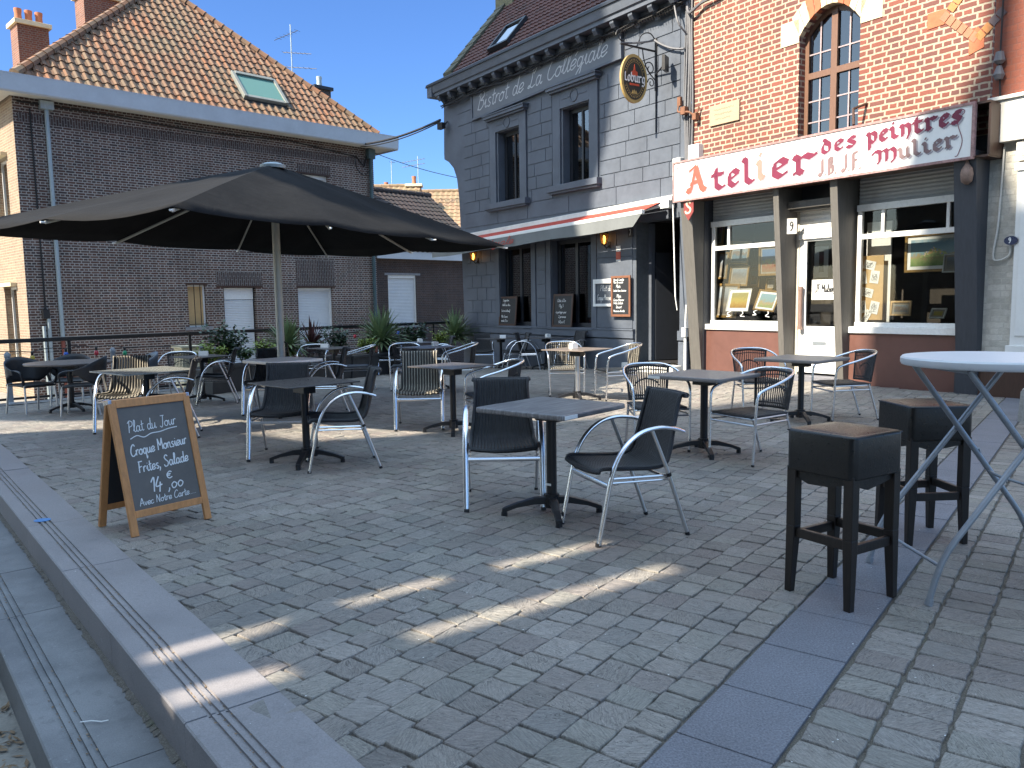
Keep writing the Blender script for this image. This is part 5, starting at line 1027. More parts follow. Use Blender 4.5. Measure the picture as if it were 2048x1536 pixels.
# paintings on show
def art(kind):
    t = NT('canvas_' + kind); o = t.obj(); sp = t.N('SeparateXYZ'); t.L(o, sp.inputs[0]); n = t.noise(14, 4, .6); z = t.math('ADD', sp.outputs[2], t.math('MULTIPLY', t.math('SUBTRACT', n, .5), .25))
    P = {'coast': [(.0, (.20, .36, .10)), (.22, (.42, .52, .20)), (.40, (.55, .42, .22)), (.52, (.30, .50, .55)), (.8, (.30, .52, .66)), (1, (.62, .70, .72))],
         'autumn': [(0, (.45, .22, .05)), (.3, (.62, .36, .05)), (.5, (.66, .52, .10)), (.7, (.45, .40, .12)), (1, (.62, .58, .30))],
         'town': [(0, (.22, .18, .14)), (.3, (.38, .32, .24)), (.55, (.24, .24, .24)), (.75, (.34, .40, .46)), (1, (.45, .50, .55))],
         'sea': [(0, (.10, .16, .22)), (.35, (.16, .26, .34)), (.5, (.30, .22, .16)), (.6, (.38, .44, .48)), (1, (.50, .54, .56))],
         'still': [(0, (.40, .26, .14)), (.3, (.42, .16, .08)), (.45, (.36, .42, .18)), (.6, (.12, .24, .46)), (1, (.20, .34, .60))],
         'flower': [(0, (.20, .17, .14)), (.4, (.20, .22, .16)), (.6, (.36, .14, .14)), (1, (.24, .20, .17))]}[kind]
    return t.setp(t.ramp(t.math('ADD', t.math('MULTIPLY', z, 2.2), .5), [(p_, sc3(c_, .6)) for p_, c_ in P]), .6)
ARTS = {k: art(k) for k in ('coast', 'autumn', 'town', 'sea', 'still', 'flower')}
def painting(label, x0, y0, x1, y1, d, kind, fr=m_gold, fw=.035, mt=.03, tilt=8, roll=0, group=None, easel=None):
    a = FB.px(x0, y0, d); b = FB.px(x1, y1, d); W, H_ = b[0] - a[0], a[1] - b[1]
    t = thing('painting', label, 'painting', M=at(FB, (a[0] + b[0]) / 2, d, (a[1] + b[1]) / 2) @ Matrix.Rotation(rad(-tilt), 4, 'X') @ Matrix.Rotation(rad(roll), 4, 'Y'), group=group)
    w_, h_ = W / 2, H_ / 2; m = MB(); m.box(-w_, w_, -.025, 0, -h_, -h_ + fw); m.box(-w_, w_, -.025, 0, h_ - fw, h_); m.box(-w_, -w_ + fw, -.025, 0, -h_ + fw, h_ - fw); m.box(w_ - fw, w_, -.025, 0, -h_ + fw, h_ - fw); m.build('frame', fr, t, bevel=.004)
    m = MB(); m.quad((-w_ + fw, -.006, -h_ + fw), (w_ - fw, -.006, -h_ + fw), (w_ - fw, -.006, h_ - fw), (-w_ + fw, -.006, h_ - fw)); m.build('mount', m_cardwhite if mt > .035 else mk('cream_mount', (.28, .25, .20), .8), t)
    f2 = fw + mt; m = MB(); m.quad((-w_ + f2, -.009, -h_ + f2), (w_ - f2, -.009, -h_ + f2), (w_ - f2, -.009, h_ - f2), (-w_ + f2, -.009, h_ - f2)); m.build('canvas', ARTS[kind], t)
    if easel:
        m = MB()
        for s in (-1, 1): m.tube(spline([(s * w_ * .5, -.02, -h_), (s * w_ * .7, -.05, -h_ - .05), (s * w_ * .45, -.03, -h_ - .09), (s * w_ * .8, -.02, -h_ - .10)]), .007, 5)
        m.build('wire_stand', easel, t)
    return t
g1 = 'gilt framed pictures in the left shop window'
painting('tall gilt framed flower picture at the top left of the left shop window', 1427, 442, 1449, 490, .45, 'flower', group=g1)
painting('gilt framed harbour picture just under the window bar of the left shop window', 1461, 484, 1500, 528, .5, 'sea', group=g1, roll=4)
painting('gilt framed church tower picture at the left edge of the left shop window', 1423, 506, 1457, 558, .45, 'town', group=g1, roll=2)
painting('gilt framed riverside picture in the middle of the left shop window', 1460, 532, 1498, 572, .5, 'town', group=g1, roll=2)
painting('dim gilt framed ship picture right of the riverside picture', 1499, 535, 1520, 575, .8, 'sea', group=g1)
painting('large bright still life with blue cloth at the right of the left shop window', 1519, 492, 1572, 550, .48, 'still', group=g1, fw=.04, tilt=0)
painting('large gilt framed street picture standing at the lower left of the left shop window', 1424, 568, 1477, 636, .42, 'town', group=g1, fw=.045, roll=2)
painting('white mounted autumn tree picture on a wire stand in the left shop window', 1457, 578, 1501, 624, .26, 'autumn', m_cardwhite, .01, .06, 16, 0, g1, m_cardwhite)
painting('tilted gilt framed beach picture on a wire stand in the left shop window', 1513, 580, 1556, 624, .28, 'coast', m_gold, .03, .04, 22, 6, g1, m_cardwhite)
painting('dim dark framed picture at the far back of the left shop window', 1533, 556, 1553, 580, .9, 'town', group=g1)
painting('wide bright picture of a village on a hill, hung in the right shop window', 1812, 470, 1928, 541, .42, 'coast', m_gold, .04, .05, 0)
tq = bpy.data.objects['painting.010']
c_ = [c for c in tq.children if c.name.startswith('canvas')][0]
bbx = [V(v) for v in c_.bound_box]; W_ = max(v.x for v in bbx); H_ = max(v.z for v in bbx)
m = MB(); m.c = 0; m.prism([(-W_ * .62, -H_ * .35), (-W_ * .45, -.02), (-W_ * .2, H_ * .18), (0, H_ * .34), (W_ * .25, H_ * .2), (W_ * .5, -H_ * .05), (W_ * .7, -H_ * .3)], -.012, -.010)
m.c = 1; rp = random.Random(4)
for i in range(26): x = rp.uniform(-.45, .5) * W_; z = (.3 - abs(x / W_) * .75) * H_ - rp.uniform(0, .3) * H_; s = W_ * .035; m.c = rp.choice((1, 2, 3)); m.prism([(x - s, z), (x + s, z), (x + s, z + s * 1.6), (x, z + s * 2.4), (x - s, z + s * 1.6)], -.0135 - i * 1e-4, -.012)
m.build('painted_hill', [mk('paint_green_hill', (.34, .40, .16), .6, var=.3, scale=30), mk('paint_ochre', (.62, .40, .16), .6), mk('paint_blue_grey', (.26, .32, .42), .6), mk('paint_cream', (.70, .56, .34), .6)], tq)
painting('small boat picture on a little wooden easel in the right shop window', 1782, 602, 1823, 632, .45, 'sea', mk('light_wood', (.50, .34, .17), .5), .03, .035, 6)
painting('small gilt framed brown picture leaning at the lower right of the right shop window', 1862, 616, 1892, 639, .40, 'autumn', m_offw, .02, .03, 30)
painting('small pale framed picture leaning against the hill village picture', 1888, 508, 1916, 545, .36, 'town', m_offw, .02, .03, 10)
painting('dark framed picture hanging at the back of the shop behind the door', 1625, 488, 1662, 560, 1.3, 'flower', m_dkwood, .05, .1, 0)
t = thing('kraft_board', 'tall brown paper board with sketch cards in the right shop window', 'display board', M=at(FB, 0, .30, 0)); a = FB.px(1714, 513, .30); b = FB.px(1764, 640, .30); m = MB(); m.box(a[0], b[0], 0, .02, b[1], a[1]); m.build('board', m_kraft, t)
for (x, y, r_, w_) in ((1739, 530, -14, .2), (1724, 556, 8, .15), (1749, 554, -8, .15), (1734, 585, -14, .2), (1723, 614, 8, .15), (1748, 615, -12, .15), (1733, 632, -30, .1)):
    q = FB.px(x, y, .29); h_ = .14 if w_ > .18 else .2; m = MB(); m.X = Matrix.Translation((q[0], -.004, q[1])) @ Matrix.Rotation(rad(-r_), 4, 'Y'); m.box(-w_ / 2, w_ / 2, -.003, 0, -h_ / 2, h_ / 2); cd_ = m.build('sketch_card', m_cardwhite, t)
    k = MB(); k.X = m.X
    for i in range(6): P = [V((rp.uniform(-.35, .35) * w_, 0, rp.uniform(-.35, .35) * h_)) for _ in range(4)]; ribbon(k, spline(P), .004, -.005)
    k.build('ink_drawing', m_gcable, cd_)
t = thing('name_card', 'white card with a handwritten name hanging behind the shop door glass', 'card', M=at(FB, 0, .19, 0)); a = FB.px(1624, 560, .19); b = FB.px(1677, 599, .19); m = MB(); m.box(a[0], min(b[0], 4.68), 0, .006, b[1], a[1]); m.build('card', m_cardwhite, t); m = MB(); write(m, "JF Mulier", a[0] + .06, b[1] + .13, .062, .016, -.003, .1, .2, fit=.36); ribbon(m, [V((a[0] + .05, 0, b[1] + .09)), V((a[0] + .42, 0, b[1] + .10))], .008, -.004); m.build('handwriting', m_black, t)

# ================================================================== neighbour on the right
nb = thing('white_fronted_house', 'house with whitewashed brick, white shopfront and painted orange brick above, at the right edge', 'house', M=FB.M)
m = MB(); m.box(7.01, 11, .0, .3, -.2, 4.0); m.build('whitewashed_wall', m_white_brick, nb); m = MB(); m.quad((7.0, -.004, 4.0), (11, -.004, 4.0), (11, -.004, 8.4), (7.0, -.004, 8.4)); m.build('painted_brick_wall', m_orange, nb)
m = MB(); m.box(7.04, 11, -.14, 0, 3.45, 4.0); m.box(7.02, 11, -.18, 0, 4.0, 4.05); m.build('fascia_board', m_offw, nb, bevel=.006)
m = MB(); m.box(7.40, 7.72, -.08, 0, .66, 3.05); m.box(7.37, 7.75, -.11, 0, 3.05, 3.15); m.box(7.36, 7.76, -.11, 0, .45, .72); m.box(7.80, 7.98, -.08, 0, .66, 3.1); m.box(7.46, 7.66, -.095, -.07, .85, 2.95); m.build('pilaster', m_white, nb, bevel=.006); m = MB(); m.box(7.98, 11, .02, .06, .5, 3.2); m.build('shop_panel', m_pvc, nb)
m = MB(); m.box(7.38, 7.74, -.10, -.01, 3.18, 3.43); slats(m, 7.45, 7.68, 3.2, 3.42, -.1, .03); m.build('vent_grille', m_offw, nb); m = MB(); m.box(6.99, 11, -.06, .02, -.2, .46); m.build('dark_plinth', m_dkwood, nb)
m = MB(); m.tube(spline([(7.2, -.03, 3.4), (7.17, -.04, 2.4), (7.12, -.04, 1.95), (7.2, -.04, 1.88), (7.33, -.04, 1.95), (7.33, -.03, 2.1)]), .014, 5); m.build('loose_cable', m_offw, nb)
t = thing('door_number', 'small dark blue oval plate numbered 9 on the white pilaster', 'house number', M=at(FB, *(lambda q: (q[0], -.1, q[1]))(FB.px(2022, 481, -.1)))); m = MB(); m.prism(oval(.085, .06, 20), -.01, .01); m.build('plate', mk('navy_enamel', (.02, .03, .08), .3), t); m = MB(); write(m, "9", -.03, -.035, .036, .013, -.013, 0); m.build('numeral', m_chalk, t)
m = MB(); m.X = FB.M; q = FB.px(2006, 190); m.tube([(7.12, -.03, 8), (7.10, -.05, 4.5), (7.12, -.03, 4.0)], .012, 5); tag(m.build('insulator_cable', m_cable), 'vertical black wire with two grey insulators at the shop corner', 'cable'); k = MB(); k.X = FB.M; k.lathe([(.03, 4.5), (.075, 4.54), (.05, 4.66)], 8, (7.1, -.06, 0)); k.lathe([(.05, 4.3), (.075, 4.36), (.03, 4.48)], 8, (7.1, -.06, 0)); k.build('insulator', m_gcable, bpy.data.objects['insulator_cable'])
st = G(2043, 842); m = MB(); m.hexa([(-.10, -.10, -.05), (.10, -.10, -.05), (.1, .1, -.05), (-.1, .1, -.05)], [(-.085, -.085, .34), (.085, -.085, .34), (.085, .085, .34), (-.085, .085, .34)]); m.hexa([(-.085, -.085, .34), (.085, -.085, .34), (.085, .085, .34), (-.085, .085, .34)], [(-.05, -.05, .39), (.05, -.05, .39), (.05, .05, .39), (-.05, .05, .39)]); o = tag(m.build('stone_bollard', mk('bollard_granite', (.30, .29, .27), .85, var=.2, scale=30, bump=.3), bevel=.015), 'short grey stone bollard at the right edge before the white fronted house', 'bollard'); o.location = (st.x + .1, st.y, 0); o.rotation_euler.z = .6

# ================================================================== railing, bollards, planters, plants, lights along the far edge
rl = thing('metal_railing', 'dark metal railing with thin wires along the far edge of the terrace', 'railing', (RA.x, RA.y, 0), math.atan2(RD.y, RD.x)); RL = (RB - RA).length
def rk(px):
    q = ray(px, 650); k = q.x / q.y; return (k * RA.y - RA.x) / (RD.x - k * RD.y)
m = MB(); m.box(-1.6, RL, -.035, .035, .84, .91); m.build('handrail', m_black, rl, bevel=.006)
m = MB(); m.hexa([(-1.6, -.02, -.12), (RL, -.02, -.25), (RL, .02, -.25), (-1.6, .02, -.12)], [(-1.6, -.02, -.08), (RL, -.02, -.21), (RL, .02, -.21), (-1.6, .02, -.08)]); m.build('bottom_rail', m_black, rl)
for px in (-60, 135, 378, 560, 735, 866):
    k = rk(px); P = RA + RD * k; m = MB(); m.box(k - .03, k + .03, -.012, .012, gz(P.x, P.y) - .05, .86); m.build('post', m_black, rl)
m = MB()
for z in (.66, .47, .28, .10): m.tube([(-1.6, 0, z), (RL, 0, z - .02)], .004, 4)
m.build('wire', m_black, rl)
for px, w_ in ((5, 'at the left edge of the picture'), (217, 'standing left of the colourful bulbs'), (396, 'beside the leafy planter shrubs')):
    k = rk(px); P = RA + RD * k - RN * .10; g = gz(P.x, P.y); o = MB().lathe([(.085, 0), (.075, .02), (.045, .05), (.043, .80), (.05, .81), (.05, .86), (.02, .90)], 14).build('steel_bollard', m_bollard, smooth=40)
    tag(o, 'slim grey steel bollard with round cap ' + w_, 'bollard', 'grey bollards along the railing'); o.location = (P.x, P.y, g)
# coloured festoon bulbs
fl = thing('festoon_lights', 'string of coloured festoon bulbs strung along the railing', 'string lights', (RA.x, RA.y, 0), math.atan2(RD.y, RD.x))
bulbs = [(57, 715, 3), (125, 708, 0), (186, 705, 1), (243, 705, 2), (485, 708, 3), (706, 672, 1), (793, 665, 0)]
BC = [mk('bulb_blue', (.02, .09, .42), .2), mk('bulb_red', (.45, .035, .05), .2), mk('bulb_green', (.02, .26, .12), .2), mk('bulb_yellow', (.52, .38, .06), .2)]; cn = ('blue', 'red', 'green', 'yellow')
pts = []
for px, py, c in bulbs:
    k = rk(px); P = RA + RD * k - RN * .03; q = ray(px, py); z = EYE + q.z / q.y * P.y; pts.append((k, z))
    m = MB(); m.lathe([(.012, .05), (.034, .02), (.042, -.015), (.03, -.05), (.008, -.062)], 12, (k, -.06, z)); o = m.build('bulb', BC[c], fl, smooth=60); o['label'] = cn[c] + ' bulb'; m = MB(); m.lathe([(.022, .03), (.024, .09), (.012, .11)], 10, (k, -.06, z)); m.build('socket', m_black, o)
m = MB(); P_ = [(-1.5, -.06, pts[0][1] + .25)]
for (k, z), (k2, z2) in zip(pts, pts[1:] + [(RL, .6)]): P_ += [(k, -.06, z + .1), ((k * 2 + k2) / 3, -.05, (z * 2 + z2) / 3 + .13), ((k + k2 * 2) / 3, -.05, (z + z2 * 2) / 3 + .13)]
m.tube(P_ + [(RL, -.05, .75)], .008, 5); m.build('cable', m_cable, fl)
# planters and their plants
ppx = [(418, 790), (470, 783), (600, 763), (705, 749), (790, 742), (880, 735)]
PL0, PL1 = V((-5.55, 14.3, 0)), V((-1.9, 21.2, 0)); pd = (PL1 - PL0).normalized(); pa = math.atan2(pd.y, pd.x); pn = V((-pd.y, pd.x, 0))
NPL = 4; LP = (PL1 - PL0).length / NPL; pnames = ['first from the left', 'second, behind the parasol pole', 'third, below the spiky green plant', 'last, against the bistro corner']
for i in range(NPL):
    c = PL0 + pd * (LP * (i + .5)); g = gz(c.x, c.y)
    t = thing('planter', 'long dark planter box along the railing, ' + pnames[i], 'planter', (c.x, c.y, g), pa, 'dark planters along the railing')
    m = MB(); L_ = LP / 2 - .03; m.hexa([(-L_, -.2, 0), (L_, -.2, 0), (L_, .2, 0), (-L_, .2, 0)], [(-L_ - .0, -.24, .5), (L_, -.24, .5), (L_, .24, .5), (-L_, .24, .5)]); m.box(-L_ - .01, L_ + .01, -.255, -.21, .46, .52); m.build('box', m_planter, t, bevel=.008)
    m = MB(); m.quad((-L_ + .03, -.21, .508), (L_ - .03, -.21, .508), (L_ - .03, .21, .508), (-L_ + .03, .21, .508)); m.build('soil', m_soil, t)
def plant_at(px):
    q = ray(px, 700); k = q.x / q.y; P = PL0 + pn * .02; s = (k * P.y - P.x) / (pd.x - k * pd.y); P = P + pd * s; return V((P.x, P.y, gz(P.x, P.y) + .50))
def yucca(px, h, n, mat, label, seed, w_=.022):
    w_ *= 1.25; n = int(n * 1.2)
    P = plant_at(px); r_ = random.Random(seed); t = thing('spiky_plant', label, 'plant', P, r_.uniform(0, 6), 'planted shrubs in the planters')
    m = MB(); m.tube([(0, 0, -.02), (0, 0, h * .35)], .03, 6); m.build('stem', m_dkwood, t); m = MB()
    for i in range(n):
        a = r_.uniform(0, 6.283); e = r_.uniform(-.25, 1.45); L_ = h * r_.uniform(.62, .95) * (.8 if e < .2 else 1); d = V((math.cos(a) * math.cos(e), math.sin(a) * math.cos(e), math.sin(e))); q = V((-math.sin(a), math.cos(a), 0)); b = V((0, 0, h * r_.uniform(.22, .4)))
        k = [b + d * (L_ * s) - V((0, 0, .30 * L_ * s * s * math.cos(e))) for s in (.04, .35, .7, 1.0)]; ww = (w_ * .5, w_, w_ * .75, .001); vs = []
        for p, x in zip(k, ww): vs += [p - q * x, p + V((0, 0, -x * .4)), p + q * x]
        m.add(vs, [(j * 3 + c, j * 3 + c + 1, j * 3 + c + 4, j * 3 + c + 3) for j in range(3) for c in range(2)])
    m.build('leaves', mat, t)
def shrub(px, h, rx, n, mat, label, seed, ls=.05, gap=0):
    n = int(n * 1.5); ls *= 1.2
    P = plant_at(px); r_ = random.Random(seed); t = thing('leafy_shrub', label, 'plant', P, 0, 'planted shrubs in the planters')
    m = MB(); tips = []
    for i in range(11):
        a = r_.uniform(0, 6.283); e = V((math.cos(a) * rx * r_.uniform(.2, .9), math.sin(a) * rx * .6 * r_.uniform(.2, 1), h * r_.uniform(.55, .95))); m.tube([(0, 0, -.02), e * .5 + V((r_.uniform(-.03, .03), 0, .03)), e], [.010, .006, .003], 5); tips.append(e)
    m.build('stem', m_dkwood, t); m = MB()
    for i in range(n):
        e = r_.choice(tips); f = r_.uniform(.45, 1.05); c = e * f + V((r_.gauss(0, rx * .17), r_.gauss(0, rx * .15), r_.gauss(0, h * .09)))
        a = r_.uniform(0, 6.283); b = r_.uniform(-.4, 1.0); d = V((math.cos(a) * math.cos(b), math.sin(a) * math.cos(b), math.sin(b))) * ls * r_.uniform(.6, 1.2); q = V((-math.sin(a), math.cos(a), r_.uniform(-.5, .5))) * ls * .38
        m.quad(c, c + d * .5 + q, c + d, c + d * .5 - q)
    m.build('foliage', mat, t)
shrub(418, .42, .34, 420, m_leaf[1], 'low yellow green bush at the left end of the planters', 1, .05); shrub(452, .72, .40, 520, m_leaf[2], 'taller dark leaved shrub above the yellow green bush', 2, .07); shrub(484, .30, .22, 200, m_leaf[0], 'small dark green bush hanging beside the yellow bulb', 3, .06)
shrub(530, .42, .26, 320, m_leaf[1], 'bright green bush just left of the parasol pole', 4, .05); yucca(575, .85, 130, m_leaf[3], 'spiky grey green plant just right of the parasol pole', 5); shrub(580, .28, .26, 260, m_leaf[1], 'low green ground bush under the spiky plant by the pole', 6, .05)
yucca(624, .74, 70, m_leaf[4], 'spiky dark purple plant with thin leaves in the planters', 7); shrub(640, .42, .18, 160, m_leaf[0], 'small upright green bush right of the purple spiky plant', 8, .06); shrub(672, .66, .36, 460, m_leaf[2], 'rounded dark shrub before the wide shutter', 9, .06)
shrub(735, .36, .30, 340, m_leaf[1], 'yellow green bush left of the large spiky plant', 10, .05); yucca(762, .98, 170, m_leaf[3], 'large spiky green plant in the middle of the planters', 11, .026); shrub(828, .66, .45, 420, m_leaf[2], 'dark leafy shrub in front of the small annex window', 12, .08); shrub(884, .50, .34, 320, m_leaf[1], 'light green bush beside the last spiky plant', 13, .05); yucca(910, .95, 150, m_leaf[3], 'spiky green plant against the bistro corner', 14, .026)

# ================================================================== the big parasol
UC = V((-3.14, 10.9, 0)); UL = V((.455, .89, 0)).normalized(); US = V((-UL.y, UL.x, 0)); ug = gz(UC.x, UC.y)
um = thing('parasol', 'huge rectangular black parasol with pale metal pole shading the left tables', 'parasol', (UC.x, UC.y, ug)); UZ = 2.30 - ug; AZt = 3.27 - ug; HL, HS = 3.2, 1.8
def upt(a, b, sag=0):
    """a, b in -1..1 on the canopy"""
    k = max(abs(a), abs(b)); z = AZt - (AZt - UZ) * (k ** 1.06) - sag; p = UL * (a * HL) + US * (b * HS); return V((p.x, p.y, z))
rim = [(-1, -1), (-1 / 3, -1), (1 / 3, -1), (1, -1), (1, 0), (1, 1), (1 / 3, 1), (-1 / 3, 1), (-1, 1), (-1, 0)]
m = MB(); NR = 10; vs = []; fs = []; seg = []
for i in range(len(rim)):
    a, b = rim[i], rim[(i + 1) % len(rim)]
    for j in range(6): f = j / 6; seg.append((a[0] + (b[0] - a[0]) * f, a[1] + (b[1] - a[1]) * f, f))
n = len(seg)
for k in range(NR + 1):
    r_ = .035 + .965 * k / NR
    for (a, b, f) in seg: s = math.sin(f * math.pi); vs.append(upt(a * r_, b * r_, .05 * s * r_ + .012 * s * math.sin(k * 1.7 + a * 9)))
for k in range(NR):
    for i in range(n): fs.append((k * n + i, k * n + (i + 1) % n, (k + 1) * n + (i + 1) % n, (k + 1) * n + i))
m.add(vs, fs); can = m.build('canopy', m_can, um, smooth=24)
sm_ = can.modifiers.new('thick', 'SOLIDIFY'); sm_.thickness = .006
hubz = 2.62 - ug
for (a, b) in rim:
    e = upt(a * 1.0, b * 1.0, .03); i_ = upt(a * .06, b * .06, .06); k_ = upt(a * .52, b * .52, .07)
    m = MB(); m.tube([i_, k_, e], .018, 6, ry=.012); st_ = m.build('rib', m_pole, um); m = MB(); m.tube([V((a * .06, b * .06, hubz)) if False else (UL * (.07 * a) + US * (.07 * b) + V((0, 0, hubz))), k_], .017, 6); m.build('strut', m_pole, st_)
    m = MB(); m.tube([e - V((0, 0, .0)), e + (UL * a * HL + US * b * HS).normalized() * .05], .011, 6); m.build('rib_tip', m_white, st_)
m = MB(); m.lathe([(.06, 0), (.055, .5), (.05, 3.2)], 14, (0, 0, 0)); m.build('pole', m_pole, um, smooth=40); m = MB(); m.lathe([(.09, hubz - .08), (.12, hubz - .06), (.12, hubz + .03), (.08, hubz + .05)], 14); m.build('hub', m_black, um, smooth=40)
m = MB(); m.lathe([(.16, AZt - .04), (.17, AZt), (.10, AZt + .03)], 18); m.build('cap', m_zinc, um, smooth=40); m = MB(); m.box(-.4, .4, -.4, .4, 0, .06); m.build('base_plate', m_stone, um, bevel=.01); m = MB(); m.tube([(.06, -.03, .95), (.1, -.06, .93), (.12, -.06, .75)], .01, 5); m.build('crank', m_black, um)

# ================================================================== furniture
def arch_chair(name, label, wick, ribs=20, amp=.0036):
    """flat-armed aluminium chair: front legs sweep up and over into armrests"""
    t = thing(name, label, 'chair')
    for s in (-1, 1):
        x = .262 * s; m = MB()
        arc = spline([(x, -.285, .01), (x, -.245, .20), (x, -.195, .42), (x * .995, -.125, .555), (x * .99, -.02, .640), (x * .98, .10, .668), (x * .95, .21, .658), (x * .90, .29, .632)], 5)
        m.tube(arc, .0205, 12, ry=.0125, up=(s * 1.0, 0, 0)); f = m.build('arm_leg', m_alu, t, smooth=50); m = MB(); m.tube([(x, -.288, .0), (x, -.285, .022)], .0185, 8); m.build('foot_cap', m_black, f)
        m = MB(); m.tube([(x * .96, .315, .01), (x * .985, .175, .40), (x * .98, .065, .662)], .012, 8); f = m.build('rear_leg', m_alub, t, smooth=50); m = MB(); m.tube([(x * .96, .318, .0), (x * .96, .312, .02)], .0145, 8); m.build('foot_cap', m_black, f); m = MB(); m.tube([(x * .98, .185, .375), (x * .985, .177, .395)], .0155, 8); m.build('sleeve', m_black, f)
    m = MB(); m.tube([(-.252, -.215, .345), (.252, -.215, .345)], .017, 8, ry=.008, up=(0, 0, 1)); m.tube([(-.25, .19, .36), (.25, .19, .36)], .009, 6)
    for s in (-1, 1): m.tube([(.238 * s, -.20, .385), (.235 * s, .185, .375)], .009, 6); m.tube([(.238 * s, -.205, .36), (.235 * s, .188, .35)], .007, 6)
    m.build('rail', m_alu, t, smooth=50)
    prof = spline([(0, -.265, .425), (0, -.24, .447), (0, -.10, .438), (0, .08, .428), (0, .175, .445), (0, .215, .52), (0, .245, .64), (0, .285, .80), (0, .300, .845), (0, .318, .850), (0, .326, .832)], 4); NP = len(prof) - 1; NX = ribs * 5
    m = MB()
    def shell(u, v):
        p = prof[min(int(round(v * NP)), NP)]; k = v; w_ = (.455 if v < .42 else .455 - .07 * min((v - .42) / .25, 1) if v < .7 else .385 + .035 * (v - .7) / .3)
        x = (u - .5) * w_; e = abs(u - .5) * 2; rib = amp * math.cos(u * ribs * 2 * math.pi)
        up = V((0, 0, 1)) if v < .4 else V((0, -1, .25)); dish = (-.018 * (1 - e * e)) if v < .4 else (.03 * (1 - e * e))
        return V((x, p.y, p.z)) + up * rib + (V((0, 0, dish)) if v < .4 else V((0, dish, 0)))
    m.grid(shell, NX, NP); s_ = m.build('woven_shell', wick, t, smooth=70); so_ = s_.modifiers.new('thick', 'SOLIDIFY'); so_.thickness = .012; so_.offset = -1
    m = MB(); e0 = [shell(0, i / NP) for i in range(NP + 1)]; e1 = [shell(1, i / NP) for i in range(NP + 1)]; fr = [shell(i / 20, 0) for i in range(21)]; tp = [shell(i / 20, .96) + V((0, .012, -.0)) for i in range(21)]
    m.tube(e0, .013, 6); m.tube(e1, .013, 6); m.tube(fr, .015, 6); m.tube(tp, .017, 6); m.build('rolled_edge', wick, t, smooth=60)
    return t
def tub_chair(name, label, wick, slat=True):
    """round-tube aluminium chair: one tube runs from foot over the arms and round the back"""
    t = thing(name, label, 'chair')
    half = [(.255, -.255, .0), (.262, -.245, .25), (.268, -.235, .50), (.272, -.215, .605), (.276, -.15, .645), (.276, .0, .685), (.268, .13, .725), (.235, .24, .76), (.15, .315, .785), (0, .34, .79)]
    full = half + [(-x, y, z) for x, y, z in half[-2::-1]]; m = MB(); m.tube(spline(full, 4), .0125, 8); m.build('tube_frame', m_alu, t, smooth=50)
    for s in (-1, 1):
        m = MB(); m.tube([(.20 * s, .33, 0), (.205 * s, .20, .42)], .0125, 8); f = m.build('rear_leg', m_alu, t, smooth=50); m = MB(); m.tube([(.20 * s, .332, 0), (.20 * s, .327, .018)], .0145, 8); m.build('foot_cap', m_black, f); m = MB(); m.tube([(.255 * s, -.255, 0), (.256 * s, -.254, .02)], .0145, 8); m.build('foot_cap', m_black, f)
    m = MB()
    for z in (.345, .40): m.tube([(-.26, -.238, z), (.26, -.238, z)], .009, 6); m.tube([(-.205, .215, z), (.205, .215, z)], .008, 6)
    for s in (-1, 1):
        for z in (.355, .405): m.tube([(.26 * s, -.238, z), (.205 * s, .215, z)], .008, 6)
    m.build('rail', m_alub, t, smooth=50)
    m = MB(); n = 14
    def seat(u, v): x = (u - .5) * .47 * (1 - .08 * v); y = -.25 + .47 * v; e = max(abs(u - .5) * 2, abs(v - .5) * 2); return (x, y, .445 - .02 * e ** 6 - .010 * (1 - (2 * u - 1) ** 2) + .0015 * math.cos(u * 50))
    m.grid(seat, 28, 16); s_ = m.build('seat', wick, t, smooth=70); so_ = s_.modifiers.new('thick', 'SOLIDIFY'); so_.thickness = .028; so_.offset = -1
    def bk(u, v):
        a = (u - .5) * 1.75; rx = .205 + .035 * v; return V((rx * math.sin(a) * 1.16, .19 + .03 * v + (.105 + .015 * v) * (math.cos(a) - .2) * .95, .44 + .345 * v - .02 * v * abs(u - .5) * 2))
    m = MB(); NS = 19
    for i in range(NS):
        u = (i + .5) / NS; P = [bk(u, j / 8) for j in range(9)]; m.tube(P, .0062, 5)
    for v in (.02, .97): m.tube([bk(i / 20, v) for i in range(21)], .012, 6)
    for u in (0.0, 1.0): m.tube([bk(u, j / 8) for j in range(9)], .012, 6)
    for v in (.12, .86): m.tube([bk(i / 20, v) for i in range(21)], .006, 5)
    m.tube([bk(.5 + .30 * math.sin(k * .5236), .55 + .10 * math.cos(k * .5236 * 2) - .04) for k in range(13)], .005, 5); m.tube([bk(.22 + .56 * k / 12, .48 + .10 * math.sin(k / 12 * 3.1416)) for k in range(13)], .006, 5)
    m.build('woven_back', wick, t, smooth=60)
    return t
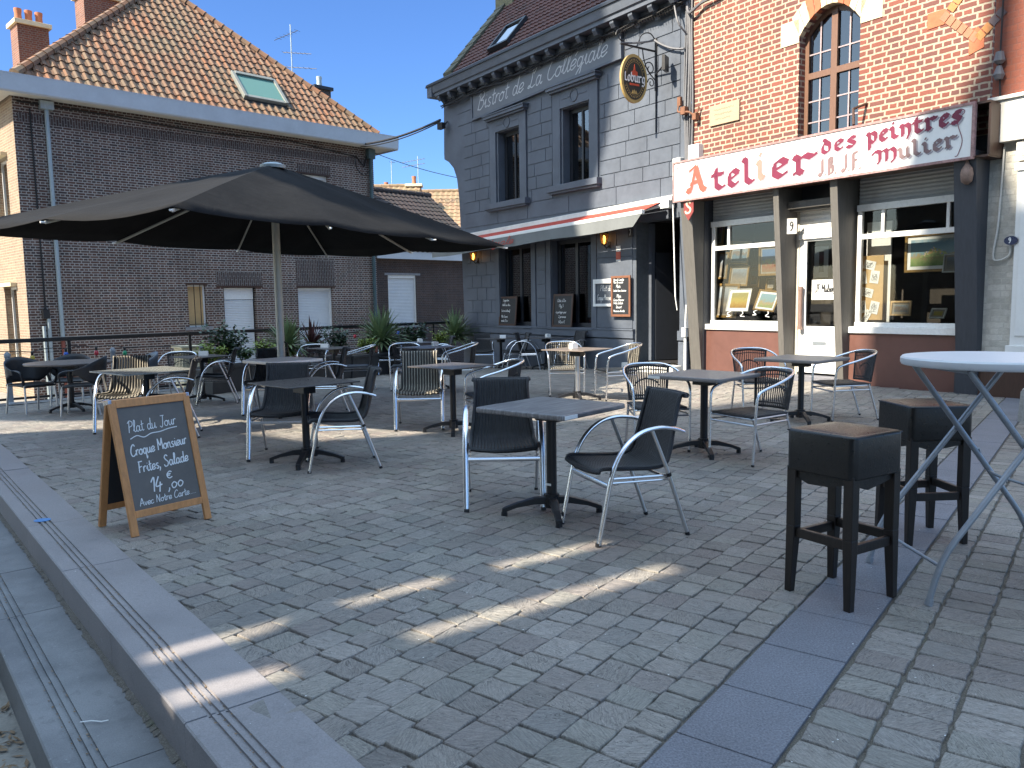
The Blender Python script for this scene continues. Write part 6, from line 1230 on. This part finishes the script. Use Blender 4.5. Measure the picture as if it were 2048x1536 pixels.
def plastic_chair(name, label, mat):
    t = thing(name, label, 'chair'); m = MB()
    def sh_(u, v):                                           # wraparound back and arms
        a = (u - .5) * 3.9; k = max(0, math.cos(a * .62)); top = .63 + .20 * k ** 2.2; bot = .45 if abs(a) < 1.0 else .45 + min((abs(a) - 1.0) * .19, .13)
        x = .285 * math.sin(max(-1.75, min(1.75, a))) * (1.0 + .03 * v); y = .02 + .27 * math.cos(a) * (1 if abs(a) < 1.57 else .9); return V((x, y + .03 * v * k, bot + (top - bot) * v))
    m.grid(sh_, 36, 6); o = m.build('back', mat, t, smooth=60); s_ = o.modifiers.new('thick', 'SOLIDIFY'); s_.thickness = .016
    m = MB(); m.grid(lambda u, v: ((u - .5) * .47, -.24 + .46 * v, .44 - .012 * math.sin(u * 3.14) * math.sin(v * 3.14) - .02 * (1 - v) ** 6), 12, 12); o = m.build('seat', mat, t, smooth=60); s_ = o.modifiers.new('thick', 'SOLIDIFY'); s_.thickness = .03
    for s in (-1, 1):
        m = MB(); m.tube(spline([(.26 * s, -.03, .645), (.278 * s, -.16, .64), (.27 * s, -.235, .60), (.25 * s, -.235, .50), (.235 * s, -.22, .43)]), .022, 8, ry=.010, up=(1, 0, 0)); m.build('arm', mat, t, smooth=60)
        for y0, y1 in ((-.22, -.25), (.18, .25)): m = MB(); m.tube([(.24 * s, y1, 0), (.225 * s, y0, .43)], .014, 8); m.build('leg', m_alub, t, smooth=50)
    return t
def put(proto, first, x, y, deg, label, group):
    o = proto if not first.get(proto.name) else copy_tree(proto); first[proto.name] = 1
    o.location = (x, y, gz(x, y)); o.rotation_euler = (0, 0, rad(deg)); o['label'] = label; o['group'] = group; return o
CA = arch_chair('arched_armchair', '', m_wbl); CB = arch_chair('arched_armchair', '', m_wbe, 13, .007); CT = tub_chair('tube_armchair', '', m_wbl); CU = tub_chair('tube_armchair', '', m_wbe); CP = plastic_chair('plastic_armchair', '', m_plast); CQ = plastic_chair('plastic_armchair', '', m_plast2)
U_ = {}; gA, gT, gP = 'aluminium chairs with arched armrests', 'aluminium tube chairs with woven seats', 'dark plastic armchairs at the round table'
put(CA, U_, -.07, 5.62, 2, 'black woven arched armchair facing the camera behind the foreground wood grain table', gA)
put(CA, U_, .665, 4.85, -70, 'nearest black woven arched armchair, side on, right of the foreground wood grain table', gA)
put(CA, U_, -2.17, 7.5, 3, 'black woven arched armchair facing the camera at the dark table right of the sandwich board', gA)
put(CA, U_, -1.52, 6.98, -74, 'black woven arched armchair side on, right of the dark table near the sandwich board', gA)
put(CB, U_, -1.06, 9.12, 4, 'beige woven armchair with white legs facing the camera at the middle dark table', gA)
put(CB, U_, -4.55, 9.35, 8, 'beige striped woven armchair behind the sandwich board, at the grey green table', gA)
put(CA, U_, -3.78, 8.72, -72, 'black arched armchair just above the sandwich board corner, right of the grey green table', gA)
put(CA, U_, -4.62, 12.45, -74, 'black arched armchair side on before the first planter, right of its table', gA)
put(CA, U_, -3.30, 10.75, 2, 'black arched armchair behind the pale beige table beside the parasol pole', gA)
put(CA, U_, -2.48, 10.45, -74, 'arched armchair with brownish back side on, right of the pale beige table', gA)
put(CA, U_, -.72, 20.0, 4, 'far black arched armchair facing the camera, leftmost below the bistro windows', gA)
put(CA, U_, .10, 18.95, -78, 'far arched armchair side on facing left, between the two tables under the bistro windows', gA)
put(CA, U_, .42, 18.6, 80, 'far arched armchair side on facing right, left of the second table under the bistro windows', gA)
put(CA, U_, 1.32, 18.0, -60, 'far black arched armchair right of the second table under the bistro windows', gA)
put(CA, U_, -1.62, 17.9, -78, 'far black arched armchair with its back to the last planter', gA)
put(CA, U_, -2.85, 18.75, 5, 'far black arched armchair left of the table before the annex window shrub', gA)
put(CT, U_, 1.36, 7.58, 6, 'black woven tube chair facing the camera, left behind the thick grey table', gT)
put(CT, U_, 2.11, 6.98, -60, 'black woven tube chair turned left, right of the thick grey table', gT)
put(CT, U_, 3.0, 9.75, 4, 'black woven tube chair before the white shop door, behind the farthest right table', gT)
put(CT, U_, 3.86, 9.28, -84, 'black woven tube chair side on against the dark shop base, right of its table', gT)
put(CT, U_, -.22, 8.62, -74, 'black woven tube chair right of the middle dark table, partly hidden by the foreground chair', gT)
put(CU, U_, .80, 12.1, 4, 'greyish woven tube chair in sunlight facing the camera at the sunlit small table', gT)
put(CU, U_, 1.52, 11.5, -78, 'greyish woven tube chair in sunlight side on, right of the sunlit small table', gT)
put(CT, U_, -1.85, 13.9, 8, 'dark tube chair left of the table with a white holder before the large spiky plant', gT)
put(CT, U_, -.90, 13.35, -80, 'dark tube chair right of the table with a white holder before the large spiky plant', gT)
put(CT, U_, -3.95, 15.9, 6, 'dark tube chair before the purple spiky plant, left of its table', gT)
put(CT, U_, -2.78, 14.3, -78, 'dark tube chair right of the table with a white card, near the dark planter', gT)
put(CT, U_, -5.5, 13.15, 10, 'dark tube chair with bluish frame beyond the grey green table, left of the planter table', gT)
put(CP, U_, -7.22, 11.95, 62, 'dark plastic armchair with an open arm loop on the left of the round table', gP)
put(CP, U_, -6.12, 11.35, -72, 'dark plastic armchair with pale legs on the right of the round table', gP)
put(CQ, U_, -6.0, 12.75, -50, 'bluish grey plastic armchair behind the round table, near the red and green bulbs', gP)
put(CP, U_, -7.2, 13.0, 14, 'dark plastic armchair behind the round table, under the yellow bulb', gP)

def table(label, x, y, deg, top, size=.70, th=.012, zt=.735, colm=None, name='square_table', round_=False, deep=None):
    g = gz(x, y); t = thing(name, label, 'table', (x, y, g), rad(deg), 'cafe tables on the terrace'); h = size / 2
    m = MB()
    if round_: m.lathe([(h - .006, zt - th), (h, zt - th + .006), (h, zt - .006), (h - .006, zt)], 40); m.build('tabletop', top, t, smooth=40)
    else:
        h2 = (deep or size) / 2; c = .012 if th < .02 else .02; m.prism([(-h + c, -h2), (h - c, -h2), (h, -h2 + c), (h, h2 - c), (h - c, h2), (-h + c, h2), (-h, h2 - c), (-h, -h2 + c)], zt - th, zt, 'xy'); m.build('tabletop', top, t, bevel=.010 if th > .02 else .003)
    cm = colm or m_black
    m = MB(); m.lathe([(.034, .09), (.034, zt - .10)], 10); m.build('column', cm, t, smooth=40)
    m = MB(); m.box(-.09, .09, -.06, .06, zt - .10, zt - .03); m.box(-.16, .16, -.03, .03, zt - .035, zt - th); m.lathe([(.10, zt - .035), (.13, zt - th)], 16); m.build('tilt_bracket', m_black, t, bevel=.004)
    for k in range(4):
        a = k * math.pi / 2 + .78; d = V((math.cos(a), math.sin(a), 0)); q = V((-d.y, d.x, 0)); m = MB(); vs = []
        for r_, z0, z1, w_ in ((.02, .075, .125, .026), (.12, .075, .118, .024), (.24, .055, .085, .021), (.31, .03, .06, .02), (.335, .0, .05, .02)):
            for s, z in ((-1, z0), (1, z0), (1, z1), (-1, z1)): vs.append(d * r_ + q * (s * w_) + V((0, 0, z)))
        m.add(vs, [(i * 4 + j, i * 4 + (j + 1) % 4, i * 4 + 4 + (j + 1) % 4, i * 4 + 4 + j) for i in range(4) for j in range(4)] + [(3, 2, 1, 0), (16, 17, 18, 19)]); f = m.build('base_foot', m_black, t, bevel=.003)
        m = MB(); m.lathe([(.022, 0), (.02, .03)], 8, tuple(d * .32)); m.build('foot_pad', m_black, f)
    m = MB(); m.lathe([(.05, .05), (.05, .14)], 10); m.build('base_hub', m_black, t)
    return t
t1 = table('foreground square table with thick blue grey wood grain top', .255, 5.24, -40, m_wtop, .72, .035)
m = MB(); m.box(.360, .3635, -.34, -.21, .706, .729); m.build('paper_label', m_paper, t1); m = MB(); m.box(-.02, .02, -.036, -.0345, .2, .215); m.build('sticker', m_paper, t1)
table('square table with thin dark top near the sandwich board', -1.86, 7.12, -44, m_hpl, .72)
table('square table with thin dark top in the middle of the terrace, by the beige armchair', -.65, 8.72, -42, m_hpl, .70)
t4 = table('square table with thick plain grey top, left of the bar stools', 1.76, 7.28, -46, mk('plain_grey_top', (.19, .175, .17), .35, var=.05), .74, .035); m = MB(); m.box(-.36, -.23, -.3735, -.370, .704, .728); m.build('paper_label', m_paper, t4)
t5 = table('farthest right square table with thick grey brown top, in front of the white shop door', 3.3, 9.08, -48, mk('grey_brown_top', (.21, .19, .18), .35, var=.05), .78, .035)
t6 = table('small square table with thin brown top and silver column, standing in sunlight', .93, 11.3, -40, mk('brown_thin_top', (.20, .16, .135), .35, var=.06), .74, .012, .74, m_alub)
table('square table with thick pale beige top beside the parasol pole', -2.95, 10.3, -40, m_ltop, .74, .04, .74, m_alub)
table('square table with grey green top between the sandwich board and the round table', -4.02, 8.75, -40, m_hplg, .84, .014, .735)
t9 = table('square dark table with white card, before the first planter', -4.95, 12.75, -42, m_hpl, .72)
t10 = table('square dark table with white card, below the rounded dark shrub', -3.42, 15.4, -42, m_hpl, .74)
t11 = table('square dark table with small white holder, in front of the large spiky plant', -1.42, 13.75, -42, m_hpl, .80)
t12 = table('square dark table with small white holder, nearest the annex window', -2.2, 18.3, -42, m_hpl, .78)
t13 = table('long dark table with white card, left under the bistro windows', -.26, 19.75, -54, m_hpl, .70, deep=1.0)
t14 = table('square dark table with small white holder, right under the bistro windows', .80, 18.55, -54, m_hpl, .80)
table('large round dark table with grey rim at the left end of the terrace', -6.62, 11.95, 10, mk('round_brown_top', (.14, .115, .105), .35, var=.06), 1.2, .03, .74, name='round_table', round_=True)
def card(tb, label, kind, dx=0, dy=0, rz=.5):
    P = tb.location; z = P.z + (.742 if tb in (t6,) else .737)
    if kind == 'card': m = MB(); m.hexa([(-.075, -.03, 0), (.075, -.03, 0), (.075, .03, 0), (-.075, .03, 0)], [(-.075, -.003, .075), (.075, -.003, .075), (.075, .003, .075), (-.075, .003, .075)]); o = m.build('table_card', m_paper)
    else: m = MB(); m.prism([(-.05, 0), (.05, 0), (.05, .06), (.035, .08), (-.035, .08), (-.05, .06)], -.045, -.035); m.prism([(-.05, 0), (.05, 0), (.05, .06), (.035, .08), (-.035, .08), (-.05, .06)], .035, .045); m.box(-.045, .045, -.035, .035, .002, .062); o = m.build('napkin_holder', m_paper)
    tag(o, label, 'card' if kind == 'card' else 'napkin holder'); o.location = (P.x + dx, P.y + dy, z); o.rotation_euler.z = rz
card(t6, 'bright white napkin holder on the sunlit small table', 'n', -.05, .05); card(t9, 'white card on the dark table before the first planter', 'card', .0, .1, 0); card(t10, 'white card on the dark table below the rounded dark shrub', 'card', -.2, .1, 0); card(t11, 'white napkin holder on the dark table before the large spiky plant', 'n', .1, .1); card(t12, 'white napkin holder on the dark table nearest the annex window', 'n', .1, .1); card(t13, 'white card on the long table under the left bistro window', 'card', .05, .1, 0); card(t14, 'white napkin holder on the table under the right bistro window', 'n', .05, 0)
P = FB.M @ V((-3.6, -.9, 0)); 
# terracotta-and-cream box stack beyond the railing
q = ray(373, 690); P = V((q.x / q.y * 19.2, 19.2, 0)); m = MB(); m.box(-.22, .22, -.2, .2, -1, .30); m.box(-.27, .27, -.25, .25, .30, .37); m.box(-.22, .24, -.2, .2, .37, .44); m.box(-.27, .27, -.25, .25, .44, .49); o = tag(m.build('meter_cabinet', m_cream, bevel=.01), 'cream stone capped pillar beyond the railing, left of the planter shrubs', 'pillar'); o.location = (P.x, P.y, 0); o.rotation_euler.z = rad(50)

# bar stools
def stool(label, x, y, deg):
    t = thing('bar_stool', label, 'bar stool', (x, y, gz(x, y)), rad(deg), 'padded bar stools')
    m = MB(); h = .185
    def cush(u, v): return None
    m.prism([(-h + .02, -h), (h - .02, -h), (h, -h + .02), (h, h - .02), (h - .02, h), (-h + .02, h), (-h, h - .02), (-h, -h + .02)], .60, .80, 'xy')
    vs = [];
    s_ = m.build('seat', m_leather, t); b = s_.modifiers.new('bevel', 'BEVEL'); b.width = .024; b.segments = 4; b.limit_method = 'ANGLE'; b.angle_limit = rad(40)
    s_.data.shade_smooth(); s_.data.set_sharp_from_angle(angle=rad(60))
    m = MB(); m.grid(lambda u, v: ((u - .5) * .335, (v - .5) * .335, .7965 + .018 * (math.sin(u * math.pi) * math.sin(v * math.pi)) ** .5), 16, 16); m.build('top_cushion', m_leather, s_, smooth=80)
    m = MB()
    for a in range(4):
        p = [V((h - .006, -h + .006, .785)), V((h - .006, h - .006, .785))]
    loop = [(-h + .007, -h + .007), (h - .007, -h + .007), (h - .007, h - .007), (-h + .007, h - .007)]
    m.tube([(a, b_, .792) for a, b_ in loop], .0038, 6, closed=True); m.build('seam', m_leather, s_)
    for sx in (-1, 1):
        for sy in (-1, 1):
            m = MB(); x0, y0 = sx * (h - .031), sy * (h - .031); w0, w1 = .0245, .017; x1, y1 = sx * (h - .022), sy * (h - .022)
            m.hexa([(x1 - w1, y1 - w1, 0), (x1 + w1, y1 - w1, 0), (x1 + w1, y1 + w1, 0), (x1 - w1, y1 + w1, 0)], [(x0 - w0, y0 - w0, .33), (x0 + w0, y0 - w0, .33), (x0 + w0, y0 + w0, .33), (x0 - w0, y0 + w0, .33)])
            m.box(x0 - w0, x0 + w0, y0 - w0, y0 + w0, .33, .62); m.build('leg', m_wenge, t, bevel=.003)
    m = MB(); q = h - .031
    for s in (-1, 1): m.box(-q + .024, q - .024, s * q - .012, s * q + .012, .255, .300); m.box(s * q - .012, s * q + .012, -q + .024, q - .024, .275, .320)
    m.build('stretcher', m_wenge, t, bevel=.003)
    m = MB(); m.box(-q, q, -q, q, .57, .60)
    for s in (-1, 1):
        m.prism([(-q, .60), (-q, .575), (-.05, .545), (.05, .56), (q, .58), (q, .60)], s * q - .01, s * q + .01); m.prism([(-q, .60), (-q, .58), (-.04, .55), (.07, .545), (q, .575), (q, .60)], s * q - .01, s * q + .01, 'yz')
    m.build('torn_underside', m_leather, t)
    return t
stool('nearest padded black bar stool with dark wooden legs, standing on the granite band', 1.56, 3.72, 32)
stool('padded black bar stool with dark wooden legs, farther back behind the white bar table', 2.40, 4.62, 4)
# folding bar table
bt = thing('bar_table', 'tall round white folding bar table with crossed grey steel legs', 'bar table', (2.33, 3.86, 0))
m = MB(); m.lathe([(.37, 1.075), (.40, 1.08), (.405, 1.09), (.405, 1.112), (.398, 1.12), (.20, 1.121)], 56); m.build('tabletop', m_plwhite, bt, smooth=35)
fa = V((-.42, .30, 0)); fb2 = V((-.42, -.30, 0))
def frame_(name, x0, x1, yo, wid):
    m = MB()
    for s in (-1, 1): m.tube([(x0, s * wid, .012), (x0 * .93, s * wid, .13), (x0 * .875, s * wid, .20), (x0 * .80, s * wid, .262), (x0 * .70, s * wid, .325), (x1 * .50, s * wid * .94, 1.075)], .0145, 10)
    m.tube([(x0 * .88, -wid, .18), (x0 * .88, wid, .18)], .009, 8); m.tube([(x1 * .5, -wid * .94, 1.07), (x1 * .5, wid * .94, 1.07)], .012, 8); o = m.build(name, m_gsteel, bt, smooth=50)
    m = MB()
    for s in (-1, 1): m.tube([(x0, s * wid, 0), (x0 * .985, s * wid, .03)], .018, 8)
    m.build('foot_cap', m_gsteel, o)
frame_('leg_frame', -.43, .52, 0, .305); frame_('leg_frame', .43, -.52, 0, .272)
m = MB(); m.tube(spline([(.10, -.26, .62), (.16, -.26, .50), (.2, 0, .48), (.16, .26, .50), (.10, .26, .62)]), .008, 6); m.build('lock_bar', m_gsteel, bt, smooth=50)

# sandwich board
FL, FR = V((-2.375, 4.835, 0)), V((-2.045, 5.265, 0)); wd = (FR - FL); WB = wd.length; ang = math.atan2(wd.y, wd.x)
ab = thing('sandwich_board', 'orange wooden sandwich board with chalk menu of the day', 'sandwich board', (FL.x, FL.y, gz(FL.x, FL.y)), ang)
HB = .86; lean = rad(13.5)
def panel(front):
    M_ = Matrix.Rotation(-lean, 4, 'X') if front else Matrix.Translation((0, 2 * HB * math.sin(lean), 0)) @ Matrix.Rotation(lean, 4, 'X')
    m = MB(); m.X = M_; f = .045; d0, d1 = (-.024, 0) if front else (0, .024)
    m.box(0, f, d0, d1, 0, HB); m.box(WB - f, WB, d0, d1, 0, HB); m.box(f, WB - f, d0, d1, HB - .05, HB); m.box(f, WB - f, d0, d1, .11, .155); p = m.build('front_frame' if front else 'back_frame', m_wood, ab, bevel=.003)
    m = MB(); m.X = M_; m.box(f, WB - f, d0 * .6, d1 * .6 + (.0 if front else -.002), .155, HB - .05); b = m.build('board', m_board if front else m_bdboard, p)
    return M_, b
Mf, bdp = panel(True); panel(False)
m = MB(); m.X = Mf; rows_ = [("Plat du Jour", .095, .645, .062, .0048, .325, .10), ("Croque Monsieur", .085, .495, .060, .0070, .385, .14), ("Frites, Salade", .115, .385, .060, .0070, .345, .13), ("14", .17, .250, .078, .0085, .085, .08), ("€", .285, .318, .040, .007, .045, .05), (",00", .285, .250, .066, .0075, .11, .1), ("Avec Notre Carte.....", .085, .178, .040, .0045, .385, .06)]
for tx, x, z, s_, w_, fit, r_ in rows_: write(m, tx, x, z, s_ / 2 * (1.15), w_, -.0165, .12, .4, fit=fit, rot=r_ * .55)
ribbon(m, spline([V((.10, 0, .605)), V((.145, 0, .622)), V((.19, 0, .607)), V((.24, 0, .625)), V((.30, 0, .628)), V((.36, 0, .640)), V((.42, 0, .645))]), .006, -.0165)
m.build('chalk_writing', m_chalk, bdp)
m = MB(); m.X = Mf; m.box(.0, .02, -.024, .045, HB - .02, HB + .003); m.box(WB - .02, WB, -.024, .045, HB - .02, HB + .003); m.build('hinge', m_alub, ab)
m = MB(); P = G(85, 1042); m.add([(P.x + .055 * math.cos(k * .7), P.y + .05 * math.sin(k * .7), .0075) for k in range(9)], [tuple(range(9))]); tag(m.build('blue_paint_spot', mk('blue_paint', (.08, .22, .48), .6)), 'small blue paint spot on the kerb slab left of the sandwich board', 'paint mark')

# ================================================================== unseen shadow casters behind and left of the camera, outlines shaped for their shadows
CM = -16.0
def cpt(a, z, m_=CM): p = MV * m_ + NV * a; return V((p.x, p.y, z))
def cbox(mb, a0, a1, z0, z1, dep=7): mb.hexa([cpt(a0, z0), cpt(a1, z0), cpt(a1, z0, CM - dep), cpt(a0, z0, CM - dep)], [cpt(a0, z1), cpt(a1, z1), cpt(a1, z1, CM - dep), cpt(a0, z1, CM - dep)])
KH = (25 + CM) * math.tan(EL)                             # height offset from the -25 m reference plane
def cpoly(mb, pts, dep, CM=CM, KH=KH): 
    n = len(pts); vs = [cpt(a, h - KH, CM) for a, h in pts] + [cpt(a, h - KH, CM - dep) for a, h in pts]
    mb.add(vs, [tuple(range(n)), tuple(range(2 * n - 1, n - 1, -1))] + [(i, i + n, (i + 1) % n + n, (i + 1) % n) for i in range(n)])
t = thing('church', 'unseen pale stone church across the square, outline shaped for its shadow', 'church', cpt(0, -1)); t.location = (0, 0, 0)  # outline and opening shaped to place the shadows
m = MB()
cpoly(m, [(-22, 5), (2.4, 5), (2.4, 34.5), (-22, 34.5)], 6)
cpoly(m, [(4.3, 5), (11.2, 5), (11.15, 21.65), (10.8, 22.5), (9.3, 23.7), (8.1, 24.1), (7.8, 24.9), (7.7, 25.9), (7.35, 27.6), (7.35, 28.45), (7.6, 32.8), (7.15, 33.8), (6.86, 34.4), (6.6, 35.4), (6.0, 36.6), (5.85, 38.5), (5.5, 38.5), (5.65, 35.4), (5.4, 34.5), (4.3, 34.5)], .35); cpoly(m, [(4.35, 5), (6.6, 5), (6.6, 27), (4.35, 27)], 6)
cpoly(m, [(2.4, 5), (4.3, 5), (4.3, 21.2), (2.4, 21.2)], 6); cpoly(m, [(2.4, 25.4), (4.3, 25.4), (4.3, 34.5), (2.4, 34.5)], .3)
m.build('wall', m_church, t)  # faces of the unseen shadow caster
t = thing('shadow_blocker_mass', 'unseen stone mass added across the square to shade terrace and bistro', 'house'); m = MB()  # added unseen mass, edge cut to shape the shadow on terrace and bistro
cpoly(m, [(13.3, 5), (21.6, 5), (21.6, 45), (13.2, 45), (13.25, 38.5), (13.65, 36.8), (14.2, 35.4), (13.8, 33.9), (13.45, 32.6), (13.0, 32), (10.9, 30), (9.9, 28), (10.2, 27.2), (11.6, 26), (10.7, 24.3), (12.0, 22.6), (13.2, 21.7)], .35); cpoly(m, [(15.6, 5), (21.55, 5), (21.55, 44.5), (15.6, 44.5)], 7)
m.build('wall', m_church, t)  # faces of the added shadow blocker
t = thing('slit_light_blocker', 'unseen stone slab with two narrow slits, added to throw light streaks', 'wall'); m = MB(); C2 = -6.0; K2 = (25 + C2) * math.tan(EL)  # added unseen slab, slits shaped to let thin light streaks through
for poly in ([(1.9, 15), (4.8, 15), (4.8, 22.12), (1.9, 22.12)], [(1.9, 24.4), (4.8, 24.4), (4.8, 25.9), (1.9, 25.9)], [(1.9, 22.12), (2.93, 22.12), (2.95, 24.4), (1.9, 24.4)], [(3.06, 22.12), (3.34, 22.12), (3.50, 23.2), (3.50, 24.4), (3.08, 24.4)], [(3.47, 22.12), (4.8, 22.12), (4.8, 24.4), (3.61, 24.4), (3.61, 23.2)],
             [(2.85, 22.62), (3.3, 22.56), (3.7, 22.86), (2.95, 22.98)], [(3.3, 23.42), (3.75, 23.5), (3.75, 23.68), (3.3, 23.6)]): cpoly(m, poly, .12, C2, K2)
m.build('wall', m_church, t)  # faces of the added slit blocker
